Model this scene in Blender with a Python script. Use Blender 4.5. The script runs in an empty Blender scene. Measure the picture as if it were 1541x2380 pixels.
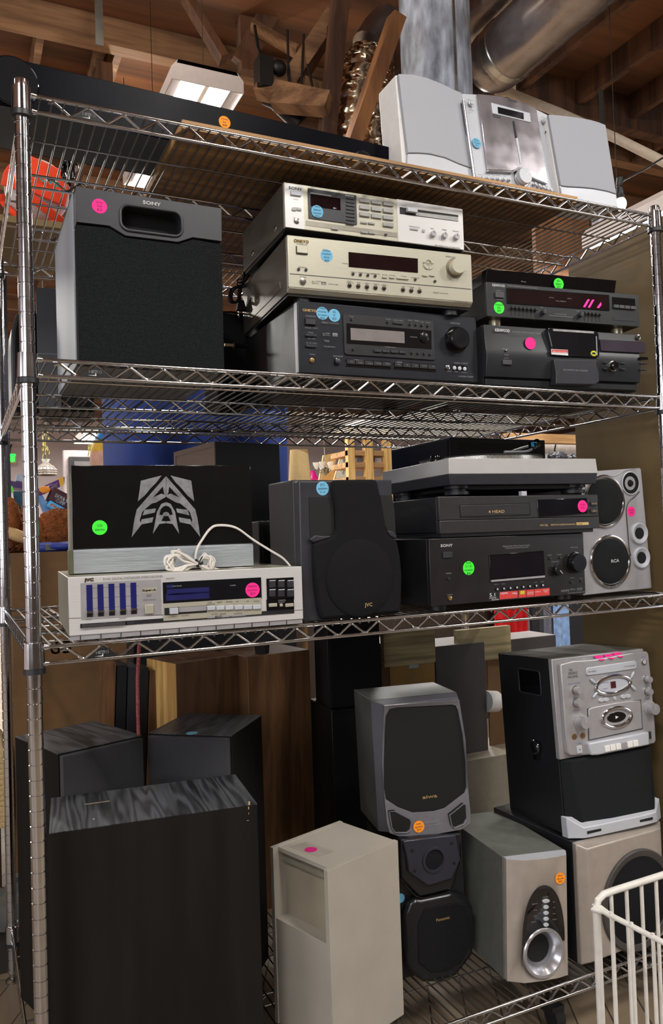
import bpy, bmesh, math, random
from mathutils import Vector, Matrix
random.seed(7)
U = .0254                      # every length below is in inches; U turns it into metres
PI = math.pi
COL = bpy.context.scene.collection
# ------------------------------------------------------------------ camera
CAM = Vector((-4.465, -56.599, 45.849))
YAW, PITCH, ROLL, FPX = -.44043, .02897, .03324, 1847.5
def rot(ax, a): return Matrix.Rotation(a, 3, ax)
CM = rot('Z', YAW) @ rot('X', PITCH) @ rot('Y', ROLL)      # columns: right, forward, up
def ray(px, py): return CM @ Vector(((px - 770.5) / FPX, 1, (1190 - py) / FPX))
def onz(px, py, z): r = ray(px, py); return CAM + r * ((z - CAM.z) / r.z)
def ony(px, py, y): r = ray(px, py); return CAM + r * ((y - CAM.y) / r.y)
def onx(px, py, x): r = ray(px, py); return CAM + r * ((x - CAM.x) / r.x)
cam = bpy.data.objects.new('camera', bpy.data.cameras.new('camera')); COL.objects.link(cam)
m4 = Matrix((CM.col[0], CM.col[2], -CM.col[1])).transposed().to_4x4(); m4.translation = CAM * U
cam.matrix_world = m4
cam.data.sensor_fit = 'VERTICAL'; cam.data.sensor_height = 24; cam.data.lens = FPX / 2380 * 24
cam.data.clip_start = .05; cam.data.clip_end = 200
sc = bpy.context.scene; sc.camera = cam
sc.view_settings.view_transform = 'Standard'; sc.view_settings.look = 'None'
sc.view_settings.gamma = 1; sc.view_settings.exposure = .35
# ------------------------------------------------------------------ materials
def lin(c): return [((v / 255) / 12.92 if v / 255 <= .04045 else ((v / 255 + .055) / 1.055) ** 2.4) for v in c]
MATS = {}
def mat(name, rgb, rough=.5, metal=0, var=.12, scale=40, bump=0, bscale=None, coat=0, emit=0, aniso=None, spec=.5, trans=0, ecol=None, rvar=.08):
    m = bpy.data.materials.new(name); m.use_nodes = True; nt = m.node_tree; N = nt.nodes; Lk = nt.links
    b = N['Principled BSDF']; c = lin(rgb)
    tc = N.new('ShaderNodeTexCoord'); mp = N.new('ShaderNodeMapping')
    Lk.new(tc.outputs['Object'], mp.inputs[0])
    if aniso: mp.inputs['Scale'].default_value = aniso
    nz = N.new('ShaderNodeTexNoise'); nz.inputs['Scale'].default_value = scale; nz.inputs['Detail'].default_value = 4
    Lk.new(mp.outputs[0], nz.inputs['Vector'])
    rp = N.new('ShaderNodeValToRGB'); e = rp.color_ramp.elements
    e[0].position = .3; e[1].position = .7
    e[0].color = [max(0, v * (1 - var)) for v in c] + [1]; e[1].color = [min(1, v * (1 + var)) for v in c] + [1]
    Lk.new(nz.outputs['Fac'], rp.inputs[0]); Lk.new(rp.outputs[0], b.inputs['Base Color'])
    mr = N.new('ShaderNodeMapRange'); mr.inputs['To Min'].default_value = max(0.02, rough - rvar); mr.inputs['To Max'].default_value = min(1, rough + rvar)
    Lk.new(nz.outputs['Fac'], mr.inputs['Value']); Lk.new(mr.outputs[0], b.inputs['Roughness'])
    b.inputs['Metallic'].default_value = metal; b.inputs['Specular IOR Level'].default_value = spec
    b.inputs['Coat Weight'].default_value = coat; b.inputs['Coat Roughness'].default_value = .06
    b.inputs['Transmission Weight'].default_value = trans
    if bump:
        n2 = N.new('ShaderNodeTexNoise'); n2.inputs['Scale'].default_value = bscale or scale * 5; Lk.new(mp.outputs[0], n2.inputs['Vector'])
        bp = N.new('ShaderNodeBump'); bp.inputs['Strength'].default_value = bump; bp.inputs['Distance'].default_value = .002
        Lk.new(n2.outputs['Fac'], bp.inputs['Height']); Lk.new(bp.outputs[0], b.inputs['Normal'])
    if emit:
        b.inputs['Emission Strength'].default_value = emit; b.inputs['Emission Color'].default_value = (lin(ecol) if ecol else c) + [1]
    MATS[name] = m; return m
def woodmat(name, ca, cb, scale=1, rough=.45, axis='Z', bands=60, dist=6, ply=False):
    m = bpy.data.materials.new(name); m.use_nodes = True; nt = m.node_tree; N = nt.nodes; Lk = nt.links; b = N['Principled BSDF']
    tc = N.new('ShaderNodeTexCoord'); mp = N.new('ShaderNodeMapping'); Lk.new(tc.outputs['Object'], mp.inputs[0])
    st = {'Z': (1, 1, .08), 'X': (.08, 1, 1), 'Y': (1, .08, 1)}[axis]
    mp.inputs['Scale'].default_value = [s * scale for s in st]
    nz = N.new('ShaderNodeTexNoise'); nz.inputs['Scale'].default_value = dist; nz.inputs['Detail'].default_value = 3; Lk.new(mp.outputs[0], nz.inputs['Vector'])
    ml = N.new('ShaderNodeMath'); ml.operation = 'MULTIPLY'; ml.inputs[1].default_value = bands; Lk.new(nz.outputs['Fac'], ml.inputs[0])
    sn = N.new('ShaderNodeMath'); sn.operation = 'SINE'; Lk.new(ml.outputs[0], sn.inputs[0])
    fine = N.new('ShaderNodeTexNoise'); fine.inputs['Scale'].default_value = 90; Lk.new(mp.outputs[0], fine.inputs['Vector'])
    ad = N.new('ShaderNodeMath'); ad.operation = 'MULTIPLY_ADD'; Lk.new(sn.outputs[0], ad.inputs[0]); ad.inputs[1].default_value = .3; Lk.new(fine.outputs['Fac'], ad.inputs[2])
    rp = N.new('ShaderNodeValToRGB'); rp.color_ramp.elements[0].position = .15; rp.color_ramp.elements[1].position = .85
    rp.color_ramp.elements[0].color = lin(ca) + [1]; rp.color_ramp.elements[1].color = lin(cb) + [1]
    Lk.new(ad.outputs[0], rp.inputs[0]); Lk.new(rp.outputs[0], b.inputs['Base Color'])
    b.inputs['Roughness'].default_value = rough
    MATS[name] = m; return m
def fabricmat(name, rgb, sc_=900, rough=.95, bump=.6, var=.35):
    m = mat(name, rgb, rough=rough, var=var, scale=sc_, bump=bump, bscale=sc_, spec=.15, rvar=.02); return m

chrome = mat('chrome_plate', (205, 205, 208), .13, 1, .05, 60, rvar=.05)
chrome_dull = mat('dull_chrome', (175, 172, 165), .24, 1, .1, 60)
wire_m = mat('mat_wire_chrome', (118, 114, 106), .48, 1, .1, 60)
blk = mat('black_plastic', (27, 28, 31), .42, 0, .12, 80, bump=.05, bscale=2500)
blk2 = mat('charcoal_plastic', (42, 43, 48), .42, 0, .08, 60, bump=.05, bscale=2500)
blk_gloss = mat('gloss_black', (12, 12, 15), .1, 0, .2, 30, coat=.6)
blk_metal = mat('black_sheet_metal', (30, 30, 32), .38, .3, .25, 25)
blk_deep = mat('deep_black', (7, 7, 8), .6, 0, .2, 50)
cloth_blk = fabricmat('black_grille_cloth', (30, 32, 33))
foam = fabricmat('coarse_black_foam', (25, 28, 28), sc_=420, bump=.9, var=.5)
cloth_dk = fabricmat('dark_grille_cloth', (26, 26, 28), var=.2)
silver = mat('silver_paint', (176, 177, 180), .33, .55, .05, 50)
silver_w = mat('champagne_aluminium', (192, 188, 170), .34, .45, .04, 30, aniso=(1, 1, 30))
silver_c = mat('brushed_silver', (212, 210, 208), .34, .3, .05, 30, aniso=(1, 1, 40))
silver_l = mat('light_silver_plastic', (186, 189, 196), .4, .15, .03, 30)
silver_k = mat('satin_silver_plastic', (170, 168, 170), .35, .4, .05, 40)
gold_silver = mat('warm_silver_plastic', (172, 162, 152), .38, .35, .06, 40)
grey_cab = mat('grey_vinyl', (140, 146, 154), .55, 0, .08, 300)
vin_dk = mat('grey_green_vinyl', (100, 102, 96), .5, .1, .15, 40, bump=.1, bscale=600)
mirror = mat('mirror_door', (165, 160, 165), .2, .9, .12, 25)
glass_red = mat('dark_red_window', (26, 8, 10), .12, 0, .2, 20, coat=.5)
glass_dk = mat('dark_window', (14, 16, 22), .1, 0, .2, 20, coat=.5)
white_ink = mat('white_ink', (225, 225, 225), .6, 0, .02)
gray_ink = mat('grey_ink', (140, 140, 142), .6, 0, .02)
dark_ink = mat('dark_ink', (60, 58, 58), .6, 0, .02)
gold_ink = mat('gold_ink', (214, 180, 120), .45, .2, .05)
pink = mat('pink_paper', (255, 30, 140), .7, 0, .03); green = mat('green_paper', (60, 245, 50), .7, 0, .03)
blue_s = mat('blue_paper', (110, 180, 215), .7, 0, .03); orange_s = mat('orange_paper', (255, 150, 20), .7, 0, .03)
pen = mat('pen_ink', (40, 30, 50), .7, 0, .02)
white_pl = mat('white_plastic', (225, 224, 220), .45, 0, .04)
white_coat = mat('white_wire_coating', (218, 214, 206), .4, 0, .06, 60)
rubber = mat('rubber', (20, 20, 20), .8, 0, .1)
blue_fader = mat('blue_slot', (20, 23, 92), .35, 0, .1)
red_lbl = mat('red_label', (205, 60, 55), .5, 0, .05)
red_glow = mat('red_segments', (255, 20, 90), .5, emit=3.2, ecol=(255, 15, 95))
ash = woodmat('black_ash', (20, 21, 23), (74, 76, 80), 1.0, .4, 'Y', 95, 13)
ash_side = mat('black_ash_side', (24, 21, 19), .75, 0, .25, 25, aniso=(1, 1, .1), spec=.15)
walnut = woodmat('walnut_veneer', (84, 57, 34), (112, 78, 47), 2.2, .5, 'Z', 40, 5)
pine = woodmat('pine', (180, 138, 74), (222, 180, 110), 1.5, .6, 'Z', 50, 5)
pine_x = woodmat('pine_board', (150, 112, 66), (196, 150, 98), 1.2, .6, 'X', 50, 5)
pine_old = woodmat('weathered_pine', (120, 108, 78), (165, 150, 112), 1.5, .7, 'X', 50, 6)
chip = mat('hardboard', (108, 78, 44), .7, 0, .12, 25)
olive = mat('olive_board', (112, 92, 58), .65, 0, .1, 12)
off_white = mat('off_white_laminate', (164, 157, 145), .5, 0, .05, 12, bump=.03, bscale=300)
cardb = mat('cardboard', (120, 100, 64), .8, 0, .08, 20)
# ------------------------------------------------------------------ mesh builder
class MB:
    def __init__(s): s.bm = bmesh.new()
    def face(s, pts):
        try: return s.bm.faces.new([s.bm.verts.new(p) for p in pts])
        except ValueError: return None
    def box(s, x0, x1, y0, y1, z0, z1):
        if x0 > x1: x0, x1 = x1, x0
        if y0 > y1: y0, y1 = y1, y0
        if z0 > z1: z0, z1 = z1, z0
        v = [s.bm.verts.new((x, y, z)) for z in (z0, z1) for y in (y0, y1) for x in (x0, x1)]
        for f in ((0, 2, 3, 1), (4, 5, 7, 6), (0, 1, 5, 4), (2, 6, 7, 3), (0, 4, 6, 2), (1, 3, 7, 5)):
            s.bm.faces.new([v[i] for i in f])
        return s
    def hexa(s, p):            # 8 corners: bottom 4 (ccw), top 4 (ccw)
        v = [s.bm.verts.new(q) for q in p]
        for f in ((3, 2, 1, 0), (4, 5, 6, 7), (0, 1, 5, 4), (1, 2, 6, 5), (2, 3, 7, 6), (3, 0, 4, 7)): s.bm.faces.new([v[i] for i in f])
        return s
    def prism(s, pts, t0, t1, plane='xz'):
        f = {'xz': lambda a, b, t: (a, t, b), 'xy': lambda a, b, t: (a, b, t), 'yz': lambda a, b, t: (t, a, b)}[plane]
        A = [s.bm.verts.new(f(a, b, t0)) for a, b in pts]; B = [s.bm.verts.new(f(a, b, t1)) for a, b in pts]
        n = len(pts)
        s.bm.faces.new(A[::-1]); s.bm.faces.new(B)
        for i in range(n): s.bm.faces.new([A[i], A[(i + 1) % n], B[(i + 1) % n], B[i]])
        return s
    def loft(s, rings, cap=True, closed=True):
        R = [[s.bm.verts.new(p) for p in r] for r in rings]
        n = len(R[0])
        for a, b in zip(R[:-1], R[1:]):
            for i in range(n if closed else n - 1):
                s.bm.faces.new([a[i], a[(i + 1) % n], b[(i + 1) % n], b[i]])
        if cap: s.bm.faces.new(R[0][::-1]); s.bm.faces.new(R[-1])
        return s
    def lathe(s, prof, p0, ax, n=28, cap=True, sx=1, sz=1):   # prof: (r, t) along ax from p0
        ax = Vector(ax).normalized(); p0 = Vector(p0)
        if abs(ax.y) > .9: u, w = Vector((1, 0, 0)), Vector((0, 0, 1))
        elif abs(ax.z) > .9: u, w = Vector((1, 0, 0)), Vector((0, 1, 0))
        else:
            u = ax.orthogonal().normalized(); w = ax.cross(u)
        rings = [[p0 + ax * t + u * (r * sx * math.cos(2 * PI * i / n)) + w * (r * sz * math.sin(2 * PI * i / n)) for i in range(n)] for r, t in prof]
        return s.loft(rings, cap)
    def cyl(s, p0, p1, r, r2=None, n=20):
        p0, p1 = Vector(p0), Vector(p1); d = p1 - p0
        return s.lathe([(r, 0), (r if r2 is None else r2, d.length)], p0, d, n)
    def tube(s, pts, r, n=8, closed=False):
        pts = [Vector(p) for p in pts]; N_ = len(pts); rings = []; u = None
        for i, p in enumerate(pts):
            a = pts[(i - 1) % N_] if (closed or i) else p; b = pts[(i + 1) % N_] if (closed or i < N_ - 1) else p
            t = (b - a).normalized()
            if u is None: u = t.orthogonal().normalized()
            u = (u - t * u.dot(t)); u = u.normalized() if u.length > 1e-6 else t.orthogonal().normalized()
            w = t.cross(u); rr = r[i] if isinstance(r, (list, tuple)) else r
            rings.append([p + (u * math.cos(2 * PI * k / n) + w * math.sin(2 * PI * k / n)) * rr for k in range(n)])
        if closed: rings.append(rings[0]); return s.loft_closed(rings)
        return s.loft(rings)
    def loft_closed(s, rings):
        R = [[s.bm.verts.new(p) for p in r] for r in rings[:-1]]; n = len(R[0]); m = len(R)
        for j in range(m):
            for i in range(n): s.bm.faces.new([R[j][i], R[j][(i + 1) % n], R[(j + 1) % m][(i + 1) % n], R[(j + 1) % m][i]])
        return s
    def sphere(s, c, rx, ry=None, rz=None, n=16, fn=None, rotm=None):
        ry = rx if ry is None else ry; rz = rx if rz is None else rz; c = Vector(c); rings = []
        for j in range(1, n):
            th = PI * j / n
            rings.append([Vector((math.sin(th) * math.cos(2 * PI * i / (2 * n)), math.sin(th) * math.sin(2 * PI * i / (2 * n)), -math.cos(th))) for i in range(2 * n)])
        def tf(v):
            k = fn(v) if fn else 1
            q = Vector((v.x * rx * k, v.y * ry * k, v.z * rz * k))
            return c + (rotm @ q if rotm else q)
        R = [[s.bm.verts.new(tf(v)) for v in r] for r in rings]
        for a, b in zip(R[:-1], R[1:]):
            for i in range(2 * n): s.bm.faces.new([a[i], a[(i + 1) % (2 * n)], b[(i + 1) % (2 * n)], b[i]])
        bt = s.bm.verts.new(tf(Vector((0, 0, -1)))); tp = s.bm.verts.new(tf(Vector((0, 0, 1))))
        for i in range(2 * n):
            s.bm.faces.new([bt, R[0][(i + 1) % (2 * n)], R[0][i]]); s.bm.faces.new([tp, R[-1][i], R[-1][(i + 1) % (2 * n)]])
        return s
    def frame(s, outer, inner, y0, y1, cen, yi=None, extra=96):   # plate in xz with a hole; both outlines star-shaped about cen
        cx, cz = cen
        def hit(poly, a):
            best = None
            for i in range(len(poly)):
                (x1, z1), (x2, z2) = poly[i], poly[(i + 1) % len(poly)]
                dx, dz = x2 - x1, z2 - z1; ca, sa = math.cos(a), math.sin(a)
                det = ca * (-dz) + sa * dx
                if abs(det) < 1e-12: continue
                t = ((x1 - cx) * (-dz) + (z1 - cz) * dx) / det; q = (ca * (z1 - cz) - sa * (x1 - cx)) / det
                if t > 0 and -1e-6 <= q <= 1 + 1e-6 and (best is None or t > best): best = t
            return (cx + (best or .01) * math.cos(a), cz + (best or .01) * math.sin(a))
        ang = sorted(set([round(2 * PI * i / extra, 5) for i in range(extra)] + [round(math.atan2(z - cz, x - cx) % (2 * PI), 5) for x, z in list(outer) + list(inner)]))
        O = [hit(outer, a) for a in ang]; I = [hit(inner, a) for a in ang]; n = len(ang)
        yi = y0 if yi is None else yi
        f = lambda P, y: [s.bm.verts.new((x, y, z)) for x, z in P]
        of, inf, ob, ib = f(O, y0), f(I, yi), f(O, y1), f(I, y1)
        for i in range(n):
            j = (i + 1) % n
            for q in ([of[i], of[j], inf[j], inf[i]], [inf[i], inf[j], ib[j], ib[i]], [of[j], of[i], ob[i], ob[j]], [ob[j], ob[i], ib[i], ib[j]]):
                try: s.bm.faces.new(q)
                except ValueError: pass
        return s
    def build(s, name, m, parent=None, smooth=True, bevel=0, label=None, world=None):
        bm = s.bm
        if world: bmesh.ops.transform(bm, matrix=world, verts=bm.verts)
        bmesh.ops.recalc_face_normals(bm, faces=bm.faces)
        bmesh.ops.scale(bm, vec=(U, U, U), verts=bm.verts)
        me = bpy.data.meshes.new(name); bm.to_mesh(me); bm.free()
        if smooth:
            me.polygons.foreach_set('use_smooth', [True] * len(me.polygons))
            try: me.set_sharp_from_angle(angle=.6)
            except Exception: pass
        me.materials.append(m)
        o = bpy.data.objects.new(name, me); COL.objects.link(o)
        if parent is not None: o.parent = parent
        if label: o['label'] = label
        if bevel:
            bv = o.modifiers.new('edge', 'BEVEL'); bv.width = bevel * U; bv.segments = 2; bv.limit_method = 'ANGLE'; bv.angle_limit = .6
        return o
def tag(o, label, cat, group=None, kind=None):
    if kind == 'structure': o['kind'] = kind; return o
    if label: o['label'] = label
    if cat: o['category'] = cat
    if group: o['group'] = group
    if kind: o['kind'] = kind
    return o
def rr(x0, x1, z0, z1, r, n=5):
    if x0 > x1: x0, x1 = x1, x0
    if z0 > z1: z0, z1 = z1, z0
    r = min(r, (x1 - x0) / 2.01, (z1 - z0) / 2.01); P = []
    for cx, cz, a0 in ((x1 - r, z1 - r, 0), (x0 + r, z1 - r, 90), (x0 + r, z0 + r, 180), (x1 - r, z0 + r, 270)):
        for k in range(n + 1):
            a = math.radians(a0 + 90 * k / n); P.append((cx + r * math.cos(a), cz + r * math.sin(a)))
    return P
def ell(cx, cz, rx, rz, n=40, a0=0): return [(cx + rx * math.cos(a0 + 2 * PI * i / n), cz + rz * math.sin(a0 + 2 * PI * i / n)) for i in range(n)]
TCACHE = {}
def textmesh(s_):
    if s_ in TCACHE: return TCACHE[s_]
    cu = bpy.data.curves.new('t', 'FONT'); cu.body = s_; cu.size = 1; cu.resolution_u = 2
    o = bpy.data.objects.new('t', cu); COL.objects.link(o)
    bpy.context.view_layer.update()
    me = bpy.data.meshes.new_from_object(o.evaluated_get(bpy.context.evaluated_depsgraph_get()))
    V = [(v.co.x, v.co.y) for v in me.vertices]; F = [tuple(p.vertices) for p in me.polygons]
    bpy.data.objects.remove(o); bpy.data.curves.remove(cu); bpy.data.meshes.remove(me)
    xs = [v[0] for v in V] or [0, 1]; x0, x1 = min(xs), max(xs)
    TCACHE[s_] = ([((x - x0), y) for x, y in V], F, max(1e-6, x1 - x0)); return TCACHE[s_]
def put_text(mb, s_, a, ux, uz, w, h, off, bold=0):       # a origin, ux/uz unit vectors, w total width, h cap height
    V, F, tw = textmesh(s_); k = (w / tw) if w else h / .7; kz = h / .7
    for dx, dz in ([(0, 0)] + ([(bold, 0), (-bold, 0), (0, bold), (0, -bold)] if bold else [])):
        vs = [mb.bm.verts.new(Vector(a) + Vector(ux) * (x * k + dx) + Vector(uz) * (y * kz + dz) + Vector(off) * (1 + .02 * (dx != 0 or dz != 0))) for x, y in V]
        for f in F:
            try: mb.bm.faces.new([vs[i] for i in f])
            except ValueError: pass
def cut(o, cutter):
    bmesh.ops.recalc_face_normals(cutter.bm, faces=cutter.bm.faces)
    c = cutter.build('cutter', blk); c.parent = o.parent
    md = o.modifiers.new('cut', 'BOOLEAN'); md.operation = 'DIFFERENCE'; md.object = c; md.solver = 'EXACT'
    bpy.context.view_layer.update()
    me = bpy.data.meshes.new_from_object(o.evaluated_get(bpy.context.evaluated_depsgraph_get()))
    o.modifiers.clear(); o.data = me
    bpy.data.objects.remove(c)
    return o
class Thing:
    def __init__(s, name, label, cat, x, y, z, yaw=0, tilt=0, roll=0, group=None):
        s.R = rot('Z', math.radians(yaw)) @ rot('X', math.radians(tilt)) @ rot('Y', math.radians(roll))
        s.o = bpy.data.objects.new(name, None); COL.objects.link(s.o); s.o.empty_display_size = .05
        s.p = Vector((x, y, z)); m = s.R.to_4x4(); m.translation = s.p * U; s.o.matrix_world = m
        tag(s.o, label, cat, group); s.tile(0, 0, 1); s.labs = []
    def tile(s, ox, oy, k): s.t = (ox, oy, k); return s
    def _r(s, a, b):
        px, py = s.t[0] + a * s.t[2], s.t[1] + b * s.t[2]
        Ri = s.R.transposed(); return Ri @ (CAM - s.p), Ri @ ray(px, py)
    def q(s, a, b, y=0): c, d = s._r(a, b); k = (y - c.y) / d.y; p = c + d * k; return (p.x, p.z)
    def qz(s, a, b, z): c, d = s._r(a, b); k = (z - c.z) / d.z; p = c + d * k; return (p.x, p.y)
    def qx(s, a, b, x): c, d = s._r(a, b); k = (x - c.x) / d.x; p = c + d * k; return (p.y, p.z)
    def part(s, name, mb, m, parent=None, label=None, bevel=0, smooth=True): return mb.build(name, m, parent or s.o, smooth, bevel, label)
    def poly(s, name, pts, m, y0=0, y1=None, parent=None, label=None, bevel=0, ref=None):
        P = [s.q(a, b, y0 if ref is None else ref) for a, b in pts]
        return s.part(name, MB().prism(P, y0, y0 + .1 if y1 is None else y1), m, parent, label, bevel)
    def rect(s, a0, b0, a1, b1, y=0):
        x0, z1 = s.q(a0, b0, y); x1, z0 = s.q(a1, b1, y); return x0, x1, z0, z1
    def btn(s, a0, b0, a1, b1, m, name='button', out=.08, back=0, r=.03, parent=None, label=None, bevel=0):
        x0, x1, z0, z1 = s.rect(a0, b0, a1, b1); return s.part(name, MB().prism(rr(x0, x1, z0, z1, r, 3), -out, back + .01), m, parent, label, bevel)
    def knob(s, a, b, r, m, out=.5, name='knob', taper=.92, parent=None, label=None, pointer=None, pa=45, y=0, n=32, skirt=None):
        x, z = s.q(a, b, y); mb = MB().lathe([(r, 0), (r, out * .85), (r * taper, out)], (x, y, z), (0, -1, 0), n)
        k = s.part(name, mb, m, parent, label)
        if skirt: s.part('knob_collar', MB().lathe([(skirt[0], -.02), (skirt[0], .1), (r, .12)], (x, y, z), (0, -1, 0), n), skirt[1], k)
        if pointer:
            an = math.radians(pa); c, d = math.cos(an), math.sin(an); w = r * .07
            P = [(x - d * w, z + c * w), (x + d * w, z - c * w), (x + c * r * .85 + d * w, z + d * r * .85 - c * w), (x + c * r * .85 - d * w, z + d * r * .85 + c * w)]
            s.part('knob_pointer', MB().prism(P, y - out - .02, y - out + .01), pointer, k)
        return k
    def ring(s, a, b, r, rt, m, name='ring', y=0, parent=None, label=None, sz=1, n=40, prof=None):
        x, z = s.q(a, b, y)
        pts = [(x + r * math.cos(2 * PI * i / n), y, z + r * sz * math.sin(2 * PI * i / n)) for i in range(n)]
        return s.part(name, MB().tube(pts, rt, 10, closed=True), m, parent, label)
    def disc(s, a, b, r, m, name='disc', y0=-.02, y1=.02, parent=None, label=None, sz=1, yq=0):
        x, z = s.q(a, b, yq); return s.part(name, MB().prism(ell(x, z, r, r * sz, 36), y0, y1), m, parent, label)
    def text(s, t, a, b, w_to, h, m, name='lettering', off=.02, y=0, parent=None, label=None, bold=0):   # (a,b) baseline left in tile px; w_to = tile x of right end or None
        x0, z0 = s.q(a, b, y); _, z1 = s.q(a, b - h, y)
        w = None
        if w_to: x1, _ = s.q(w_to, b, y); w = x1 - x0
        mb = MB(); put_text(mb, t, (x0, y, z0), (1, 0, 0), (0, 0, 1), w, z1 - z0, (0, -off, 0), bold)
        return s.part(name, mb, m, parent, label, smooth=False)
    def lab(s, t, a, b, h, w_to=None, y=0):
        x0, z0 = s.q(a, b, y); _, z1 = s.q(a, b - h, y); w = None
        if w_to: x1, _ = s.q(w_to, b, y); w = x1 - x0
        s.labs.append((t, x0, y, z0, w, z1 - z0))
    def flush(s, m, name='printed_legend', off=.015):
        mb = MB()
        for t, x, y, z, w, h in s.labs: put_text(mb, t, (x, y, z), (1, 0, 0), (0, 0, 1), w, h, (0, -off, 0))
        s.labs = []; return s.part(name, mb, m, smooth=False)
    def sticker(s, a, b, m, colname, lines, r=.53, y=0, yoff=0, rz=0, ang=0):
        x, z = s.q(a, b, y - yoff)
        yy = y - yoff
        st = s.part('price_sticker', MB().prism(ell(x, z, r, r, 32), yy - .02, yy + .005), m, None, 'round %s price sticker' % colname)
        mb = MB(); n = len(lines)
        c, d = math.cos(ang), math.sin(ang)
        for i, t in enumerate(lines):
            V, F, tw = textmesh(t); h = r * .34; w = min(r * 1.45, tw * h / .7)
            zz = (n / 2 - i - .8) * r * .52
            put_text(mb, t, (x - w / 2 * c - zz * d, yy, z + zz * c - w / 2 * d), (c, 0, d), (-d, 0, c), w, h, (0, -.03, 0))
        s.part('handwriting', mb, pen, st, smooth=False)
        return st
# ------------------------------------------------------------------ the wire shelving unit
LX, DY = 58.76, 35.4
ZS = [76.49, 58.357, 38.977, 5.418]           # top rod height of each shelf
SF = [z + .13 for z in ZS]                    # surface things stand on
unit = bpy.data.objects.new('wire_shelving_unit', None); COL.objects.link(unit)
tag(unit, 'chrome wire shelving unit with four shelves holding stereo equipment', 'shelving')
def post_prof():
    P = [(.46, .9), (.5, .95)]
    k = 1.4
    while k < 77.2:
        P += [(.5, k - .065), (.44, k - .04), (.44, k + .04), (.5, k + .065)]; k += 1
    P += [(.5, 77.3), (.46, 77.4)]; return P
for x, y in ((0, 0), (LX, 0), (0, DY), (LX, DY)):
    p = MB().lathe(post_prof(), (x, y, 0), (0, 0, 1), 28).build('post', chrome, unit)
    MB().lathe([(.3, .3), (.3, 1), ], (x, y, 0), (0, 0, 1), 12).lathe([(.75, 0), (.75, .2), (.4, .4)], (x, y, 0), (0, 0, 1), 16).build('levelling_foot', chrome_dull, p)
    for z in ZS: MB().lathe([(.52, -1.72), (.72, -1.68), (.7, -1.32), (.52, -1.3)], (x, y, z), (0, 0, 1), 28).build('sleeve_clip', blk, p)
def wave(a, b, z0, z1, per, start, end, nrm, off):
    """zigzag wire between points a and b (2D), apexes up at start + k*per"""
    a, b = Vector((a[0], a[1], 0)), Vector((b[0], b[1], 0)); L = (b - a).length; d = (b - a) / L
    P = []; s = start - .35
    P.append((s, z1 - .12)); s = start; up = True
    while s < end + .01:
        z = z1 if up else z0; k = -1 if up else 1
        P += [(s - .16, z + k * .06), (s, z), (s + .16, z + k * .06)]; s += per / 2; up = not up
    return [tuple(a + d * t + Vector(nrm) * off + Vector((0, 0, z))) for t, z in P]
for zi, z in enumerate(ZS):
    m = MB()
    for y in (0, DY):
        m.cyl((.6, y, z), (LX - .6, y, z), .14, n=12); m.cyl((.6, y, z - 1.106), (LX - .6, y, z - 1.106), .14, n=12)
        m.tube(wave((0, y), (LX, y), z - .98, z - .2, 2.4, 2.01, LX - 1.2, (0, 0, 0), 0), .1, 8)
    for x in (0, LX):
        m.cyl((x, .6, z), (x, DY - .6, z), .14, n=12); m.cyl((x, .6, z - 1.106), (x, DY - .6, z - 1.106), .14, n=12)
        m.tube(wave((x, 0), (x, DY), z - .98, z - .2, 2.4, 2.0, DY - 1.2, (0, 0, 0), 0), .1, 8)
    for f in (1 / 3, 2 / 3):
        m.cyl((.1, DY * f, z - .29), (LX - .1, DY * f, z - .29), .11, n=10); m.cyl((1.4, DY * f, z - 1.3), (LX - 1.4, DY * f, z - 1.3), .11, n=10)
        m.tube(wave((0, DY * f), (LX, DY * f), z - 1.2, z - .4, 2.4, 3.1, LX - 1.6, (0, 0, 0), 0), .085, 6)
    for f in (1 / 6, .5, 5 / 6): m.cyl((.05, DY * f, z - .28), (LX - .05, DY * f, z - .28), .09, n=8)
    sh = m.build('shelf', chrome, unit)
    w = MB(); x = 1.21
    while x < LX - .5:
        w.tube([(x, -.17, z - .2), (x, -.05, z - .13), (x, .5, z - .06), (x, DY - .5, z - .06), (x, DY + .05, z - .13), (x, DY + .17, z - .2)], .075, 6); x += .797
    w.build('mat_wires', wire_m, sh)
    for x, y in ((0, 0), (LX, 0), (0, DY), (LX, DY)):
        c = MB().lathe([(.54, .38), (.64, .36), (.7, -1.3), (.55, -1.32)], (x, y, z), (0, 0, 1), 28)
        for dx, dy in ((1 if x == 0 else -1, 0), (0, 1 if y == 0 else -1)):
            for zz in (z, z - 1.106):
                c.cyl((x + dx * .5, y + dy * .5, zz), (x + dx * .95, y + dy * .95, zz), .24, .16, 12)
        c.build('corner_collar', chrome, sh)
    if zi < 3:
        b = MB().prism([(3.3, z - 1.0), (4.25, z - .38), (4.41, z - .34), (4.57, z - .38), (5.5, z - 1.0)], -.1, -.05)
        bo = b.build('name_badge', blk_deep, sh)
        t = MB(); put_text(t, 'METRO', (3.98, -.1, z - .74), (1, 0, 0), (0, 0, 1), .86, .2, (0, -.02, 0), .006)
        t.prism([(3.9, z - .9), (4.4, z - .87), (4.38, z - .76), (4.44, z - .76), (4.46, z - .93)], -.125, -.11)
        t.build('lettering', white_ink, bo)
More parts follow.
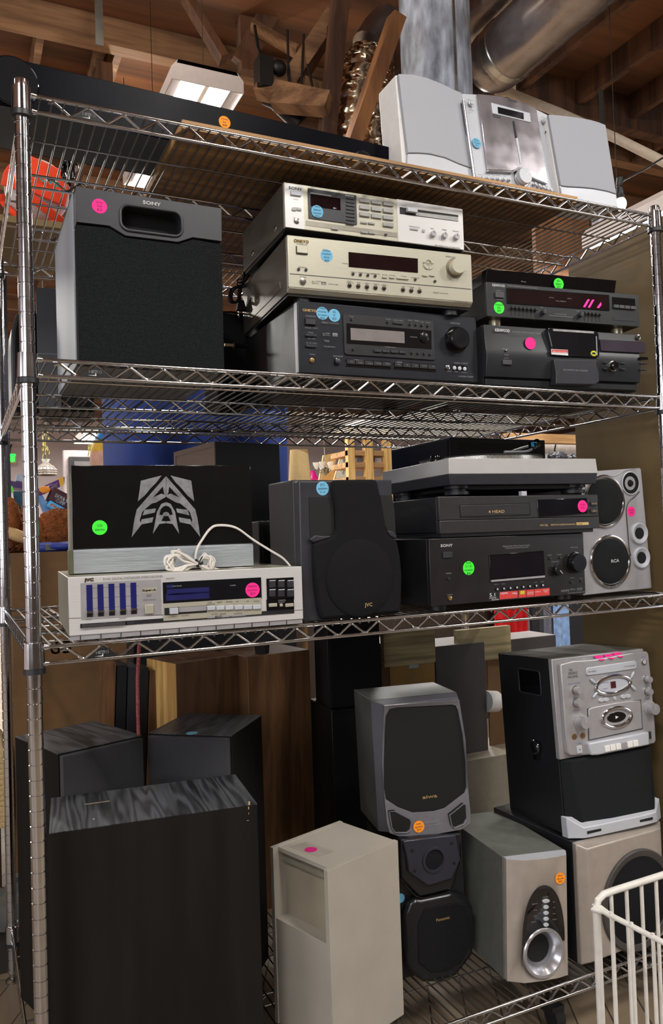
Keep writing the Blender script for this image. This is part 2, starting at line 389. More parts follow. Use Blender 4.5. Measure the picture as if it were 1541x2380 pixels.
# ------------------------------------------------------------------ the building
ply = woodmat('roof_plywood', (78, 47, 26), (124, 78, 44), .18, .7, 'X', 40, 4)
lumber = woodmat('lumber', (96, 66, 42), (146, 108, 74), .5, .75, 'X', 40, 5)
lumber_d = woodmat('dark_lumber', (64, 40, 26), (104, 68, 42), .5, .75, 'Z', 40, 5)
lumber_o = woodmat('orange_lumber', (104, 64, 32), (146, 96, 50), .5, .7, 'Z', 40, 5)
plaster = mat('painted_plaster', (222, 208, 208), .9, 0, .05, 3)
def struct(name, mb, m, parent=None): o = mb.build(name, m, parent); (tag(o, None, None, kind='structure') if parent is None else None); return o
# floor: planks
fm = bpy.data.materials.new('floor_planks'); fm.use_nodes = True; nt = fm.node_tree; N = nt.nodes; Lk = nt.links; bs = N['Principled BSDF']
tc = N.new('ShaderNodeTexCoord'); mp = N.new('ShaderNodeMapping'); mp.inputs['Rotation'].default_value = (0, 0, math.radians(118)); Lk.new(tc.outputs['Object'], mp.inputs[0])
bk = N.new('ShaderNodeTexBrick'); bk.inputs['Scale'].default_value = 1; bk.inputs['Brick Width'].default_value = 1.6; bk.inputs['Row Height'].default_value = .085; bk.inputs['Mortar Size'].default_value = .0022
bk.inputs['Color1'].default_value = lin((126, 110, 90)) + [1]; bk.inputs['Color2'].default_value = lin((106, 92, 76)) + [1]; bk.inputs['Mortar'].default_value = lin((60, 50, 42)) + [1]
Lk.new(mp.outputs[0], bk.inputs['Vector'])
nz = N.new('ShaderNodeTexNoise'); nz.inputs['Scale'].default_value = 6; nz.inputs['Detail'].default_value = 6; Lk.new(mp.outputs[0], nz.inputs['Vector'])
mx = N.new('ShaderNodeMix'); mx.data_type = 'RGBA'; mx.blend_type = 'MULTIPLY'; mx.inputs[0].default_value = .6
Lk.new(bk.outputs['Color'], mx.inputs[6]); Lk.new(nz.outputs['Fac'], mx.inputs[7]); Lk.new(mx.outputs[2], bs.inputs['Base Color']); bs.inputs['Roughness'].default_value = .55
gain = N.new('ShaderNodeMix'); gain.data_type = 'RGBA'; gain.blend_type = 'ADD'; gain.inputs[0].default_value = .35
Lk.new(mx.outputs[2], gain.inputs[6]); Lk.new(bk.outputs['Color'], gain.inputs[7]); Lk.new(gain.outputs[2], bs.inputs['Base Color'])
RX0, RX1, RY0, RY1, HC = -260, 760, -170, 820, 176
struct('floor', MB().box(RX0, RX1, RY0, RY1, -4, 0), fm)
struct('ceiling', MB().box(RX0, RX1, RY0, RY1, HC, HC + 3), ply)
struct('wall_back', MB().box(RX0, RX1, RY1, RY1 + 6, 0, HC), plaster)
lw = MB()  # unseen opening added in this wall to brighten the post reflections
for y0_, y1_, z0_, z1_ in ((RY0, -130, 0, HC), (-130, 10, 0, 30), (-130, 10, 130, HC), (10, RY1, 0, HC)): lw.box(RX0 - 6, RX0, y0_, y1_, z0_, z1_)
struct('wall_left', lw, plaster)
struct('wall_right', MB().box(RX1, RX1 + 6, RY0, RY1, 0, HC), plaster)
fw = MB()  # unseen openings added so bright sky streaks the chrome posts
for x0_, x1_, z0_, z1_ in ((RX0, -230, 0, HC), (-230, -60, 0, 36), (-230, -60, 136, HC), (-60, 235, 0, HC), (235, 430, 0, 36), (235, 430, 126, HC), (430, RX1, 0, HC)): fw.box(x0_, x1_, RY0 - 6, RY0, z0_, z1_)
struct('wall_front', fw, mat('shop_front_wall', (64, 52, 44), .8, 0, .2, 1.5))
for i_, (x0_, x1_) in enumerate(((-230, -60), (235, 430))):  # bars across the two added openings
    f_ = MB()
    for k__ in range(5): xx = x0_ + (x1_ - x0_) * k__ / 4; f_.box(xx - 1.5, xx + 1.5, RY0 - 5, RY0 - 2, 36, 126)
    f_.box(x0_, x1_, RY0 - 5, RY0 - 2, 36, 39).box(x0_, x1_, RY0 - 5, RY0 - 2, 123, 126)
    wo = f_.build('window_%d' % (i_ + 1), lampw_ if False else white_pl); tag(wo, None, None, kind='structure')
# roof timbers, each its own trim piece
n_ = [0]
def trim(mb, m): n_[0] += 1; return struct('trim_%d' % n_[0], mb, m)
trim(MB().box(RX0, RX1, 140, 144, HC - 7, HC), lumber)                       # long beam over the shelf
for x in (141, 162, 183, 206, 230, 256):
    trim(MB().box(x - 1, x + 1, RY0, 140, HC - 7, HC), lumber_d)
trim(MB().box(100, RX1, 118, 122, HC - 10, HC), lumber_d)
for a, b in ((92, 90), (232, 128), (270, 135)):
    p = onz(a, b, HC - 5); trim(MB().box(p.x - .9, p.x + .9, 144, 172, HC - 6, HC), lumber)
for yy in (172, 230, 300, 380, 470, 570, 680): trim(MB().box(RX0, RX1, yy, yy + 3.5, HC - 8, HC), lumber)
for xx in (-320, -180, -60, 30, 250, 420, 560): trim(MB().box(xx, xx + 3.5, 146, RY1, HC - 14, HC - 8), lumber_d)
def timber(a, b, w, m, d=3.5):
    a, b = Vector(a), Vector(b); ax = (b - a).normalized(); u = ax.cross(Vector((0, 1, 0))).normalized() * w / 2; v = ax.cross(u).normalized() * d / 2
    return MB().hexa([a - u - v, a + u - v, a + u + v, a - u + v, b - u - v, b + u - v, b + u + v, b - u + v])
def atd(px, py, dist): r = ray(px, py); return CAM + r * dist          # point at forward distance dist (inches)
def T2(p, q, d0, w, m, d1=None): return trim(timber(atd(*p, d0), atd(*q, d1 or d0), w, m), m)
T2((922, 40), (815, 345), 150, 2.6, lumber_o, 150)
T2((792, -10), (758, 330), 175, 3.2, lumber_d)
T2((640, 232), (765, 242), 176, 4.2, lumber, 172)
T2((600, 205), (755, 238), 178, 3.6, lumber, 174)
T2((770, 35), (650, 215), 180, 3.4, lumber, 180)
T2((800, 10), (690, 200), 186, 3, lumber_d, 186)
T2((640, 0), (560, 150), 200, 5, lumber_d)
T2((570, 40), (575, 170), 200, 4, lumber_d)
T2((430, -10), (520, 140), 190, 2, lumber_d)
T2((720, 345), (745, 200), 182, 9, lumber, 182)
T2((585, 60), (690, 120), 196, 1.2, lumber)
# ------------------------------------------------------------------ ducts, pipes
galv = mat('galvanised_steel', (190, 202, 220), .36, .2, .45, 26, aniso=(1, 1, .3), bump=.15, bscale=14, rvar=.15)
galv2 = mat('rolled_steel_duct', (150, 140, 136), .26, .85, .3, 6, bump=.2, bscale=9, rvar=.12)
foil = mat('crinkled_foil', (222, 200, 172), .2, 1, .15, 12, bump=.7, bscale=18)
def duct(name, label, a, b, r, m, rings=(), cap=True):
    a, b = Vector(a), Vector(b); t = bpy.data.objects.new(name, None); COL.objects.link(t); tag(t, label, 'duct')
    L = (b - a).length; ax = (b - a).normalized()
    MB().lathe([(r, 0), (r, L)], a, ax, 48).build('duct_body', m, t)
    for k in rings:
        MB().lathe([(r, k - 1), (r * 1.03, k - .8), (r * 1.03, k + .8), (r, k + 1)], a, ax, 48).build('joint_band', chrome_dull, t)
    u = ax.orthogonal().normalized()
    return t
top = atd(1002, -160, 162); bot = atd(1005, 250, 162)
d1 = duct('vertical_duct', 'mottled galvanised vertical duct rising behind the silver mini stereo', (top.x, top.y, HC - .5), (top.x, top.y, bot.z - 8), 7.1, galv)
MB().box(top.x - .6, top.x - .1, top.y - 7.35, top.y - 6.9, bot.z - 8, HC - .5).build('seam', chrome_dull, d1)
e = atd(1160, 135, 168)
big = duct('round_duct', 'large round steel duct running under the roof above the mini stereo', (e.x, e.y, e.z), (e.x, -60, e.z), 6.4, galv2, (3, 62, 120))
MB().lathe([(6.4, 0), (6.2, 2), (5.4, 4), (4, 5.6), (2, 6.6), (.2, 7)], e, (-.45, .85, -.25), 40).build('elbow', galv2, big)
e2 = atd(1095, 60, 182)
d3 = duct('round_duct', 'narrower steel duct parallel to and left of the large round duct', (e2.x, e2.y, e2.z), (e2.x, -60, e2.z), 4.6, galv2, (40,))
e3 = atd(1112, 190, 176); MB().box(e3.x - 9, e3.x + 3, e3.y, e3.y + 10, e3.z - 3.5, e3.z + 3.5).build('transition_box', galv2, d1)
e4 = atd(905, 340, 200); tb = MB().hexa([e4 + Vector(q) for q in ((-7, 0, -14), (9, 0, -14), (9, 10, -14), (-7, 10, -14), (-1, 0, 18), (9, 0, 18), (9, 10, 18), (-1, 10, 18))]).build('sheet_metal_plenum', galv2)
tag(tb, 'dull sheet metal plenum between foil duct and silver stereo', 'duct')
ft = bpy.data.objects.new('foil_duct', None); COL.objects.link(ft); tag(ft, 'crinkled foil flexible duct hanging behind the diagonal timber', 'duct')
def crinkle(pts, rad, seed):
    rnd = random.Random(seed); mb = MB(); n = 26; rings = []; N_ = 70
    for i in range(N_ + 1):
        t = i / N_; k = t * (len(pts) - 1); j = min(int(k), len(pts) - 2); f = k - j
        p = Vector(pts[j]).lerp(Vector(pts[j + 1]), f); rr_ = rad[j] * (1 - f) + rad[j + 1] * f
        rings.append([p + Vector((math.cos(2 * PI * q / n), math.sin(2 * PI * q / n), 0)) * rr_ * (1 + rnd.uniform(-.045, .045) + .03 * math.sin(i * .9 + q)) + Vector((0, 0, rnd.uniform(-.3, .3))) for q in range(n)])
    return mb.loft(rings)
crinkle([atd(852, 118, 182), atd(836, 150, 182), atd(815, 240, 182), atd(800, 350, 182)], [3.8, 4.2, 4.4, 3.6], 3).build('foil_sleeve', foil, ft)
crinkle([atd(880, 150, 190), atd(878, 230, 190), atd(862, 350, 190)], [3.6, 3.4, 3.0], 5).build('foil_sleeve', foil, ft)
MB().tube([atd(905, 45, 186), atd(880, 75, 185), atd(855, 110, 183)], [4, 4.2, 3.9], 24).build('elbow', galv2, ft)
pv = mat('white_pipe', (206, 192, 172), .5, 0, .08)
pp = MB().tube([atd(1100, 188, 185), atd(1135, 201, 185), atd(1150, 206, 185), atd(1163, 218, 185), atd(1180, 214, 184), atd(1300, 262, 176), atd(1440, 325, 168), atd(1560, 385, 162)], 1.0, 12)
pp.cyl(atd(1192, 190, 184), atd(1192, 222, 184), .7); tag(pp.build('white_pipe', pv), 'thin white pipe crossing under the roof behind the mini stereo', 'pipe')
whp = mat('white_painted_tube', (225, 220, 228), .35, 0, .03)
pp = MB().tube([atd(-40, 293, 200), atd(190, 338, 205), atd(300, 360, 208), atd(440, 388, 212)], 1.9, 16); tag(pp.build('white_tube', whp), 'shiny white tube under the roof seen through the top shelf', 'pipe')
def simple(name, label, cat, mb, m, group=None, **k): o = mb.build(name, m, **k); tag(o, label, cat, group); return o
strapm = mat('zinc_strap', (70, 68, 64), .4, .8, .1)
simple('metal_strap', 'bent metal strap hanging from the roof above the black speaker bar', 'strap', MB().box(*(lambda p: (p.x - .8, p.x + .8, p.y, p.y + .15, p.z, HC))(atd(232, 105, 160))), strapm)
simple('metal_strap', 'thin metal strap hanging from the roof right of the mini stereo', 'strap', MB().box(*(lambda p: (p.x - .5, p.x + .5, p.y, p.y + .15, p.z - 9, p.z))(atd(1397, 208, 150))), strapm)
blkm = mat('black_painted_steel', (24, 22, 22), .5, .3, .1)
k = bpy.data.objects.new('ceiling_speaker', None); COL.objects.link(k); tag(k, 'small black spotlight on a bracket under the roof behind the lamp', 'spotlight')
a = atd(620, 160, 175); MB().box(a.x - 1.6, a.x + 1.6, a.y, a.y + 4, a.z - 3.6, a.z + 3.2).build('housing', blkm, k)
MB().sphere(a + Vector((3.2, 1, 1.4)), 1.8).build('lamp_head', blkm, k); MB().tube([a + Vector((0, 2, 3)), atd(600, 110, 178), atd(592, 60, 182)], .35).build('bracket', blkm, k)
k.name = 'spotlight'
simple('black_pipe', 'short black flue pipe slanting under the roof timbers', 'pipe', MB().tube([atd(612, 228, 180), atd(640, 236, 180), atd(700, 290, 180)], [1.4, 1.8, 2.1], 16), blkm)
for i, (p, q) in enumerate((((668, 70), (674, 250)), ((706, 80), (700, 215)), ((715, 150), (727, 205)), ((762, 60), (748, 290)))):
    simple('hanging_rod', 'thin dark rod hanging among the roof timbers', 'rod', MB().cyl(atd(*p, 178), atd(*q, 178), .3 if i < 3 else .15, n=8), blkm, 'dark rods hanging among the timbers')
# ------------------------------------------------------------------ lamps
louv = mat('lamp_reflector', (230, 230, 232), .2, .9, .05); lampw = mat('lamp_housing', (196, 184, 178), .5, 0, .04)
glow = mat('lamp_tube_glow', (255, 252, 245), .5, emit=26)
def fixture(label, x, y, z, L=48, W=14, group=None, drop=True):
    t = bpy.data.objects.new('hanging_lamp', None); COL.objects.link(t); t.location = (x * U, y * U, z * U); tag(t, label, 'ceiling lamp', group)
    end = [(-W / 2, 0), (-W / 2, 2.4), (-W / 2 + 1.3, 3.9), (W / 2 - 1.3, 3.9), (W / 2, 2.4), (W / 2, 0)]
    MB().prism([(-W / 2 + 1, 3.2), (-W / 2 + 1.3, 3.9), (W / 2 - 1.3, 3.9), (W / 2 - 1, 3.2)], 0, L).prism(end, 0, .2).prism(end, L - .2, L).prism([(-W / 2, 0), (-W / 2, 2.4), (-W / 2 + 1.3, 3.9), (-W / 2 + 1.1, 3.5), (-W / 2 + .15, 2.2), (-W / 2 + .15, 0)], .2, L - .2).prism([(W / 2, 0), (W / 2, 2.4), (W / 2 - 1.3, 3.9), (W / 2 - 1.1, 3.5), (W / 2 - .15, 2.2), (W / 2 - .15, 0)], .2, L - .2).build('housing', lampw, t)
    MB().prism([(-.4, .4), (0, 2.6), (.4, .4)], .3, L - .3).prism([(-W / 2 + 2.2, 1), (-W / 2 + .6, 3.1), (-W / 2 + 3, 3.1)], .3, L - .3).prism([(W / 2 - 2.2, 1), (W / 2 - 3, 3.1), (W / 2 - .6, 3.1)], .3, L - .3).build('reflector', louv, t)
    for dx in (-W / 4, W / 4): MB().box(dx - 1.25, dx + 1.25, .6, L - .6, .9, 1.7).build('tube', glow, t)
    if drop:
        for yy in (3, L - 3): MB().cyl((0, yy, 3.9), (0, yy, HC - z), .08, n=6).build('hanging_chain', strapm, t)
    return t
def area(x, y, z, sx, sy, pw, color=(1, .965, .92), rotx=0):
    l = bpy.data.lights.new('tube_light', 'AREA'); l.shape = 'RECTANGLE'; l.size = sx * U; l.size_y = sy * U; l.energy = pw; l.color = color
    o = bpy.data.objects.new('tube_light', l); COL.objects.link(o); o.location = (x * U, y * U, z * U); o.rotation_euler = (rotx, 0, 0); return o
pc_ = atd(1398, 480, 150); o = MB().box(pc_.x - .9, pc_.x + .9, pc_.y, pc_.y + 1.8, 0, pc_.z).build('steel_post', MATS['white_painted_tube']); tag(o, 'white square post behind right end of the top shelf', 'post')
pc_ = atd(1330, 520, 152); o = MB().box(pc_.x - 9, pc_.x + 4.2, pc_.y, pc_.y + 1, pc_.z - 12, pc_.z + 3).build('timber_board', lumber_o); tag(o, 'orange timber board left of the white post behind the top shelf', 'board')
p = atd(484, 176, 150); PWR = 1.0
fixture('white hanging fluorescent lamp with two lit tubes above the black speaker bar', p.x, p.y, p.z - 2)
area(p.x, p.y + 24, p.z - 2.4, 10, 46, 34 * PWR)
p = atd(1625, 492, 128)
fixture('glaring fluorescent lamp just right of the right front shelf post', p.x, p.y, p.z, 20, 12)
area(p.x, p.y + 10, p.z - .5, 9, 18, 16 * PWR)
for i, (x, y, lab) in enumerate(((-60, -100, 'a'), (50, -105, 'b'), (150, -110, 'c'))):
    fixture('fluorescent lamp over the aisle in front of the shelving', x, y - 24, 150, group='lamps over the aisle'); area(x, y, 149.5, 10, 46, 62 * PWR)
for i, (x, y) in enumerate(((60, 190), (-60, 230), (170, 220), (120, 330), (-10, 380), (260, 380), (330, 560), (180, 560), (30, 600), (-120, 480))):
    fixture('fluorescent lamp hanging far back in the store', x, y, 148, group='lamps far back in the store'); area(x, y + 24, 147.5, 12, 46, 140 * PWR)
# bare bulbs added to brighten the roof and ducts
for i, (x, y, z, e_) in enumerate(((-70, 60, 150, 19), (20, 75, 158, 19), (112, -32, 158, 34), (60, -40, 160, 22), (40, 165, 158, 18), (-60, 165, 150, 14))):
    t = bpy.data.objects.new('bare_bulb', None); COL.objects.link(t); t.location = (x * U, y * U, z * U); tag(t, 'added bare bulb on a cord, brightening the roof around the shelving', 'light bulb', 'added bare bulbs brightening the roof')
    MB().sphere((0, 0, 0), 1.1, 1.1, 1.4, 10).build('bulb', MATS['lamp_tube_glow'], t); MB().cyl((0, 0, 1.2), (0, 0, 2.8), .6).build('socket', blkm, t); MB().cyl((0, 0, 2.8), (0, 0, HC - z), .1, n=6).build('cord', blkm, t)
    l = bpy.data.lights.new('roof_fill_light', 'POINT'); l.energy = e_; l.shadow_soft_size = .045; l.color = (1, .9, .78); lo = bpy.data.objects.new('roof_fill_light', l); COL.objects.link(lo); lo.location = (x * U, y * U, (z - 2.2) * U)
w = bpy.data.worlds.new('World'); sc.world = w; w.use_nodes = True
w.node_tree.nodes['Background'].inputs[0].default_value = (.9, .93, 1, 1); w.node_tree.nodes['Background'].inputs[1].default_value = 3.0
# ------------------------------------------------------------------ shelf 2 : subwoofer
def body(T, w, d, h, m, y0=.3, name='cabinet', bevel=.05, label=None):
    return T.part(name, MB().box(0, w, y0, d, 0, h), m, bevel=bevel, label=label)
def feet(T, w, d, h, r=.7, m=rubber, xs=None):
    for fx in (xs or (1.6, w - 1.6)):
        for fy in (1.4, d - 1.6): T.part('foot', MB().cyl((fx, fy, -h), (fx, fy, .02), r, n=20), m)
T = Thing('subwoofer', 'black fronted subwoofer with grey side standing left on the second shelf', 'subwoofer', 3.45, 1.10, 58.6, -.5)
T.tile(120, 420, .27255); W, D_, H_ = 10.72, 13.5, 12.55
T.part('cabinet', MB().box(0, W, 1.4, D_, 0, H_), grey_cab, bevel=.04, label='light grey cabinet sides')
out = [T.q(a, b) for a, b in ((205, 45), (1450, 235), (1452, 515), (1205, 483), (1080, 523), (630, 468), (490, 383), (213, 350))]
x0, x1, z0, z1 = T.rect(585, 230, 1115, 450)
zc = T.q(850, 343)[1]; inn = rr(x0, x1, zc - .93, zc + .93, .62, 7)
T.part('top_moulding', MB().frame(out, inn, 0, 1.4, ((x0 + x1) / 2, zc)), blk2, bevel=.03, label='charcoal moulding with oblong port')
T.part('port_cavity', MB().prism(inn, 1.35, 1.38), blk_deep)
T.part('port_lip', MB().tube([(x, -.02, z) for x, z in rr(x0, x1, zc - .93, zc + .93, .62, 7)], .11, 10, closed=True), blk2)
gp = [T.q(a, b, .1) for a, b in ((213, 372), (490, 400), (630, 482), (1080, 537), (1205, 497), (1450, 540))]
gp += [(W - .02, .1), (0.08, .1)]
T.part('grille', MB().prism(gp, .12, 1.38), foam, bevel=.06, label='coarse black foam grille')
T.part('lower_trim', MB().prism([(0, 0), (W, 0), (W, .25), (0, .25)], .3, 1.4), blk)
T.text('SONY', 778, 197, 928, 27, white_ink, 'brand_badge', .04, bold=.018)
T.sticker(408, 217, pink, 'pink', ['Sony', 'Sub', '$29'], .53)
# ------------------------------------------------------------------ silver stereo receiver (top of the stack)
T = Thing('stereo_receiver', 'slim silver stereo receiver with keypad and slider, topmost of the middle stack', 'receiver', 19.96, 2.20, 70.87, -1.9)
T.tile(560, 410, .3504); W, D_, H_ = 16.96, 11.5, 3.69
body(T, W, D_, H_, mat('dark_woodgrain_vinyl', (78, 72, 62), .45, .2, .25, 18, aniso=(1, 1, 5)), .35, label='dark woodgrain metal cover')
T.part('faceplate', MB().box(0, W, 0, .36, 0, H_), silver_w, bevel=.03)
T.part('bottom_lip', MB().prism([(.1, 0), (.9, -.32), (D_ - .3, -.32), (D_ - .3, 0)], .1, W - .1, 'yz'), blk_metal)
feet(T, W, D_, .62, .65)
T.btn(287, 45, 420, 352, silver_c, 'left_panel', .05, r=.01)
T.btn(1032, 152, 1478, 488, silver_c, 'right_panel', .05, r=.01)
T.btn(430, 325, 1035, 375, mat('shaded_strip', (150, 145, 132), .35, .5, .05), 'lower_strip', .03, r=.01)
T.btn(326, 98, 396, 136, silver_l, 'power_button', .2, bevel=.02)
T.btn(442, 80, 768, 322, blk2, 'display_panel', .09, r=.03)
T.btn(458, 120, 658, 228, glass_red, 'display_window', .12, r=.02)
for i in range(8):
    bb = 150 + i * 23; T.btn(694, bb - 9 + i * .8, 752, bb + 9 + i * .8, blk, 'preset_button', .16, r=.05)
for r_ in range(4):
    for c in range(3):
        if r_ == 3 and c < 2: continue
        a = 784 + c * 78; bb = 145 + r_ * 46 + c * 11
        T.btn(a, bb, a + 68, bb + 36, mat('grey_key', (150, 150, 146), .4, .3) if 'grey_key' not in MATS else MATS['grey_key'], 'keypad_button', .16, bevel=.015)
for a, bb in ((791, 300), (842, 305)): T.btn(a, bb, a + 44, bb + 17, MATS['grey_key'], 'tuning_button', .12)
for a, bb in ((598, 338), (793, 362), (842, 366)): T.btn(a, bb, a + 46, bb + 20, MATS['grey_key'], 'button', .14)
T.btn(950, 382, 966, 396, blk, 'button', .14)
for a in (335, 368): T.btn(a, 214, a + 30, 232, MATS['grey_key'], 'speaker_button', .14)
T.knob(367, 298, .17, blk_deep, .02, 'headphone_jack', skirt=(.24, chrome_dull))
T.poly('volume_slot', [(1054, 203), (1442, 257), (1442, 300), (1054, 248)], blk_deep, -.07, -.02)
T.poly('slot_bevel', [(1160, 236), (1442, 270), (1442, 298), (1160, 258)], MATS['grey_key'], -.09, -.06)
T.btn(1092, 215, 1158, 250, silver_l, 'slider_knob', .4, bevel=.02)
T.btn(1118, 343, 1172, 362, silver_k, 'tape_button', .14); T.btn(1199, 353, 1216, 373, silver_k, 'button', .14)
for a, bb in ((1267, 388), (1343, 398), (1421, 407)): T.knob(a, bb, .26, silver_k, .4, pointer=dark_ink, pa=90)
T.lab('QUARTZ LOCK DIGITAL SYNTHESIZER', 456, 117, 8, 594); T.lab('PROGRAM TUNER', 688, 134, 8, 745); T.lab('STATION CALL', 465, 262, 8)
T.lab('88.5', 608, 218, 9); T.flush(white_ink, off=.14)
for t, a, bb, h, w2 in (('POWER', 344, 120, 8, 0), ('ON/OFF', 344, 156, 7, 0), ('A SPEAKERS B', 335, 210, 7, 0), ('PHONES', 345, 282, 8, 0), ('DIRECT STATION CALL', 800, 132, 8, 958), ('BASS', 1256, 350, 8, 0), ('TREBLE', 1330, 358, 8, 0), ('BALANCE', 1402, 367, 8, 0), ('TAPE MONITOR', 1110, 335, 8, 0), ('VOLUME', 1060, 196, 7, 0), ('FM STEREO/FM-AM RECEIVER', 1285, 462, 9, 1452)):
    T.lab(t, a, bb, h, w2 or None)
T.flush(dark_ink, off=.07)
T.text('SONY', 316, 84, 403, 18, dark_ink, 'brand_badge', .07, bold=.008)
T.sticker(506, 233, blue_s, 'blue', ['Sony', 'stereo', 'receiver', '$25'], .53, yoff=.13)
for a, bb in ((228, 345), (78, 510)):
    y, z = T.qx(a, bb, 0); T.part('cover_screw', MB().sphere((0, y, z), .08, .28, .28, 8), chrome_dull)
# ------------------------------------------------------------------ champagne receiver
T = Thing('audio_receiver', 'champagne silver receiver with round volume knob, middle of the central stack', 'receiver', 20.07, 2.14, 65.6, -4.3)
T.tile(560, 530, .3569); W, D_, H_ = 17.11, 14.4, 4.65
body(T, W, D_, H_, mat('bronze_metal', (112, 106, 98), .33, .75, .2, 6), .5, label='brushed bronze metal cover')
T.part('faceplate', MB().box(0, W, 0, .5, .35, H_).prism([(0, .35), (.5, .0), (.52, .35)], 0, W, 'yz'), silver_w, bevel=.08)
T.part('base_pan', MB().box(.1, W - .1, .55, D_ - .1, -.18, .02), blk_metal); feet(T, W, D_, .62, .7, blk)
for a, bb in ((256, 392), (72, 470)):
    y, z = T.qx(a, bb, 0) if True else (0, 0); T.part('cover_screw', MB().sphere((0, y, max(.5, z)), .05, .22, .22, 8), chrome_dull)
ys = [2.2, 12.4]
T.part('side_rib', MB().hexa([(-.05, ys[0], .75), (.05, ys[0], .75), (.05, ys[1], .75), (-.05, ys[1], .75), (-.05, ys[0], 1.5), (.05, ys[0], 1.5), (.05, ys[1], 1.5), (-.05, ys[1], 1.5)]), MATS['bronze_metal'], bevel=.04)
T.btn(357, 117, 435, 176, dark_ink, 'button_surround', .03, r=.02); T.btn(361, 121, 431, 171, silver_w, 'power_button', .2, bevel=.03)
T.poly('display_window', [(701, 156), (1152, 199), (1153, 291), (703, 252)], glass_red, -.04, .02)
T.poly('display_glass', [(708, 163), (1146, 204), (1147, 284), (710, 246)], glass_red, -.05, -.03)
for a, bb in ((375, 270), (423, 273), (729, 300), (777, 305), (825, 309), (873, 313), (1134, 336), (1262, 348)): T.knob(a, bb, .07, chrome, .12, 'button', skirt=(.12, dark_ink))
T.poly('seam', [(318, 295), (1500, 396), (1500, 401), (318, 300)], dark_ink, -.012, .01)
for a, bb in ((706, 375), (763, 379), (819, 384), (875, 389), (931, 393), (1054, 403), (1108, 408), (1162, 412)): T.knob(a, bb, .14, mat('smoked_button', (70, 58, 50), .2, .6) if 'smoked_button' not in MATS else MATS['smoked_button'], .16, 'selector_button', .6, skirt=(.18, dark_ink))
for a0, b0, a1, b1 in ((918, 312, 952, 328), (965, 314, 999, 330), (1012, 318, 1092, 338)): T.btn(a0, b0, a1, b1, silver_w, 'tuning_button', .12, r=.06)
for a in (1180, 1226): T.btn(a, 300, a + 36, 317, silver_w, 'preset_button', .12, r=.08)
x, z = T.q(1219, 235)
for k_ in range(4):
    a0 = math.radians(45 + 90 * k_ - 38); P = [(x + .50 * math.cos(a0 + math.radians(76) * i / 8), z + .50 * math.sin(a0 + math.radians(76) * i / 8)) for i in range(9)]
    P += [(x + .32 * math.cos(a0 + math.radians(76) * i / 8), z + .32 * math.sin(a0 + math.radians(76) * i / 8)) for i in range(8, -1, -1)]
    T.part('cursor_button', MB().prism(P, -.1, .01), silver_w, bevel=.015)
T.knob(1392, 262, .68, silver_w, .75, 'volume_knob', .95, skirt=(.86, mat('bronze_ring', (120, 112, 92), .35, .6)))
T.knob(402, 349, .13, blk_deep, .05, 'headphone_jack', skirt=(.27, chrome_dull))
for t, a, bb, h, w2 in (('STANDBY/ON', 362, 108, 9, 430), ('A SPEAKERS B', 372, 258, 8, 425), ('PHONES', 384, 322, 8, 0), ('MASTER VOLUME', 1332, 190, 10, 1395), ('DISPLAY', 715, 290, 8, 0), ('DIMMER', 764, 293, 7, 0), ('DIGITAL INPUT', 805, 297, 7, 0), ('SURROUND', 855, 300, 7, 0), ('MEMORY', 920, 308, 7, 0), ('FM MODE', 967, 311, 7, 0), ('TUNING', 1040, 318, 8, 0), ('SPEAKER A/B', 1108, 325, 7, 1160), ('INPUT', 695, 350, 7, 0), ('SELECTOR', 690, 358, 7, 0), ('DVD', 756, 360, 8, 0), ('VIDEO 1', 806, 364, 8, 0), ('VIDEO 2', 861, 369, 8, 0), ('VIDEO 3', 917, 374, 8, 0), ('TAPE', 1044, 385, 8, 0), ('TUNER', 1095, 389, 8, 0), ('CD', 1156, 393, 8, 0), ('VCR', 812, 410, 7, 0), ('STANDBY', 658, 234, 7, 0), ('LISTENING', 1203, 232, 7, 1235), ('MODE', 1209, 243, 7, 1230), ('AV RECEIVER TX-SR301', 1390, 487, 9, 1480), ('DOLBY', 486, 351, 9, 0), ('DIGITAL', 480, 364, 8, 508), ('CINEMA FILTER', 568, 368, 8, 632), ('WIDE RANGE AMPLIFIER', 1298, 428, 7, 1350), ('WRAT', 1250, 426, 11, 1292), ('D', 464, 364, 20, 478)):
    T.lab(t, a, bb, h, w2 or None)
T.flush(dark_ink)
T.btn(524, 350, 555, 371, dark_ink, 'format_logo', .012, r=.01); T.text('dts', 528, 367, 551, 13, white_ink, 'format_logo', .03)
T.text('ONKYO', 345, 92, 440, 20, mat('brass_letters', (140, 110, 50), .3, .8), 'brand_badge', .05, bold=.014)
T.sticker(558, 180, blue_s, 'blue', ['Onkyo', 'receiver', 'silver', '$49'], .53)
# ------------------------------------------------------------------ black receiver
T = Thing('audio_receiver', 'large black receiver with two blue price stickers at the bottom of the central stack', 'receiver', 20.97, 2.6, 58.98, -1.5)
T.tile(680, 690, .2855); W, D_, H_ = 17.38, 15.7, 6.14
body(T, W, D_, H_, blk_metal, .45, label='black sheet metal cover')
T.part('faceplate', MB().box(0, W, 0, .45, .15, H_), blk2 if False else mat('slate_black_face', (36, 38, 44), .35, .3, .06, 20), bevel=.09)
T.part('side_cheek', MB().box(-.1, .1, .1, .6, .2, H_ - .15), silver_k, bevel=.04); feet(T, W, D_, .4, .8, blk)
T.part('lower_recess', MB().prism([(.1, .15), (.5, -.1), (.5, .15)], .1, W - .1, 'yz'), blk)
P = [(412, 138), (1148, 190), (1165, 500), (1160, 516), (440, 470), (425, 455)]
T.poly('control_panel', P, blk, -.12, .05, bevel=.04)
T.poly('display_bezel', [(440, 215), (1130, 275), (1132, 425), (442, 378)], blk_gloss, -.15, -.1)
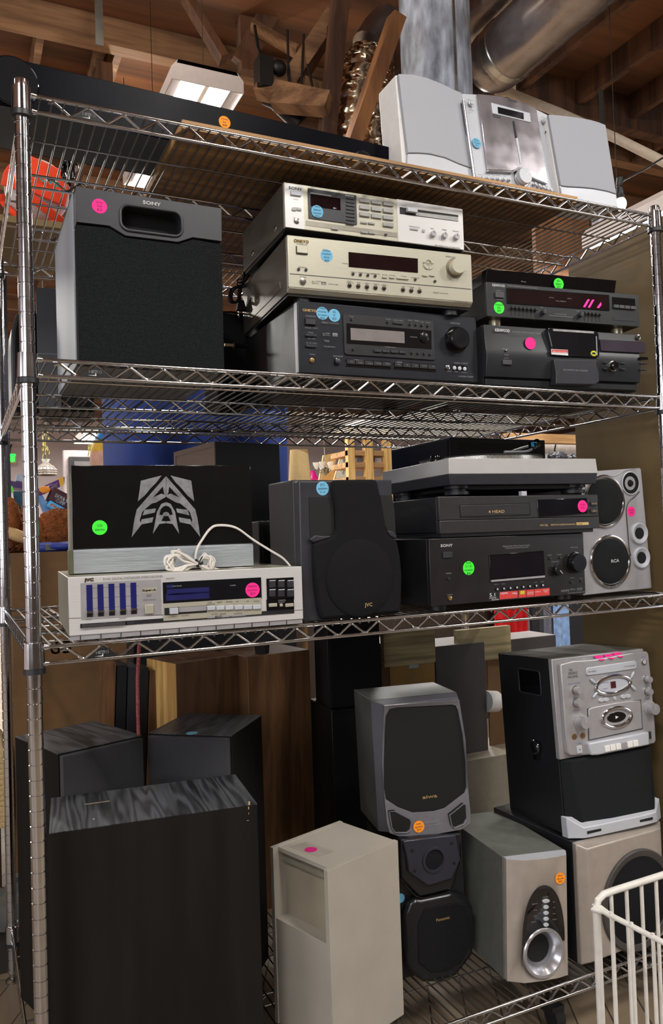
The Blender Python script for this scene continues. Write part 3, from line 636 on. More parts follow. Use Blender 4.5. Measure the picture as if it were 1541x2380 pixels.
T.poly('display_window', [(472, 252), (910, 284), (913, 377), (475, 350)], mat('grey_display', (125, 118, 116), .3, 0, .1, 30), -.17, -.14)
for a, bb in ((475, 186), (768, 209), (950, 227), (998, 231), (1046, 235), (1095, 239), (489, 430), (966, 460), (1015, 463), (1064, 466), (1113, 471)): T.knob(a, bb, .1, blk2, .28, 'button', skirt=(.15, blk_gloss))
T.btn(810, 204, 893, 228, blk2, 'tuning_button', .24, r=.08)
for a in (656, 724, 791, 858): T.btn(a, 430 + (a - 656) * .06, a + 58, 456 + (a - 656) * .06, blk2, 'mode_button', .26, r=.06, bevel=.03)
T.knob(1063, 335, .46, mat('spun_black', (40, 40, 42), .25, .7, .1), .35, 'jog_dial', .8, skirt=(.52, blk_gloss))
T.knob(1330, 350, .98, MATS['spun_black'], .85, 'volume_knob', .9, skirt=(1.18, blk_gloss))
T.btn(96, 176, 186, 240, blk_gloss, 'button_surround', .03); T.btn(101, 180, 183, 232, blk2, 'power_button', .2, bevel=.03)
for b0 in (303, 390): T.btn(104, b0, 192, b0 + 24, blk2, 'speaker_button', .16, r=.05); T.btn(108, b0 + 8, 190, b0 + 14, silver_l, 'button_trim', .19, r=.02)
T.knob(156, 518, .1, blk_deep, .06, 'headphone_jack', skirt=(.2, mat('gold_ring', (200, 170, 110), .25, .9)))
T.knob(363, 528, .24, blk2, .3, 'selector_knob', .7, skirt=(.29, blk_gloss))
for a0, b0, a1, b1, c0, c1 in ((430, 503, 802, 590, 540, 0), (818, 525, 1168, 612, 0, 0)):
    T.poly('selector_bar', [(a0, b0), (a1, b0 + 22), (a1 + 2, b1), (a0 + 2, b1 - 25)], blk_gloss, -.05, .02, bevel=.03)
    for i in range(5):
        s0 = a0 + 8 + i * (a1 - a0 - 12) / 5; T.btn(s0, b0 + 8 + i * 4.5, s0 + (a1 - a0) / 5 - 6, b0 + 50 + i * 4.5, blk, 'selector_button', .16, r=.04, bevel=.03)
T.knob(1260, 577, .17, blk_deep, .06, 'av_socket', skirt=(.22, chrome_dull))
T.btn(1298, 556, 1424, 606, blk_gloss, 'socket_plate', .02, r=.2)
for a, bb in ((1315, 579), (1357, 583), (1399, 587)): T.knob(a, bb, .08, blk_deep, .1, 'av_socket', skirt=(.17, silver_l))
for t, a, bb, h, w2 in (('STANDBY/ON', 100, 164, 10, 180), ('STANDBY', 95, 259, 9, 0), ('ZONE 2', 158, 262, 9, 0), ('POWER', 120, 298, 9, 0), ('ON  OFF', 118, 347, 9, 178), ('REC OUT  ZONE 2', 106, 382, 9, 192), ('PHONES', 131, 475, 9, 0), ('TUNER', 455, 168, 8, 0), ('FM MODE', 752, 190, 8, 790), ('TUNING / PRESET', 810, 197, 8, 893), ('DISPLAY', 930, 199, 8, 0), ('DIMMER', 984, 203, 8, 0), ('CLEAR', 1030, 214, 8, 0), ('MEMORY', 1075, 217, 8, 0), ('MASTER VOLUME', 1276, 222, 11, 1352), ('SURROUND MODE', 948, 333, 8, 1005), ('LISTENING MODE', 745, 415, 8, 830), ('DVD', 462, 535, 9, 0), ('VIDEO 1', 530, 545, 9, 0), ('VIDEO 2', 604, 550, 9, 0), ('VIDEO 3', 676, 549, 9, 0), ('VIDEO 4', 748, 552, 9, 0), ('TAPE', 842, 558, 9, 0), ('FM', 918, 562, 9, 0), ('AM', 988, 566, 9, 0), ('PHONO', 1046, 570, 9, 0), ('CD', 1128, 573, 9, 0), ('AUDIO SELECTOR', 322, 490, 10, 403), ('WRAT', 230, 219, 14, 287), ('WIDE RANGE AMPLIFIER', 292, 221, 8, 368), ('DOLBY', 262, 306, 11, 296), ('DIGITAL', 258, 320, 8, 296), ('D', 240, 320, 22, 254), ('THX', 251, 370, 16, 292), ('THX SURROUND EX', 248, 412, 10, 340), ('S-VIDEO', 1246, 612, 8, 0), ('VIDEO', 1308, 616, 8, 0), ('L AUDIO R', 1362, 620, 8, 0), ('VIDEO 4 INPUT', 1305, 545, 10, 1418), ('AV RECEIVER  TX-DS797', 1340, 655, 12, 1462)):
    T.lab(t, a, bb, h, w2 or None)
T.flush(gray_ink, off=.2)
T.btn(326, 293, 366, 323, gray_ink, 'format_logo', .012); T.text('dts', 331, 317, 361, 16, blk, 'format_logo', .03)
T.text('ONKYO', 80, 116, 193, 20, gold_ink, 'brand_badge', .04, bold=.014)
T.sticker(242, 134, blue_s, 'blue', ['Onkyo', 'receiver', 'no remote', '$30'], .54); T.sticker(339, 151, blue_s, 'blue', ['AS', 'IS', '$25'], .54)
# ------------------------------------------------------------------ equaliser and disc changer (right)
T = Thing('disc_changer', 'black disc changer with smoked lid under the equalizer, right end of second shelf', 'disc player', 38.6, 1.4, 58.8, -5.7)
T.tile(1090, 730, .279); W, D_, H_ = 17.0, 13, 5.5
T.part('cabinet', MB().box(0, W, .5, D_, 0, H_), blk_metal, bevel=.05)
T.part('front_panel', MB().prism([(.6, .75), (0, .8), (-.28, 2.6), (-.12, 3.3), (.1, H_), (.6, H_)], 0, W, 'yz'), mat('satin_black_face', (38, 40, 43), .3, .15, .1, 12), bevel=.05)
T.part('plinth', MB().prism([(.6, 0), (.3, .1), (.25, .6), (.6, .7)], .1, W - .3, 'yz'), blk, bevel=.03); feet(T, W, D_, .2, .6)
lid = [T.q(a, b, -.15) for a, b in ((640, 125), (660, 118), (1050, 150), (1066, 170), (1073, 352), (1062, 366), (700, 352), (688, 340))]
T.part('lid', MB().prism(lid, -.45, .3), glass_dk, bevel=.12, label='smoked clear lid')
lx0, lz1 = T.q(690, 125, -.3); lx1, lz0 = T.q(1030, 150, -.3)
T.part('lid_edge', MB().box(lx0, lx1, -.5, -.3, lz1 - .22, lz1 - .02), mat('milky_edge', (150, 148, 150), .5, 0, .3, 60))
lr = T.q(1062, 170, -.47)[0]; T.part('lid_clip', MB().box(lr - .06, lr, -.5, -.3, H_ - 2.4, H_ - .6), silver_l)
dr = [T.q(a, b, -.5) for a, b in ((697, 378), (1058, 385), (1052, 430), (1073, 478), (1075, 568), (1040, 590), (712, 585), (716, 555), (716, 485), (705, 425))]
T.part('drawer_front', MB().prism(dr, -.7, .2), blk2, bevel=.08)
T.btn(268, 385, 342, 428, mat('dim_grey_key', (70, 70, 72), .4), 'power_button', .35, bevel=.03)
T.poly('display_window', [(1080, 214), (1456, 234), (1464, 326), (1094, 308)], mat('mirror_display', (120, 112, 130), .1, .85, .3, 5), -.26, .1, ref=-.1)
T.knob(1193, 436, .42, blk_gloss, .6, 'jog_dial', .7, y=-.2, skirt=(.5, chrome_dull))
T.knob(1408, 194, .16, blk_deep, .14, 'jack', skirt=(.24, chrome_dull))
T.btn(1398, 362, 1472, 388, blk_gloss, 'eject_button', .35, r=.2)
for a, bb in ((1100, 404), (1100, 455), (1245, 410), (1245, 458), (1402, 410), (1402, 462)): T.btn(a, bb, a + (40 if a < 1300 else 68), bb + 11, blk2, 'button', .38, r=.04)
x, z = T.q(298, 308); T.part('timer_switch', MB().sphere((x, -.25, z), .1), chrome_dull)
for t, a, bb, h, w2 in (('MULTIPLE COMPACT DISC PLAYER', 356, 154, 10, 596), ('TIMER PLAY', 268, 296, 8, 322), ('POWER', 290, 346, 8, 0), ('ON/OFF', 288, 372, 8, 0), ('5 CD CHANGER', 830, 482, 12, 920)): T.lab(t, a, bb, h, w2 or None, y=-.2)
T.flush(gray_ink, off=.12)
T.lab('200 COMPACT DISC CHANGER', 783, 470, 12, 990, y=-.7); T.flush(gray_ink, off=.03)
T.text('KENWOOD', 214, 146, 335, 24, white_ink, 'brand_badge', .1, y=-.05, bold=.012)
lb = T.poly('format_label', [(684, 292), (822, 299), (825, 346), (687, 336)], white_ink, -.485, -.44, ref=-.45); T.poly('format_label', [(687, 296), (820, 302), (822, 326), (689, 320)], red_lbl, -.5, -.48, ref=-.45)
T.text('dts', 693, 322, 730, 18, white_ink, 'lettering', .06, y=-.46); T.text('DECODER', 736, 323, 815, 12, white_ink, 'lettering', .06, y=-.46)
x, z = T.q(1038, 328, -.46); T.part('round_label', MB().prism(ell(x, z, .33, .26), -.5, -.45), mat('yellow_label', (190, 190, 40), .5)); T.part('round_label', MB().prism(ell(x, z, .22, .1), -.52, -.49), blk)
T.sticker(511, 244, pink, 'pink', ['   '], .56, yoff=.18)
T = Thing('graphic_equalizer', 'black graphic equalizer with lit red digits resting on the disc changer', 'equalizer', 38.95, 1.3, 65.05, -5.4)
T.tile(1090, 620, .279); W, D_, H_ = 16.94, 12, 3.1
body(T, W, D_, H_, blk_metal, .35); T.part('faceplate', MB().box(0, W, 0, .35, 0, H_), mat('gunmetal_face', (68, 70, 72), .3, .5, .12, 6), bevel=.03)
feet(T, W, D_, .75, .55, mat('brass_foot', (200, 190, 160), .3, .7))
T.poly('display_window', [(313, 176), (1168, 235), (1172, 366), (318, 304)], glass_dk, -.07, .02)
T.poly('display_glass', [(325, 185), (1158, 242), (1162, 358), (330, 297)], glass_red, -.085, -.06)
for pts in (((990, 271), (1006, 272), (968, 338), (952, 334)), ((1028, 274), (1044, 275), (1007, 341), (991, 338)), ((1100, 295), (1104, 318), (1084, 344), (1066, 340))): T.poly('lit_digit', pts, red_glow, -.1, -.088)
for i in range(7): T.btn(344 + i * 33, 322 + i * 3.2, 360 + i * 33, 410 + i * 2.5, blk_deep, 'slider_slot', .01, r=.02); T.btn(343 + i * 33, 334 + i * 3, 361 + i * 33, 352 + i * 3, blk2, 'slider_knob', .3, bevel=.02)
for i in range(5): T.btn(954 + i * 31, 368 + i * 3, 970 + i * 31, 456 + i * 2, blk_deep, 'slider_slot', .01, r=.02); T.btn(953 + i * 31, 380 + i * 3, 971 + i * 31, 398 + i * 3, blk2, 'slider_knob', .3, bevel=.02)
for a, bb in ((610, 384), (917, 406)): T.knob(a, bb, .24, blk2, .5, pointer=gray_ink, pa=80)
T.btn(214, 208, 288, 264, MATS['dim_grey_key'], 'power_button', .16, bevel=.02)
T.btn(1190, 252, 1386, 362, blk_gloss, 'button_panel', .03, r=.05)
for i in range(4): T.btn(1198 + i * 47, 318 + i * 4, 1240 + i * 47, 348 + i * 4, MATS['dim_grey_key'], 'button', .2, bevel=.02)
T.btn(1200, 414, 1388, 458, blk, 'blank_panel', .03, r=.03)
for t, a, bb, h, w2 in (('STEREO GRAPHIC EQUALIZER GE-4030', 316, 166, 10, 565), ('POWER', 226, 204, 8, 0), ('ON/STANDBY', 222, 277, 8, 280), ('LEFT CH', 664, 262, 8, 700), ('FULL SPREAD', 718, 290, 8, 803), ('RIGHT CH', 815, 270, 8, 850), ('LEVEL', 590, 342, 8, 0), ('LEVEL', 890, 374, 8, 0), ('FULL RANGE EQUALIZER', 710, 398, 8, 808), ('SPECTRUM ANALYZER STEREO GRAPHIC EQUALIZER', 664, 412, 8, 858)): T.lab(t, a, bb, h, w2 or None)
T.flush(gray_ink, off=.1)
T.text('KENWOOD', 194, 162, 298, 20, white_ink, 'brand_badge', .03, bold=.01)
T.sticker(250, 342, green, 'green', ['Kenwood', 'EQ', '$69'], .54)
T = Thing('disc_player', 'glossy black disc player with green sticker lying on the equalizer', 'disc player', 40.6, 3.3, 68.25, -6)
W = 14.6; T.tile(1090, 620, .279)
T.part('cabinet', MB().box(0, W - .2, .9, 8, 0, 1.75), blk_metal, bevel=.04)
T.part('front_panel', MB().prism([(.0, 1.9), (.5, .1), (.95, .1), (.95, 1.9)], 0, W, 'yz'), blk_gloss, bevel=.02)
T.text('Blu-ray', 432, 130, 470, 12, gray_ink, 'format_logo', .1, y=.1)
T.sticker(747, 143, green, 'green', ['disc', 'player', '$29'], .56, yoff=.04)
# ------------------------------------------------------------------ other things on shelf 2
T = Thing('tower_speaker', 'tall dark tower speaker behind the grey sided subwoofer', 'speaker', 3.1, 22, SF[1], -8)
a, b_ = T.q(82, 618), T.q(160, 612); x0 = a[0]
T.part('cabinet', MB().box(x0, x0 + 5, .8, 8, 0, 11.6), blk, bevel=.1)
T.part('front_baffle', MB().box(x0, x0 + 2.1, 0, .78, 0, 11.6), blk2, bevel=.06); T.part('grille', MB().box(x0 + 2.14, x0 + 5, 0, .78, 0, 11.6), cloth_dk, bevel=.06)
T.part('seam_line', MB().box(x0, x0 + 5, -.01, .02, 5.3, 5.33), gray_ink)
T = Thing('tower_speaker', 'rounded charcoal speaker at far left of second shelf behind the post', 'speaker', 0, 24, SF[1], 0)
p0 = T.q(25, 800)[0]; p1 = T.q(79, 800)[0]
pr_ = [(.0, 0), (.0, 6), (.15, 8), (.7, 9.3), (1.6, 9.9), (3.6, 10), (3.6, 0)]
T.part('cabinet', MB().prism([(p0 + a * (p1 - p0) / 3.0, z) for a, z in pr_], 0, 5), blk2, bevel=.15)
T.part('grille', MB().prism([(p0 + (a * .8 + .5) * (p1 - p0) / 3.0, z * .96 + .1) for a, z in pr_], -.12, .05), cloth_dk, bevel=.1)
T = Thing('black_case', 'black fabric case behind the power cord, between subwoofer and receivers', 'case', 0, 17, SF[1], 0)
a0 = T.q(505, 800)[0]; a1 = T.q(585, 800)[0]; T.part('body', MB().box(a0, a1, 0, 5, 0, T.q(540, 728)[1]), cloth_blk, bevel=.3)
T.part('zip_edge', MB().tube([(a0, 0, T.q(540, 730)[1]), (a0 + 1.5, -.05, T.q(540, 727)[1] + .05), (a1, 0, T.q(540, 730)[1])], .12), blk)
# power cord of the champagne receiver
t = bpy.data.objects.new('cable_bundle', None); COL.objects.link(t); tag(t, 'bundled black power cord dangling beside the champagne silver receiver', 'cord')
rnd = random.Random(4); Yc = 15.5
def lp(pts, r, Y=Yc, jit=.3, n=40):     # smooth closed-ish polyline through pixel points at depth Y
    V = [ony(a, b, Y + rnd.uniform(-jit, jit)) for a, b in pts]; out = []
    for i in range(len(V) - 1):
        p0, p1, p2, p3 = V[max(i - 1, 0)], V[i], V[i + 1], V[min(i + 2, len(V) - 1)]
        for k in range(6):
            u = k / 6; out.append(.5 * ((2 * p1) + (p2 - p0) * u + (2 * p0 - 5 * p1 + 4 * p2 - p3) * u * u + (3 * p1 - p0 - 3 * p2 + p3) * u ** 3))
    out.append(V[-1]); return out
mb = MB()
for i in range(7):
    o = i * 2.2
    mb.tube(lp([(560, 664), (566 + o, 640), (572 + o, 622), (578 + o, 624), (586 + o * .5, 640), (580 + o * .3, 655), (562, 668)], .13), .13, 8)
for i in range(4):
    o = i * 2
    mb.tube(lp([(560, 664), (545 - o, 672), (538 - o, 690), (542 - o, 702), (552, 700), (558, 680), (560, 666)], .13), .13, 8)
mb.tube(lp([(560, 664), (556, 684), (557, 705)], .13), .2, 8); mb.tube(lp([(590, 628), (600, 640), (590, 690), (576, 730), (572, 760)], .13, Yc + 1), .12, 8)
mb.build('cable', blk, t)
c = ony(560, 713, Yc); MB().loft([[c + Vector(v) for v in ((-.25, -.2, .6), (.25, -.2, .6), (.25, .2, .6), (-.25, .2, .6))], [c + Vector(v) for v in ((-.5, -.3, -.4), (.5, -.3, -.4), (.5, .3, -.4), (-.5, .3, -.4))]]).build('plug', blk, t)
for dx in (-.27, .27): MB().box(c.x + dx - .03, c.x + dx + .03, c.y - .12, c.y + .12, c.z - 1.1, c.z - .4).build('plug_prong', chrome_dull, t)
c = ony(558, 664, Yc); MB().tube([c + Vector((.3 * math.cos(a), .3 * math.sin(a), .05 * a)) for a in [i * .6 for i in range(20)]], .07, 6).build('twist_tie', blk_gloss, t)
t = bpy.data.objects.new('power_plug', None); COL.objects.link(t); tag(t, 'black two pin plug lying behind the large black receiver', 'plug')
c = ony(543, 803, 15.2); MB().tube([c, c + Vector((1.2, .3, .05)), c + Vector((2.4, 1, .5))], [.3, .22, .1], 10).build('plug_body', blk, t); MB().box(c.x - .9, c.x, c.y - .1, c.y + .1, c.z - .12, c.z + .12).build('plug_prong', mat('brass_pin', (200, 170, 140), .3, .8), t)
# ------------------------------------------------------------------ top shelf
pA = onz(424, 297, SF[0] + .3); BX0 = pA.x
brd = bpy.data.objects.new('wooden_board', None)
b = MB().box(11.3, 49.6, .75, 30, SF[0] + .02, SF[0] + .68).build('wooden_board', pine_x); bpy.data.objects.remove(brd)
tag(b, 'long pale wooden board lying on the top shelf under the stereo', 'board')
T = Thing('speaker_bar', 'long black television speaker bar with orange sticker lying on the top shelf', 'speaker', -2.3, 3.4, SF[0] + .75, 2.8)
W, H_ = 34.6, 3.5
T.part('cabinet', MB().box(-6, W, .0, 7, 0, H_), mat('blue_black_panel', (10, 10, 17), .3, 0, .25, 8, spec=.04), bevel=.05)
T.part('underside_panel', MB().box(-5.8, W - .2, .3, 6.7, -.06, .02), mat('grey_underside', (74, 78, 78), .6))
T.tile(0, 0, 1)
for a, bb, r in ((30, 206, 1.75), (842, 361, .95)):
    x, z = T.q(a, bb); z = 1.78 if r > 1 else 1.5
    T.part('driver_grille', MB().lathe([(r, -.02), (r, .1), (r * .96, .16), (.01, .1)], (x, 0, z), (0, -1, 0), 40), cloth_dk)
    T.part('driver_ring', MB().tube([(x + r * math.cos(2 * PI * i / 48), -.08, z + r * math.sin(2 * PI * i / 48)) for i in range(48)], .07, 8, closed=True), blk_gloss)
T.sticker(522, 284, orange_s, 'orange', ['sound', 'bar', '$48'], .5)
# mini stereo: three leaning units
def wavy_speaker(T, W, H_, outl, seam, lab_side):
    pass
sp_m = mat('pale_silver_grille', (160, 163, 170), .55, .1, .03, 300, bump=.1, bscale=2500)
k_ = .3569
T = Thing('shelf_speaker', 'left silver speaker of the mini stereo, next to the tall duct', 'speaker', 31.66, 2.5, SF[0] + 1.0, 4.3, -6, .4)
T.tile(900, 150, k_)
top = [T.q(a, b) for a, b in ((68, 52), (160, 62), (260, 85), (360, 125), (430, 160), (485, 182))]
bot = [(7.35, -.25), (0.1, -.35)]
T.part('cabinet', MB().prism(top + [(T.q(562, 745)[0], 0), (T.q(118, 690)[0], -.1)], .35, 3.2), white_pl, bevel=.08, label='white speaker shell')
sm = [T.q(a, b) for a, b in ((548, 672), (470, 645), (380, 605), (280, 580), (200, 574), (136, 574))]
T.part('grille', MB().prism(top[1:] + sm + [T.q(75, 60)], 0, .34), sp_m, bevel=.06)
T.part('lower_front', MB().prism([(x, z - .06) for x, z in sm[::-1]] + [(T.q(562, 745)[0], 0), (T.q(130, 690)[0], -.1)], .05, .34), silver_l, bevel=.05)
T = Thing('compact_stereo', 'silver mini stereo with mirrored door and round dial on the top shelf', 'stereo', 39.26, 3.2, SF[0] + 1.0, 1.5, -5, -1.1)
T.tile(900, 150, k_)
top = [T.q(a, b) for a, b in ((488, 183), (588, 188), (700, 198), (800, 216), (900, 250), (975, 285), (1050, 322))]
br, bl = T.q(1135, 860)[0], T.q(566, 745)[0]
T.part('cabinet', MB().prism(top + [(br, 0), (bl, 0)], .12, 3.8), silver_l, bevel=.08)
T.part('stand', MB().box(2, 8.5, 1, 5.5, -.45, .1), silver_k, bevel=.1)
T.poly('mirror_door', [(588, 190), (700, 200), (800, 218), (900, 252), (972, 285), (1048, 765), (990, 745), (925, 715), (900, 680), (850, 672), (820, 692), (655, 684)], mirror, -.12, .15, bevel=.05)
T.poly('door_edge', [(655, 684), (815, 692), (850, 668), (905, 675), (930, 712), (990, 740), (1048, 765), (1045, 775), (985, 752), (925, 725), (898, 690), (850, 682), (822, 702), (655, 694)], chrome, -.2, .1, bevel=.02)
T.poly('display_frame', [(678, 247), (930, 315), (938, 377), (688, 318)], silver_l, -.2, -.1, bevel=.04)
T.poly('display_window', [(720, 275), (888, 316), (890, 356), (724, 316)], glass_dk, -.24, -.18)
T.poly('sensor_window', [(690, 325), (738, 336), (740, 348), (694, 340)], blk2, -.16, -.1)
T.poly('disc_slot', [(818, 368), (828, 366), (847, 475), (836, 480)], blk_deep, -.16, -.1)
T.poly('disc_slot_groove', [(838, 480), (850, 475), (877, 640), (868, 645)], silver_l, -.17, -.1)
for a0, b0, a1, b1 in ((492, 235, 565, 738), (1057, 375, 1130, 848)):
    x0, z1 = T.q(a0, b0, -.3); x1, z0 = T.q(a1, b1, -.3)
    h = T.part('side_handle', MB().cyl((x0, -.35, z1), (x1, -.35, z0), .13, n=12).cyl((x0, -.35, z1 - .1), (x0, .15, z1 - .1), .1).cyl((x1, -.35, z0 + .1), (x1, .15, z0 + .1), .1), chrome)
    T.part('handle_gap', MB().hexa([(x0 - .05, -.05, z1), (x0 + .12, -.05, z1), (x0 + .12, .2, z1), (x0 - .05, .2, z1), (x1 - .05, -.05, z0), (x1 + .12, -.05, z0), (x1 + .12, .2, z0), (x1 - .05, .2, z0)]), blk2)
T.knob(878, 740, .78, silver_l, .55, 'dial', .96, skirt=(.92, chrome), pointer=white_ink, pa=45)
for a, bb in ((543, 255), (1020, 372)): T.knob(a, bb, .2, silver_l, .25, 'button', skirt=(.27, silver_k))
T.knob(1032, 440, .1, glass_red, .05, 'sensor')
for i in range(6): T.knob(614 + i * 35.5, 740 + i * 2.8, .13, silver_l, .25, 'button', skirt=(.17, silver_k))
for i in range(5): T.knob(957 + i * 26, 782 + i * 10, .13, silver_l, .25, 'button', skirt=(.17, silver_k))
T.knob(1084, 832, .08, blk_deep, .05, 'headphone_jack')
for t, a, bb, h, w2 in (('STANDBY', 520, 238, 10, 558), ('ON', 534, 292, 8, 0), ('FM/AM', 530, 303, 8, 0), ('OPEN/CLOSE', 1000, 350, 8, 0), ('FUNCTION', 588, 722, 8, 626), ('BAND', 636, 724, 8, 0), ('STOP', 676, 727, 8, 0), ('REPEAT', 705, 728, 8, 0), ('SKIP', 752, 732, 8, 0), ('FF', 945, 770, 8, 0), ('EQ', 975, 780, 8, 0), ('BASS', 1000, 790, 8, 0), ('TIMER', 1022, 800, 8, 0)): T.lab(t, a, bb, h, w2 or None)
T.flush(dark_ink, off=.1)
T.text('FISHER', 786, 240, 842, 12, dark_ink, 'brand_badge', .16)
T.sticker(583, 511, blue_s, 'blue', ['Fisher', 'CD stereo', '$15'], .5)
T = Thing('shelf_speaker', 'right silver speaker of the mini stereo, beside the bare bulb', 'speaker', 49.52, 2.9, SF[0] + 1.0, .1, -3.5, -3.8)
T.tile(900, 150, k_)
top = [T.q(a, b) for a, b in ((1052, 325), (1130, 330), (1230, 342), (1320, 358), (1380, 375), (1423, 393))]
T.part('cabinet', MB().prism(top + [(T.q(1505, 905)[0], .1), (T.q(1135, 820)[0], .1)], .35, 3.2), white_pl, bevel=.08, label='white speaker shell')
sm = [T.q(a, b) for a, b in ((1493, 842), (1430, 822), (1340, 805), (1250, 797), (1180, 794), (1132, 788))]
T.part('grille', MB().prism(top + sm, 0, .34), sp_m, bevel=.06)
T.part('lower_front', MB().prism([(x, z - .06) for x, z in sm[::-1]] + [(T.q(1503, 905)[0], .15), (T.q(1136, 820)[0], .15)], .05, .34), silver_l, bevel=.05)
# bare bulb on its wire, beyond the shelf
t = bpy.data.objects.new('bare_bulb', None); COL.objects.link(t); tag(t, 'lit bare bulb in black socket on a string of wire, right of the mini stereo', 'light bulb')
D0 = 110
MB().tube([atd(1560, 355, D0 - 6), atd(1500, 392, D0 - 2), atd(1455, 416, D0), atd(1443, 424, D0), atd(1440, 432, D0)], .14, 8).build('wire', blk, t)
MB().cyl(atd(1441, 414, D0), atd(1438, 433, D0), .5, .4).cyl(atd(1437, 428, D0), atd(1440, 447, D0), .32).lathe([(.45, 0), (.62, .4), (.62, 1), (.5, 1.5)], atd(1441, 462, D0), (0, 0, 1), 20).build('socket', blk, t)
c = atd(1443, 474, D0); MB().sphere(c, .75, .75, .95, 12).build('bulb', mat('bulb_glow', (255, 236, 200), .4, emit=14), t)
# ------------------------------------------------------------------ shelf 3
T = Thing('stereo_receiver', 'silver stereo receiver with five blue slider slots at left of third shelf', 'receiver', 2.3, .25, 39.45, -3.6)
T.tile(120, 1290, .3894); W, D_, H_ = 16.9, 14.5, 4.1
body(T, W, D_, H_, mat('warm_silver_metal', (164, 160, 140), .36, .5, .04, 25), .3, label='plain silver metal cover')
T.part('faceplate', MB().box(0, W, 0, .32, .12, H_), silver_c, bevel=.03)
T.part('toe_grille', MB().box(.05, W - .05, .08, .3, -.22, .12), silver_k)
for i in range(12): T.part('toe_notch', MB().box(.7 + i * 1.35, .76 + i * 1.35, .05, .1, -.2, .1), blk2)
feet(T, W, D_, .36, .6)
T.poly('seam', [(100, 377), (1504, 326), (1504, 329), (100, 380)], dark_ink, -.01, .01)
x0, z1 = T.q(172, 168); x1, z0 = T.q(657, 355)
T.part('equalizer_panel', MB().box(x0, x1, -.03, .02, z0, z1), silver_k)
zt, zb = T.q(350, 163)[1], T.q(350, 362)[1]
for i, a in enumerate((226, 292, 358, 424, 489)):
    x = T.q(a, 250)[0]; T.part('slider_slot', MB().box(x - .2, x + .2, -.045, .0, zb + .35, zt - .1), blue_fader)
    T.part('slot_end', MB().box(x - .2, x + .2, -.046, .0, zb, zb + .4), blk_deep)
    T.part('slider_knob', MB().box(x - .19, x + .19, -.3, 0, zb + .28, zb + .42), chrome_dull)
for fz in (.25, .55, .85): T.part('scale_line', MB().box(x0 + .3, T.q(520, 250)[0], -.04, -.02, zb + (zt - zb) * fz, zb + (zt - zb) * fz + .02), dark_ink)
T.btn(555, 297, 607, 348, silver_w, 'button', .18, bevel=.03)
x0, z1 = T.q(662, 152); x1, z0 = T.q(1253, 272)
T.part('display_window', MB().box(x0, x1, -.06, 0, T.q(960, 278)[1], T.q(960, 148)[1]), glass_dk)
zz = T.q(960, 200)[1]
for b0, b1, a0, a1 in ((178, 196, 686, 726), (205, 226, 686, 940), (232, 258, 680, 940)):
    xa, za = T.q(a0, b0); xb, zb_ = T.q(a1, b1); T.part('display_bar', MB().box(xa, xb, -.07, -.055, zb_, za), mat('dim_blue_bar', (24, 26, 84), .4) if 'dim_blue_bar' not in MATS else MATS['dim_blue_bar'])
T.btn(664, 290, 1252, 352, silver_w, 'control_strip', .08, r=.02)
T.btn(672, 316, 925, 342, blk, 'slider_slot', .1, r=.03); T.btn(700, 316, 752, 348, silver_l, 'slider_knob', .35, bevel=.02)
T.btn(757, 312, 922, 330, silver_k, 'slot_trim', .16, r=.03)
for i in range(6): T.btn(925 + i * 54.5, 305 - i * 1.4, 974 + i * 54.5, 326 - i * 1.2, silver_l, 'selector_button', .22, bevel=.02)
T.btn(1281, 141, 1447, 262, blk_gloss, 'preset_panel', .04, r=.02); T.btn(1281, 266, 1447, 330, blk_gloss, 'tuning_panel', .04, r=.02)
for r_ in range(2):
    for c in range(3):
        a = 1296 + c * 54; bb = 150 + r_ * 54; h = T.btn(a, bb, a + 38, bb + 42, blk2, 'preset_button', .12, bevel=.02); T.btn(a + 2, bb, a + 38, bb + 3, silver_l, 'button_trim', .14, r=.005, parent=h)
for a0, a1 in ((1294, 1342), (1359, 1376), (1392, 1440)): T.btn(a0, 290, a1, 306, silver_w, 'tuning_button', .2, bevel=.02)
xa, za = T.q(170, 397); xb, zb_ = T.q(1447, 346)
zc1, zc0 = T.q(800, 368)[1], T.q(800, 392)[1]
T.part('lower_strip', MB().box(xa, xb, -.05, .01, zc0, zc1), blk)
T.part('power_button', MB().box(xa + .1, xa + 3.0, -.2, 0, zc0 + .04, zc1 - .04), mat('smoked_chrome', (110, 108, 112), .2, .7))
for a in (398, 448, 972, 1018, 1114): xx = T.q(a, 380)[0]; T.part('rocker_button', MB().box(xx - .55, xx + .55, -.12, 0, zc0 + .06, zc0 + .2), silver_k if a > 900 else blk2)
for t, a, bb, h, w2 in (('R-X44  DIGITAL SYNTHESIZER STEREO RECEIVER', 308, 150, 13, 662), ('Quartz lock', 680, 144, 11, 732), ('POWER', 205, 388, 8, 240), ('SPEAKERS', 402, 382, 8, 445), ('BALANCE', 775, 366, 8, 818), ('SEA REC', 952, 358, 8, 990), ('SUBSONIC', 1000, 356, 8, 1040), ('LOUDNESS', 1088, 354, 8, 1134), ('SEA', 566, 247, 11, 596), ('GRAPHIC EQUALIZER', 543, 272, 7, 622), ('TAPE', 930, 288, 8, 0), ('MONITOR', 922, 300, 8, 0), ('VIDEO', 985, 286, 8, 0), ('PHONO', 1038, 284, 8, 0), ('FM', 1100, 282, 8, 0), ('AM', 1160, 281, 8, 0), ('MODE', 1205, 280, 8, 0)): T.lab(t, a, bb, h, w2 or None)
T.flush(dark_ink, off=.1)
for t, a, bb, h in (('TUNING', 1348, 276, 9), ('MEMORY', 1352, 286, 7), ('TUNER', 1062, 186, 8), ('SPECTRUM', 720, 190, 8), ('ON', 298, 405, 7), ('OFF', 310, 405, 7)): T.lab(t, a, bb, h)
T.flush(gray_ink, off=.09)
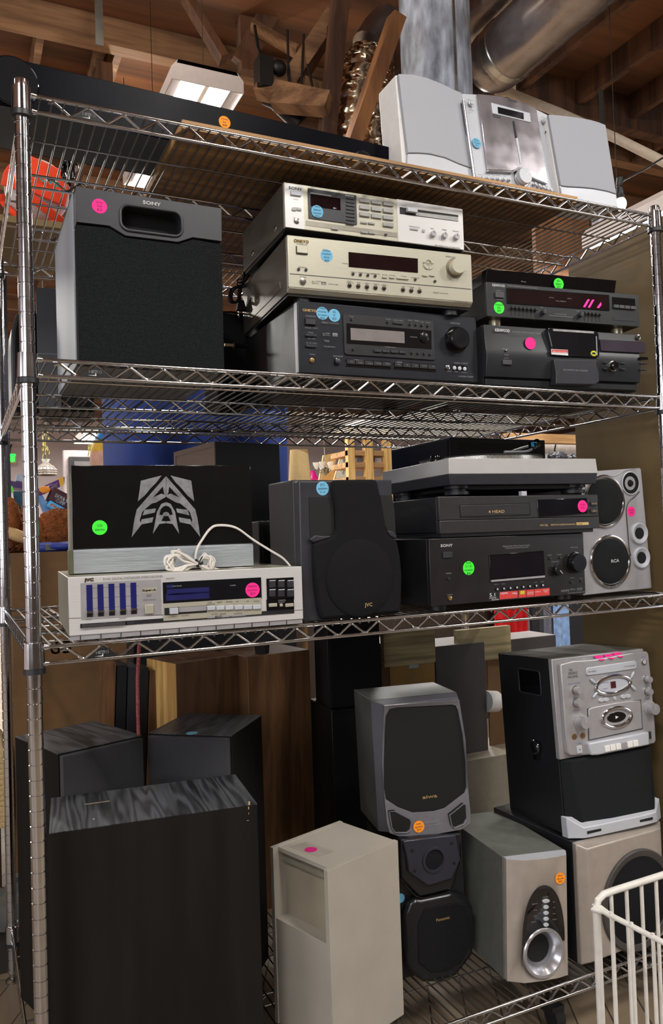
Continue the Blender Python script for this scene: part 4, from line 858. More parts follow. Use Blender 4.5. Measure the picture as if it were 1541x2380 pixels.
T.btn(538, 196, 628, 224, silver_w, 'name_plate', .04, r=.02); T.text('Super-A', 542, 217, 622, 12, blk, 'lettering', .06, bold=.008)
T.text('JVC', 196, 157, 250, 17, mat('bronze_letters', (105, 90, 78), .3, .5), 'brand_badge', .05, bold=.03)
T.sticker(1199, 208, pink, 'pink', ['stereo', 'receiver', '$29'], .54, yoff=.07)
# black glass faced player with emblem
T = Thing('glass_front_player', 'upright black glass player with silver base and angular emblem on silver receiver', 'stereo', 3.2, 4.4, 43.62, -5.1)
T.tile(130, 1060, .3829)
W = 13.6
T.part('base', MB().prism([(0, 0), (-.05, 1.6), (.15, 1.78), (3.4, 1.78), (3.6, 0)], 0, W, 'yz'), mat('ribbed_aluminium', (172, 178, 182), .35, .4, .05, 30, aniso=(.3, 1, 120), bump=.6, bscale=40), bevel=.04)
T.part('side_cap', MB().box(-.3, 0, 0, 3.5, -.02, 1.75), mat('olive_grey', (96, 96, 70), .5), bevel=.03)
T.part('rear_body', MB().box(-.25, W - .2, .45, 2.6, 1.7, 7.45), mat('cream_grey_body', (170, 165, 148), .5), bevel=.06)
T.part('glass_panel', MB().box(0, W, .1, .45, 1.8, 8.0), blk_gloss, bevel=.03, label='glossy black glass front')
def pl(pts, mb, y0, y1, mir=False):
    P = [(1336 - a if mir else a, b) for a, b in pts]; Q = [T.q(a, b, .1) for a, b in P]; mb.prism(Q, y0, y1)
em = MB()
halves = [[(641, 118), (515, 150), (508, 205), (497, 275), (540, 238), (575, 195), (612, 158)],
 [(667, 123), (615, 182), (548, 258), (582, 288), (600, 278), (588, 252), (648, 186), (667, 176)],
 [(648, 180), (667, 172), (667, 240), (655, 225)], [(590, 250), (640, 228), (667, 236), (667, 248), (608, 282), (582, 288)],
 [(548, 258), (490, 325), (476, 385), (460, 492), (520, 415), (508, 388), (524, 340), (545, 318), (582, 288)],
 [(538, 326), (607, 318), (600, 343), (526, 360)], [(520, 384), (592, 371), (584, 402), (512, 416)],
 [(667, 280), (640, 290), (613, 338), (602, 400), (588, 472), (628, 412), (667, 408), (667, 396), (640, 394), (656, 362), (667, 366), (667, 338), (652, 345), (646, 358), (628, 356), (636, 322), (652, 306), (667, 302)]]
for i, h in enumerate(halves):
    pl(h, em, .04 + i * .003, .12); pl(h, em, .04 + i * .003, .12, True)
T.part('emblem', em, mat('frosted_emblem', (122, 122, 124), .6, .1, .35, 60), smooth=False, label='angular frosted face like emblem')
T.sticker(266, 434, green, 'green', ['CD', 'stereo'], .55, yoff=-.09)
for a, bb in ((265, 703), (860, 697)): pass
# white flex
t = bpy.data.objects.new('coiled_flex', None); COL.objects.link(t); tag(t, 'white cord coiled and tied in front of the black glass player', 'cord')
wc = mat('white_cord', (214, 208, 200), .5, 0, .04)
def spl(V, k=7):
    out = []
    for i in range(len(V) - 1):
        p0, p1, p2, p3 = V[max(i - 1, 0)], V[i], V[i + 1], V[min(i + 2, len(V) - 1)]
        for j in range(k):
            u = j / k; out.append(.5 * ((2 * p1) + (p2 - p0) * u + (2 * p0 - 5 * p1 + 4 * p2 - p3) * u * u + (3 * p1 - p0 - 3 * p2 + p3) * u ** 3))
    out.append(V[-1]); return out
def P7(a, b, Y=3.3): return ony(130 + a * .3829, 1060 + b * .3829, Y)
mb = MB()
def flat(pts, y=3.0): mb.tube(spl([P7(a, b, y + c) for a, b, c in pts]), .065, 8); mb.tube(spl([P7(a + 2, b + 5, y + c) for a, b, c in pts]), .065, 8)
flat([(845, 620, 0), (855, 560, 0), (890, 500, .3), (935, 440, .4), (985, 418, .4), (1090, 432, .2), (1200, 508, 0), (1300, 570, -.3), (1380, 620, -1), (1438, 688, -2.6)])
flat([(870, 655, 0), (930, 672, -.3), (1010, 690, -.6), (1100, 680, -.8), (1228, 680, -1)])
rnd = random.Random(11)
for i in range(11):
    j = lambda: rnd.uniform(-26, 26)
    flat([(858, 650, 0), (800 + j(), 612 + j(), -.3), (735 + j(), 590 + j(), -.5), (690 + j(), 620 + j(), -.5), (685 + j(), 670 + j() * .5, -.6), (735 + j(), 690 + j() * .3, -.6), (800 + j(), 675 + j() * .6, -.3), (858, 650, 0)], 3.0 - i * .06)
for i in range(7):
    j = lambda: rnd.uniform(-18, 18)
    flat([(862, 650, 0), (900 + j(), 608 + j(), -.2), (935 + j(), 615 + j(), -.3), (948 + j(), 650 + j(), -.4), (920 + j(), 680 + j() * .4, -.3), (862, 655, 0)], 3.0 - i * .06)
mb.build('cable', wc, t)
c = P7(862, 650, 2.8); MB().sphere(c, .38, .35, .3, 8, fn=lambda v: 1 + .2 * math.sin(9 * v.x + 5 * v.z)).tube([c + Vector((0, -.2, 0)), c + Vector((.3, -.3, .5))], .07, 6).build('twist_tie', blk, t)
# tall speakers behind on shelf 3
T = Thing('bookshelf_speaker', 'black speaker with brown back panel rising behind the black glass player', 'speaker', 18.39, 17.93, SF[2], 7.8)
W, D_, H_ = 7.19, 10.4, 16.25
T.part('cabinet', MB().box(0, W, 0, D_, 0, H_), blk, bevel=.08)
T.part('side_panel', MB().box(-.12, 0, .0, .5, 0, H_).box(-.12, 0, D_ - .5, D_, 0, H_).box(-.12, 0, .5, D_ - .5, H_ - .5, H_).box(-.05, 0, .5, D_ - .5, 0, H_ - .5), mat('brown_grille_cloth', (128, 110, 98), .85, 0, .15, 250, bump=.4, bscale=900), label='brown speckled side panel')
T = Thing('bookshelf_speaker', 'low charcoal speaker between black glass player and large black speaker', 'speaker', 19.6, 9.5, SF[2], -4)
T.part('cabinet', MB().box(0, 5.6, .3, 7.6, 0, 8.2), blk, bevel=.1); T.part('grille', MB().box(.3, 5.3, 0, .32, .3, 7.9), cloth_dk, bevel=.1)
# black sculpted speaker
T = Thing('bookshelf_speaker', 'black sculpted speaker with blue sticker in the middle of the third shelf', 'speaker', 19.72, .45, SF[2] + .02, 3.2)
T.tile(600, 1090, .2336); W, H_ = 9.1, 11.2
T.part('cabinet', MB().prism([(0, 1.2), (0, 6), (W, 6), (W, 1.2)], 0, H_, 'xy'), mat('black_vinyl', (38, 39, 43), .45, 0, .12, 60), bevel=.12)
fo = [(x, max(z, 0)) for x, z in [T.q(a, b) for a, b in ((415, 116), (1345, 104), (1355, 560), (1372, 690), (1425, 1040), (1418, 1380), (1412, 1470))]]
T.part('front_baffle', MB().prism(fo + [(T.q(455, 1540)[0], 0)], .2, 1.25), blk2, bevel=.12)
g = [(735, 110), (1170, 104), (1215, 300), (1262, 560), (1290, 655), (1375, 720), (1405, 870), (1422, 1050), (1415, 1380), (1395, 1460), (1000, 1500), (640, 1505), (610, 1480), (585, 1380), (550, 1100), (540, 740), (690, 690), (745, 655), (772, 600), (765, 400), (728, 200)]
T.part('grille', MB().prism([(x, max(z, .1)) for x, z in [T.q(a, b, 0) for a, b in g]], -.25, .3), cloth_dk, bevel=.3)
x, z = T.q(1010, 1080); T.part('woofer_dome', MB().lathe([(3.25, -.1), (3.1, .22), (2.6, .42), (1.2, .5), (.01, .5)], (x - .1, -.1, z), (0, -1, 0), 48), cloth_dk)
for pts in ([(505, 280), (722, 285), (765, 420), (770, 600), (735, 650), (520, 690), (510, 560)], [(1212, 262), (1330, 262), (1355, 420), (1365, 640), (1290, 620), (1262, 560), (1230, 380)]):
    T.poly('port', pts, blk_deep, .16, .3, ref=.2)
for pts in ([(502, 700), (560, 655), (640, 668), (720, 660), (700, 690), (540, 735)], [(1275, 610), (1330, 622), (1366, 650), (1372, 700), (1300, 670)]): T.poly('port_shelf', pts, blk2, -.1, .25, bevel=.1, ref=.1)
T.text('JVC', 1058, 1370, 1134, 36, gold_ink, 'brand_badge', .05, y=-.62)
T.sticker(640, 193, blue_s, 'blue', ['JVC', 'speakers', '3-12'], .56, yoff=-.19)
# black receiver with red labels
T = Thing('video_receiver', 'black receiver with green sticker and row of red labels on third shelf', 'receiver', 30.88, -.1, SF[2] + .5, 2.2)
T.p = Vector((31.2, .15, SF[2] + .5)); m = T.R.to_4x4(); m.translation = T.p * U; T.o.matrix_world = m
T.tile(910, 1230, .318); W, D_, H_ = 17.4, 14, 5.65
body(T, W, D_, H_, blk_metal, .4); T.part('faceplate', MB().box(0, W, 0, .42, 0, H_), mat('brown_black_face', (33, 29, 30), .32, .1, .1, 20), bevel=.05); feet(T, W, D_, .48, .8, blk)
T.poly('display_window', [(716, 188), (1112, 156), (1124, 352), (728, 386)], blk_gloss, -.08, .02, bevel=.02)
T.poly('display_glass', [(724, 196), (1106, 166), (1116, 332), (734, 362)], mat('mirror_glass', (60, 54, 62), .06, .8, .1, 20), -.1, -.07)
T.poly('display_trim', [(728, 372), (1122, 338), (1122, 352), (730, 386)], silver_k, -.13, -.06)
for i in range(8): T.knob(768 + i * 47.4, 438 - i * 4.2, .09, silver_l, .16, 'button', skirt=(.14, blk_gloss))
for a, bb in ((1156, 213), (1231, 208), (1315, 388), (1385, 378), (415, 360)): T.knob(a, bb, .12, blk2, .14, 'button')
T.btn(372, 168, 440, 208, blk2, 'power_button', .14, bevel=.03)
T.knob(1203, 300, .5, MATS['spun_black'], .5, 'input_knob', .88, pointer=silver_l, pa=-45, skirt=(.56, blk_gloss))
T.knob(1338, 245, .88, MATS['spun_black'], .7, 'volume_knob', .92, skirt=(1.02, blk_gloss))
T.knob(425, 504, .1, blk_deep, .06, 'headphone_jack', skirt=(.18, MATS['gold_ring']))
T.poly('label_strip', [(708, 462), (1160, 428), (1160, 485), (712, 528)], blk, -.02, .01)
for i in range(6):
    a = (790, 868, 930, 988, 1046, 1101)[i]; w_ = 78 if i == 0 else 54
    s = 460 - (a - 790) * .085; T.poly('red_label', [(a, s), (a + w_, s - w_ * .08), (a + w_, s + 52 - w_ * .08), (a, s + 54)], red_lbl, -.035, 0)
T.poly('label_picture', [(942, 452), (972, 449), (972, 474), (942, 477)], MATS['yellow_label'], -.045, -.03)
for t, a, bb, h, w2 in (('HDMI', 795, 478, 16, 845), ('1080p', 878, 476, 13, 918), ('SURROUND', 990, 466, 8, 1036), ('DIGITAL', 1048, 462, 8, 1090), ('Component', 1104, 450, 9, 1148), ('Video', 1114, 462, 9, 1138), ('PROCESS', 990, 478, 8, 1036), ('5.1', 714, 494, 26, 755), ('CHANNEL', 712, 508, 9, 765), ('RECEIVER', 730, 521, 9, 782)): T.lab(t, a, bb, h, w2 or None)
T.flush(white_ink, off=.06)
for t, a, bb, h, w2 in (('Digital Audio Video Control Center', 812, 130, 11, 1012), ('SURROUND SOUND RECEIVER', 830, 143, 8, 1000), ('MASTER VOLUME', 1306, 138, 8, 1360), ('DISPLAY', 1140, 194, 8, 0), ('MUTING', 1208, 190, 8, 0), ('INPUT SELECTOR', 1168, 242, 8, 1222), ('PHONES', 408, 484, 8, 0), ('SPEAKERS', 396, 328, 9, 434), ('HDMI', 1240, 460, 17, 1295), ('dts', 1303, 446, 13, 1342), ('DOLBY', 1355, 438, 10, 1394), ('DIGITAL', 1355, 448, 8, 1394), ('MULTI CHANNEL AV RECEIVER  STR-DG510', 1286, 472, 8, 1434), ('DIMMER', 1303, 360, 8, 0), ('A.F.D', 1375, 364, 8, 0), ('MEMORY', 750, 408, 7, 0), ('TUNING', 800, 404, 7, 0), ('A.F.D.', 1043, 392, 7, 0), ('MODE', 1090, 388, 7, 0)): T.lab(t, a, bb, h, w2 or None)
T.flush(gray_ink, off=.03)
T.text('SONY', 358, 130, 444, 19, white_ink, 'brand_badge', .04, bold=.014)
T.sticker(563, 284, green, 'green', ['Sony', '5.1 ch', 'receiver', '$40'], .6)
# video recorder
T = Thing('video_recorder', 'black video cassette recorder with pink sticker, under the turntable', 'video recorder', 32.4, .25, 45.75, -1.2)
T.tile(900, 1130, .33744); W, D_, H_ = 17.35, 13, 3.05
body(T, W, D_, H_ - .05, blk, .5); T.part('base_pan', MB().box(.3, W - .5, .3, D_ - .3, -.42, 0), blk2, bevel=.04)
T.part('lower_front', MB().box(0, W, -.0, .5, -.1, 1.0), mat('charcoal_metallic', (62, 60, 62), .35, .4, .06, 80), bevel=.05)
T.part('upper_front', MB().box(0, W, .06, .5, 1.03, H_), MATS['charcoal_metallic'], bevel=.05)
T.poly('cassette_recess', [(497, 128), (985, 112), (990, 202), (503, 218)], blk_deep, .03, .1)
T.poly('cassette_door', [(506, 134), (978, 120), (982, 194), (512, 210)], MATS['charcoal_metallic'], -.02, .1, bevel=.03)
T.poly('display_window', [(1032, 92), (1378, 80), (1382, 190), (1045, 216)], glass_dk, .0, .1, bevel=.05)
for b0 in (108, 158): h = T.btn(1398, b0, 1442, b0 + 25, blk2, 'button', .12, bevel=.03)
T.part('silver_tab', MB().box(T.q(936, 80)[0], T.q(972, 80)[0], .2, .6, H_, H_ + .4), silver_l)
T.text('4 HEAD', 695, 186, 806, 20, gold_ink, 'lettering', .05, y=.02)
for t, a, bb, h, w2 in (('VHS HQ', 1045, 276, 13, 1100), ('REMOTE-ON SCREEN PROGRAMMING', 1122, 272, 10, 1290), ('POWER', 1405, 124, 8, 1438), ('EJECT', 1410, 175, 8, 1442)): T.lab(t, a, bb, h, w2 or None)
T.flush(gold_ink, off=.13); T.btn(1303, 250, 1387, 266, gold_ink, 'logo_plate', .02, r=.01); T.text('power', 1308, 264, 1345, 10, blk, 'lettering', .03)
T.sticker(1345, 138, pink, 'pink', ['VCR', '$15'], .56, yoff=.0)
# turntable
T = Thing('turntable', 'silver and black turntable with record platter on top of the video recorder', 'turntable', 34.0, 1.0, 48.98, -4.5)
T.tile(880, 1000, .33744); W, D_ = 15.75, 14.0
zt = T.q(900, 193)[1]; zm = T.q(900, 298)[1]; zl = T.q(900, 372)[1]
def T_(z0, z1, i0, i1): return MB().loft([[(i0, i0, z0), (W - i0, i0, z0), (W - i0, D_ - i0, z0), (i0, D_ - i0, z0)], [(i1, i1, z1), (W - i1, i1, z1), (W - i1, D_ - i1, z1), (i1, D_ - i1, z1)]])
T.part('plinth', T_(zm, zt, 0, .1), mat('silver_plinth', (188, 186, 184), .38, .3, .02, 30), bevel=.03, label='silver upper plinth')
T.part('lower_plinth', T_(zl, zm, .15, .03), blk2, bevel=.04, label='charcoal lower plinth')
T.part('base_plate', MB().box(2.0, W - 1.4, 1.0, D_ - 1, zl - .4, zl), blk, bevel=.05)
for fx in (1.1, W - 2.2):
    for fy in (.9, D_ - 3):
        T.part('isolator_foot', MB().lathe([(1.1, 0), (1.1, .3), (.85, .34), (.85, .5), (1.15, .54), (1.15, zl - .05)], (fx + .6, fy + .8, .05), (0, 0, 1), 28), blk)
T.part('platter', MB().lathe([(5.4, 0), (5.4, .12), (5.9, .14), (5.9, .48), (5.7, .5)], (7.6, 7.2, zt), (0, 0, 1), 90), mat('strobe_platter', (170, 166, 158), .3, .8, .6, 500))
T.part('platter_mat', MB().lathe([(6.0, 0), (6.0, .1), (.3, .12)], (7.6, 7.2, zt + .5), (0, 0, 1), 64), rubber)
x, y = T.qz(300, 190, zt); T.part('knob', MB().lathe([(.55, 0), (.55, .6), (.48, .75), (.2, .75)], (1.6, 5.2, zt), (0, 0, 1), 24), blk_gloss)
ar = spl([Vector(v) for v in ((9.6, 6.0, zt + 1.25), (12.2, 6.3, zt + 1.35), (13.6, 7.0, zt + 1.75), (14.2, 8.4, zt + 2.15), (14.6, 12.5, zt + 2.0))])
ta = T.part('tonearm', MB().tube(ar, .13, 10), silver_k)
T.part('arm_base', MB().lathe([(.9, 0), (.9, .9), (.45, 1), (.45, 2.1)], (14.6, 12.4, zt), (0, 0, 1), 24), blk_gloss)
T.part('cartridge', MB().cyl((13.2, 6.6, zt + 1.95), (14.1, 6.9, zt + 2.3), .42, .42, 20), blk_gloss, ta); T.part('stylus_guard', MB().box(13.1, 13.6, 6.3, 6.55, zt + 1.85, zt + 2.3), mat('bright_blue', (40, 150, 190), .4), ta)
top_tt = 49.2 + zt
T = Thing('amplifier', 'black vented component with glossy left side standing behind the turntable platter', 'amplifier', 44.0, 15.6, SF[2], .8)
T.tile(880, 1000, .33744); hz = T.q(800, 57)[1]; W = T.q(1146, 100)[0]
T.part('cabinet', MB().box(0, W, 0, 12.5, 0, hz), blk, bevel=.06); T.part('side_panel', MB().box(-.1, 0, .3, 12.2, .2, hz - .25), mat('smoked_side', (26, 27, 30), .3, 0, .2, 20, spec=.25), label='glossy dark side panel')
for i in range(34): T.part('vent_slot', MB().box(1 + i * .3, 1.14 + i * .3, -.02, .02, hz - 1.35, hz - .55), blk_deep)
# silver double woofer speaker
T = Thing('bookshelf_speaker', 'silver speaker with two round woofers at right end of third shelf', 'speaker', 49.65, 2.4, SF[2] + .2, -.7, .6, -2.1)
T.tile(1241, 1050, .21008)
fo = [T.q(a, b) for a, b in ((525, 228), (700, 212), (1170, 178), (1187, 190), (1308, 1498), (1300, 1512), (548, 1590))]
T.part('cabinet', MB().prism([(x + (.1 if x < 4 else -.1), z) for x, z in fo], .5, 8.5), silver_k, bevel=.1)
T.part('front_baffle', MB().prism(fo, 0, .52), silver_k, bevel=.1)
for a, bb, rx, lab_ in ((775, 550, 2.3, 0), (840, 1210, 2.3, 1)):
    x, z = T.q(a, bb); T.part('woofer', MB().lathe([(rx * .96, -.05), (rx * .96, .12), (rx * .8, .3), (rx * .45, .24), (.01, .3)], (x, 0, z), (0, -1, 0), 48), cloth_blk)
    T.part('woofer_ring', MB().tube([(x + rx * 1.05 * math.cos(2 * PI * i / 64), -.08, z + rx * 1.07 * math.sin(2 * PI * i / 64)) for i in range(64)], .17, 10, closed=True), chrome)
    if lab_: T.text('RCA', 828, 1226, 915, 34, white_ink, 'brand_badge', .34, bold=.014)
x, z = T.q(1065, 348); T.part('tweeter', MB().lathe([(1.05, -.05), (1.05, .08), (.6, -.02), (.35, .0), (.25, .18), (.01, .22)], (x, 0, z), (0, -1, 0), 40), cloth_blk); T.part('tweeter_ring', MB().tube([(x + 1.12 * math.cos(2 * PI * i / 48), -.06, z + 1.12 * math.sin(2 * PI * i / 48)) for i in range(48)], .07, 8, closed=True), silver_l)
T.part('trim_wire', MB().tube(spl([Vector((*[T.q(a, b)[0]], -.03, T.q(a, b)[1])) for a, b in ((1165, 440), (1110, 500), (1050, 550), (1020, 640), (1030, 800), (1050, 1050), (1070, 1150))]), .05, 6), dark_ink)
T.part('trim_wire', MB().tube(spl([Vector((*[T.q(a, b)[0]], -.03, T.q(a, b)[1])) for a, b in ((860, 265), (900, 262), (950, 235), (1000, 205), (1070, 190))]), .05, 6), silver_l)
for a, bb in ((1158, 902), (1182, 1172)):
    x, z = T.q(a, bb); T.part('port', MB().lathe([(1.08, -.02), (1.05, .22), (.95, .26), (.58, .1), (.55, -.02)], (x, 0, z), (0, -1, 0), 40), silver_l); T.part('port_hole', MB().prism(ell(x, z, .56, .56), -.16, .02), blk_deep)
T.sticker(1075, 660, pink, 'pink', ['RCA', '$10'], .5)
# ------------------------------------------------------------------ bottom shelf
S4 = SF[3]
def plain(label, x, y, yaw, w, d, h, m, z=S4, grille=None, name='floor_speaker', front=True, mtop=None, tilt=0, bev=.05):
    T = Thing(name, label, 'speaker', x, y, z, yaw, tilt)
    T.part('cabinet', MB().box(0, w, .5 if front else 0, d, 0, h), m, bevel=bev)
    if front: T.part('grille', MB().box(.12, w - .12, 0, .5, .1, h - .12), grille or cloth_dk, bevel=.12)
    if mtop: T.part('top_panel', MB().box(0, w, .5 if front else 0, d, h - .05, h + .02), mtop)
    return T
T = plain('big black wood grained speaker turned sideways at front left of the bottom shelf', 1.0, 3.4, -6.5, 15.0, 8.2, 19.95, ash_side, front=False, mtop=ash, bev=.03)
scr = mat('chipped_edge', (170, 150, 120), .8)
T.tile(0, 1440, .46723)
for a, bb, dx, dz in ((1243, 905, .12, .25), (1238, 930, .06, .2), (1238, 960, .04, .12), (1238, 998, .18, .03), (470, 990, .12, .05)):
    x, z = T.q(a, bb); T.part('chipped_edge', MB().box(min(x, 15.0) - dx, min(x, 15.0) + .01, -.012, .05, z - dz, z), scr)
x, y = T.qz(420, 922, 19.95); T.part('chipped_edge', MB().box(x, x + 1.9, y, y + .1, 19.94, 19.985), scr)
gcl = mat('grey_grille_cloth', (58, 57, 59), .9, 0, .12, 700, bump=.4, bscale=900)
T = plain('black ash speaker at the back left, with reddish cord hanging down to it', 2.8, 12.2, 18.1, 7.75, 9.35, 23.1, ash_side, mtop=ash, grille=gcl)
T = plain('black ash speaker with round blue sticker on top, left half of bottom shelf', 10.4, 15.2, -39.2, 7.94, 8.39, 23.1, ash_side, mtop=ash, grille=gcl)
T.tile(0, 1440, .46723); x, y = T.qz(955, 566, 23.1); T.part('price_sticker', MB().prism(ell(x, y, .5, .5), 23.11, 23.14, 'xy'), blue_s, label='round blue price sticker')
T = plain('walnut speaker with pale left side behind the blue stickered speaker', 15.91, 25.9, 16.1, 7.92, 6.25, 27.4, walnut, front=False)
T.part('side_panel', MB().box(-.06, 0, 0, 6.2, 0, 27.4), pine, label='pale unfinished side')
T = plain('tall walnut speaker right of the pale sided one, under silver receiver end', 23.67, 25.7, 7.5, 7.84, 6.96, 27.4, walnut, front=False)
T.part('foot', MB().cyl((2.6, 1.5, 27.3), (2.6, 1.5, 28.6), .75, .9), rubber)
T = plain('black box speaker supporting a taller dark speaker, back middle of bottom shelf', 32.38, 23.3, -5, 6.3, 7.5, 20.98, blk_metal, front=False)
T = plain('dark narrow speaker standing on black box speaker at the back', 32.6, 24.0, -8.5, 6.2, 6, 14.6, blk, z=S4 + 21.0)
# grey sculpted speaker on top of black two-part speaker
T = Thing('bookshelf_speaker', 'grey speaker with silver bezel and orange sticker, stacked on black speaker', 'speaker', 30.0, 8.1, 18.35, -12.5, -1.3, -1)
T.tile(800, 1560, .20766); W, H_ = 8.5, 12.0
T.part('cabinet', MB().box(0, W, 1.2, 7.6, 0, H_), mat('grey_grained_vinyl', (84, 84, 80), .5, .1, .25, 14, aniso=(.2, 1, 1)), bevel=.06)
T.part('front_shell', MB().loft([[(0, 1.2, 0), (W, 1.2, 0), (W, 1.2, H_), (0, 1.2, H_)], [(.9, .1, .1), (W - .25, .1, .1), (W - .25, .1, H_ - .3), (.9, .1, H_ - .3)]]), mat('grey_plastic', (92, 92, 98), .4, .15, .05, 50), bevel=.05)
fo = [T.q(a, b) for a, b in ((440, 382), (1275, 312), (1345, 760), (1378, 1350), (1400, 1560), (1398, 1690), (1300, 1760), (900, 1835), (600, 1835), (500, 1800), (470, 1700), (430, 1300), (412, 1000), (425, 650))]
inn = [T.q(a, b) for a, b in ((500, 425), (580, 405), (1200, 372), (1245, 385), (1270, 440), (1320, 700), (1355, 1000), (1362, 1300), (1340, 1360), (1120, 1530), (1000, 1565), (760, 1580), (600, 1520), (465, 1430), (440, 1300), (440, 1000), (448, 700), (460, 500))]
T.part('bezel', MB().frame(fo, inn, -.3, .15, T.q(900, 950), yi=-.12), mat('silver_grey_bezel', (118, 116, 122), .38, .3, .05, 60), bevel=.03)
T.part('grille', MB().prism(inn, -.02, .1), mat('black_perforated_grille', (16, 17, 19), .45, .1, .2, 700, bump=.3, bscale=1500), bevel=.1)
for pts in ([(492, 1560), (560, 1555), (720, 1640), (740, 1680), (725, 1770), (690, 1795), (560, 1795), (520, 1740)], [(1165, 1600), (1320, 1475), (1352, 1490), (1362, 1640), (1330, 1700), (1220, 1745), (1190, 1720)]):
    T.poly('port', pts, blk_deep, -.34, -.2); P = [T.q(a, b) for a, b in pts]; T.part('port_rim', MB().tube([(x, -.33, z) for x, z in P], .07, 8, closed=True), MATS['silver_grey_bezel'])
T.text('aiwa', 876, 1428, 1040, 38, gold_ink, 'brand_badge', .06, y=-.02, bold=.012)
T.lab('TWIN DUCT', 905, 1708, 24, 1040, y=-.3); T.lab('BASS REFLEX SPEAKER SYSTEM', 915, 1735, 12, 1100, y=-.3); T.flush(gray_ink, off=.03)
T.sticker(836, 1740, orange_s, 'orange', ['aiwa', 'speaker', '$10'], .53, yoff=.31)
T = Thing('bookshelf_speaker', 'glossy black two part speaker with gold lettering carrying the grey speaker', 'speaker', 31.0, 6.6, S4 + .02, -4)
T.tile(900, 1900, .17647); W, H_ = 7.1, 12.55
bodyp = [(.1, 0), (W - .3, 0), (W - .2, 5), (W - .35, H_), (.3, H_), (.05, 7), (-.1, 4)]
T.part('cabinet', MB().prism(bodyp, .7, 8), blk, bevel=.1)
lo = [T.q(a, b) for a, b in ((380, 1055), (440, 1075), (850, 985), (940, 1000), (1060, 1060), (1130, 1180), (1150, 1600), (1120, 1800), (1000, 1960), (900, 2080), (700, 2165), (480, 2175), (340, 2070), (240, 1960), (215, 1500), (205, 1290), (290, 1130))]
T.part('lower_grille', MB().prism(lo, -.15, .75), mat('gloss_black_shell', (24, 25, 29), .25, .05, .15, 30), bevel=.35, label='octagonal lower grille')
T.part('lower_cloth', MB().prism([T.q(a, b) for a, b in ((480, 1190), (900, 1110), (1010, 1160), (1060, 1300), (1065, 1700), (960, 1900), (760, 2010), (560, 2030), (400, 1900), (390, 1400))], -.24, -.1), cloth_dk, bevel=.12)
up = [T.q(a, b) for a, b in ((182, 290), (975, 200), (972, 560), (850, 950), (430, 1050), (180, 800))]
T.part('upper_shell', MB().prism(up, .0, .75), MATS['gloss_black_shell'], bevel=.15)
T.part('tweeter_plate', MB().prism([T.q(a, b) for a, b in ((190, 295), (880, 210), (950, 540), (830, 800), (520, 890), (265, 710), (240, 520))], -.3, .1), mat('slate_shell', (44, 46, 56), .32, .15, .06, 30), bevel=.12)
x, z = T.q(615, 555, -.3); T.part('tweeter', MB().lathe([(1.2, 0), (1.15, .14), (.95, .16), (.86, -.06)], (x, -.28, z), (0, -1, 0), 44, cap=False), MATS['slate_shell']); T.part('tweeter_cone', MB().lathe([(.9, .06), (.5, .1), (.01, .16)], (x, -.24, z), (0, -1, 0), 40), cloth_dk)
for a, bb in ((330, 435), (362, 700), (848, 340), (882, 598)): T.knob(a, bb, .14, blk_deep, .06, 'screw', y=-.3)
T.part('highlight_rim', MB().tube(spl([Vector((T.q(a, b)[0], .0, T.q(a, b)[1])) for a, b in ((965, 330), (970, 540), (910, 760), (845, 950), (430, 1055), (180, 800))]), .05, 6), blk_gloss)
T.text('Panasonic', 645, 1370, 822, 40, gold_ink, 'brand_badge', .05, y=-.24, bold=.006)
x, z = T.q(192, 1065, .6); T.part('price_sticker', MB().prism(ell(x - .1, z, .42, .42), .66, .69), blue_s, label='round blue price sticker')
# off-white cabinet with recess
T = Thing('subwoofer', 'off white open fronted cabinet speaker with pink sticker, front middle of bottom shelf', 'speaker', 18.74, 6.93, S4, -71.9)
W, D_, H_ = 7.1, 8.1, 14.4
T.tile(600, 1880, .23361)
zr = T.q(668, 1282)[1] if False else 8.6
T.part('side_board', MB().box(0, .42, 0, D_, 0, H_), off_white, bevel=.02); T.part('side_board', MB().box(W - .45, W, 0, D_, 0, H_), off_white, bevel=.02)
T.part('top_board', MB().box(.42, W - .45, .55, D_, H_ - .42, H_ - .06), off_white, bevel=.02)
T.part('front_board', MB().box(.42, W - .45, .1, .5, 0, zr), off_white, bevel=.02); T.part('recess_back', MB().box(.42, W - .45, 1.3, 1.6, zr - .3, H_ - .4), mat('recess_laminate', (150, 140, 122), .6, 0, .12, 10), bevel=.02)  # recess back in a darker laminate tone than the boards
T.part('recess_sill', MB().box(.42, W - .45, .5, 1.4, zr - .35, zr), off_white); T.part('back_board', MB().box(.42, W - .45, D_ - .4, D_, 0, H_ - .42), off_white)
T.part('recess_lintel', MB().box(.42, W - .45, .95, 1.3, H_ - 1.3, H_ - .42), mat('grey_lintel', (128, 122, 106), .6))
x, y = T.qz(525, 408, H_ - .06); T.part('tape_patch', MB().prism([T.qz(a, b, H_ - .06) for a, b in ((300, 378), (470, 330), (765, 425), (600, 480))], H_ - .06, H_ - .045, 'xy'), mat('tape', (150, 144, 132), .5))
T.part('price_sticker', MB().prism(ell(x, y, .52, .52), H_ - .04, H_ - .02, 'xy'), mat('magenta_paper', (190, 20, 110), .7), label='round magenta price sticker')
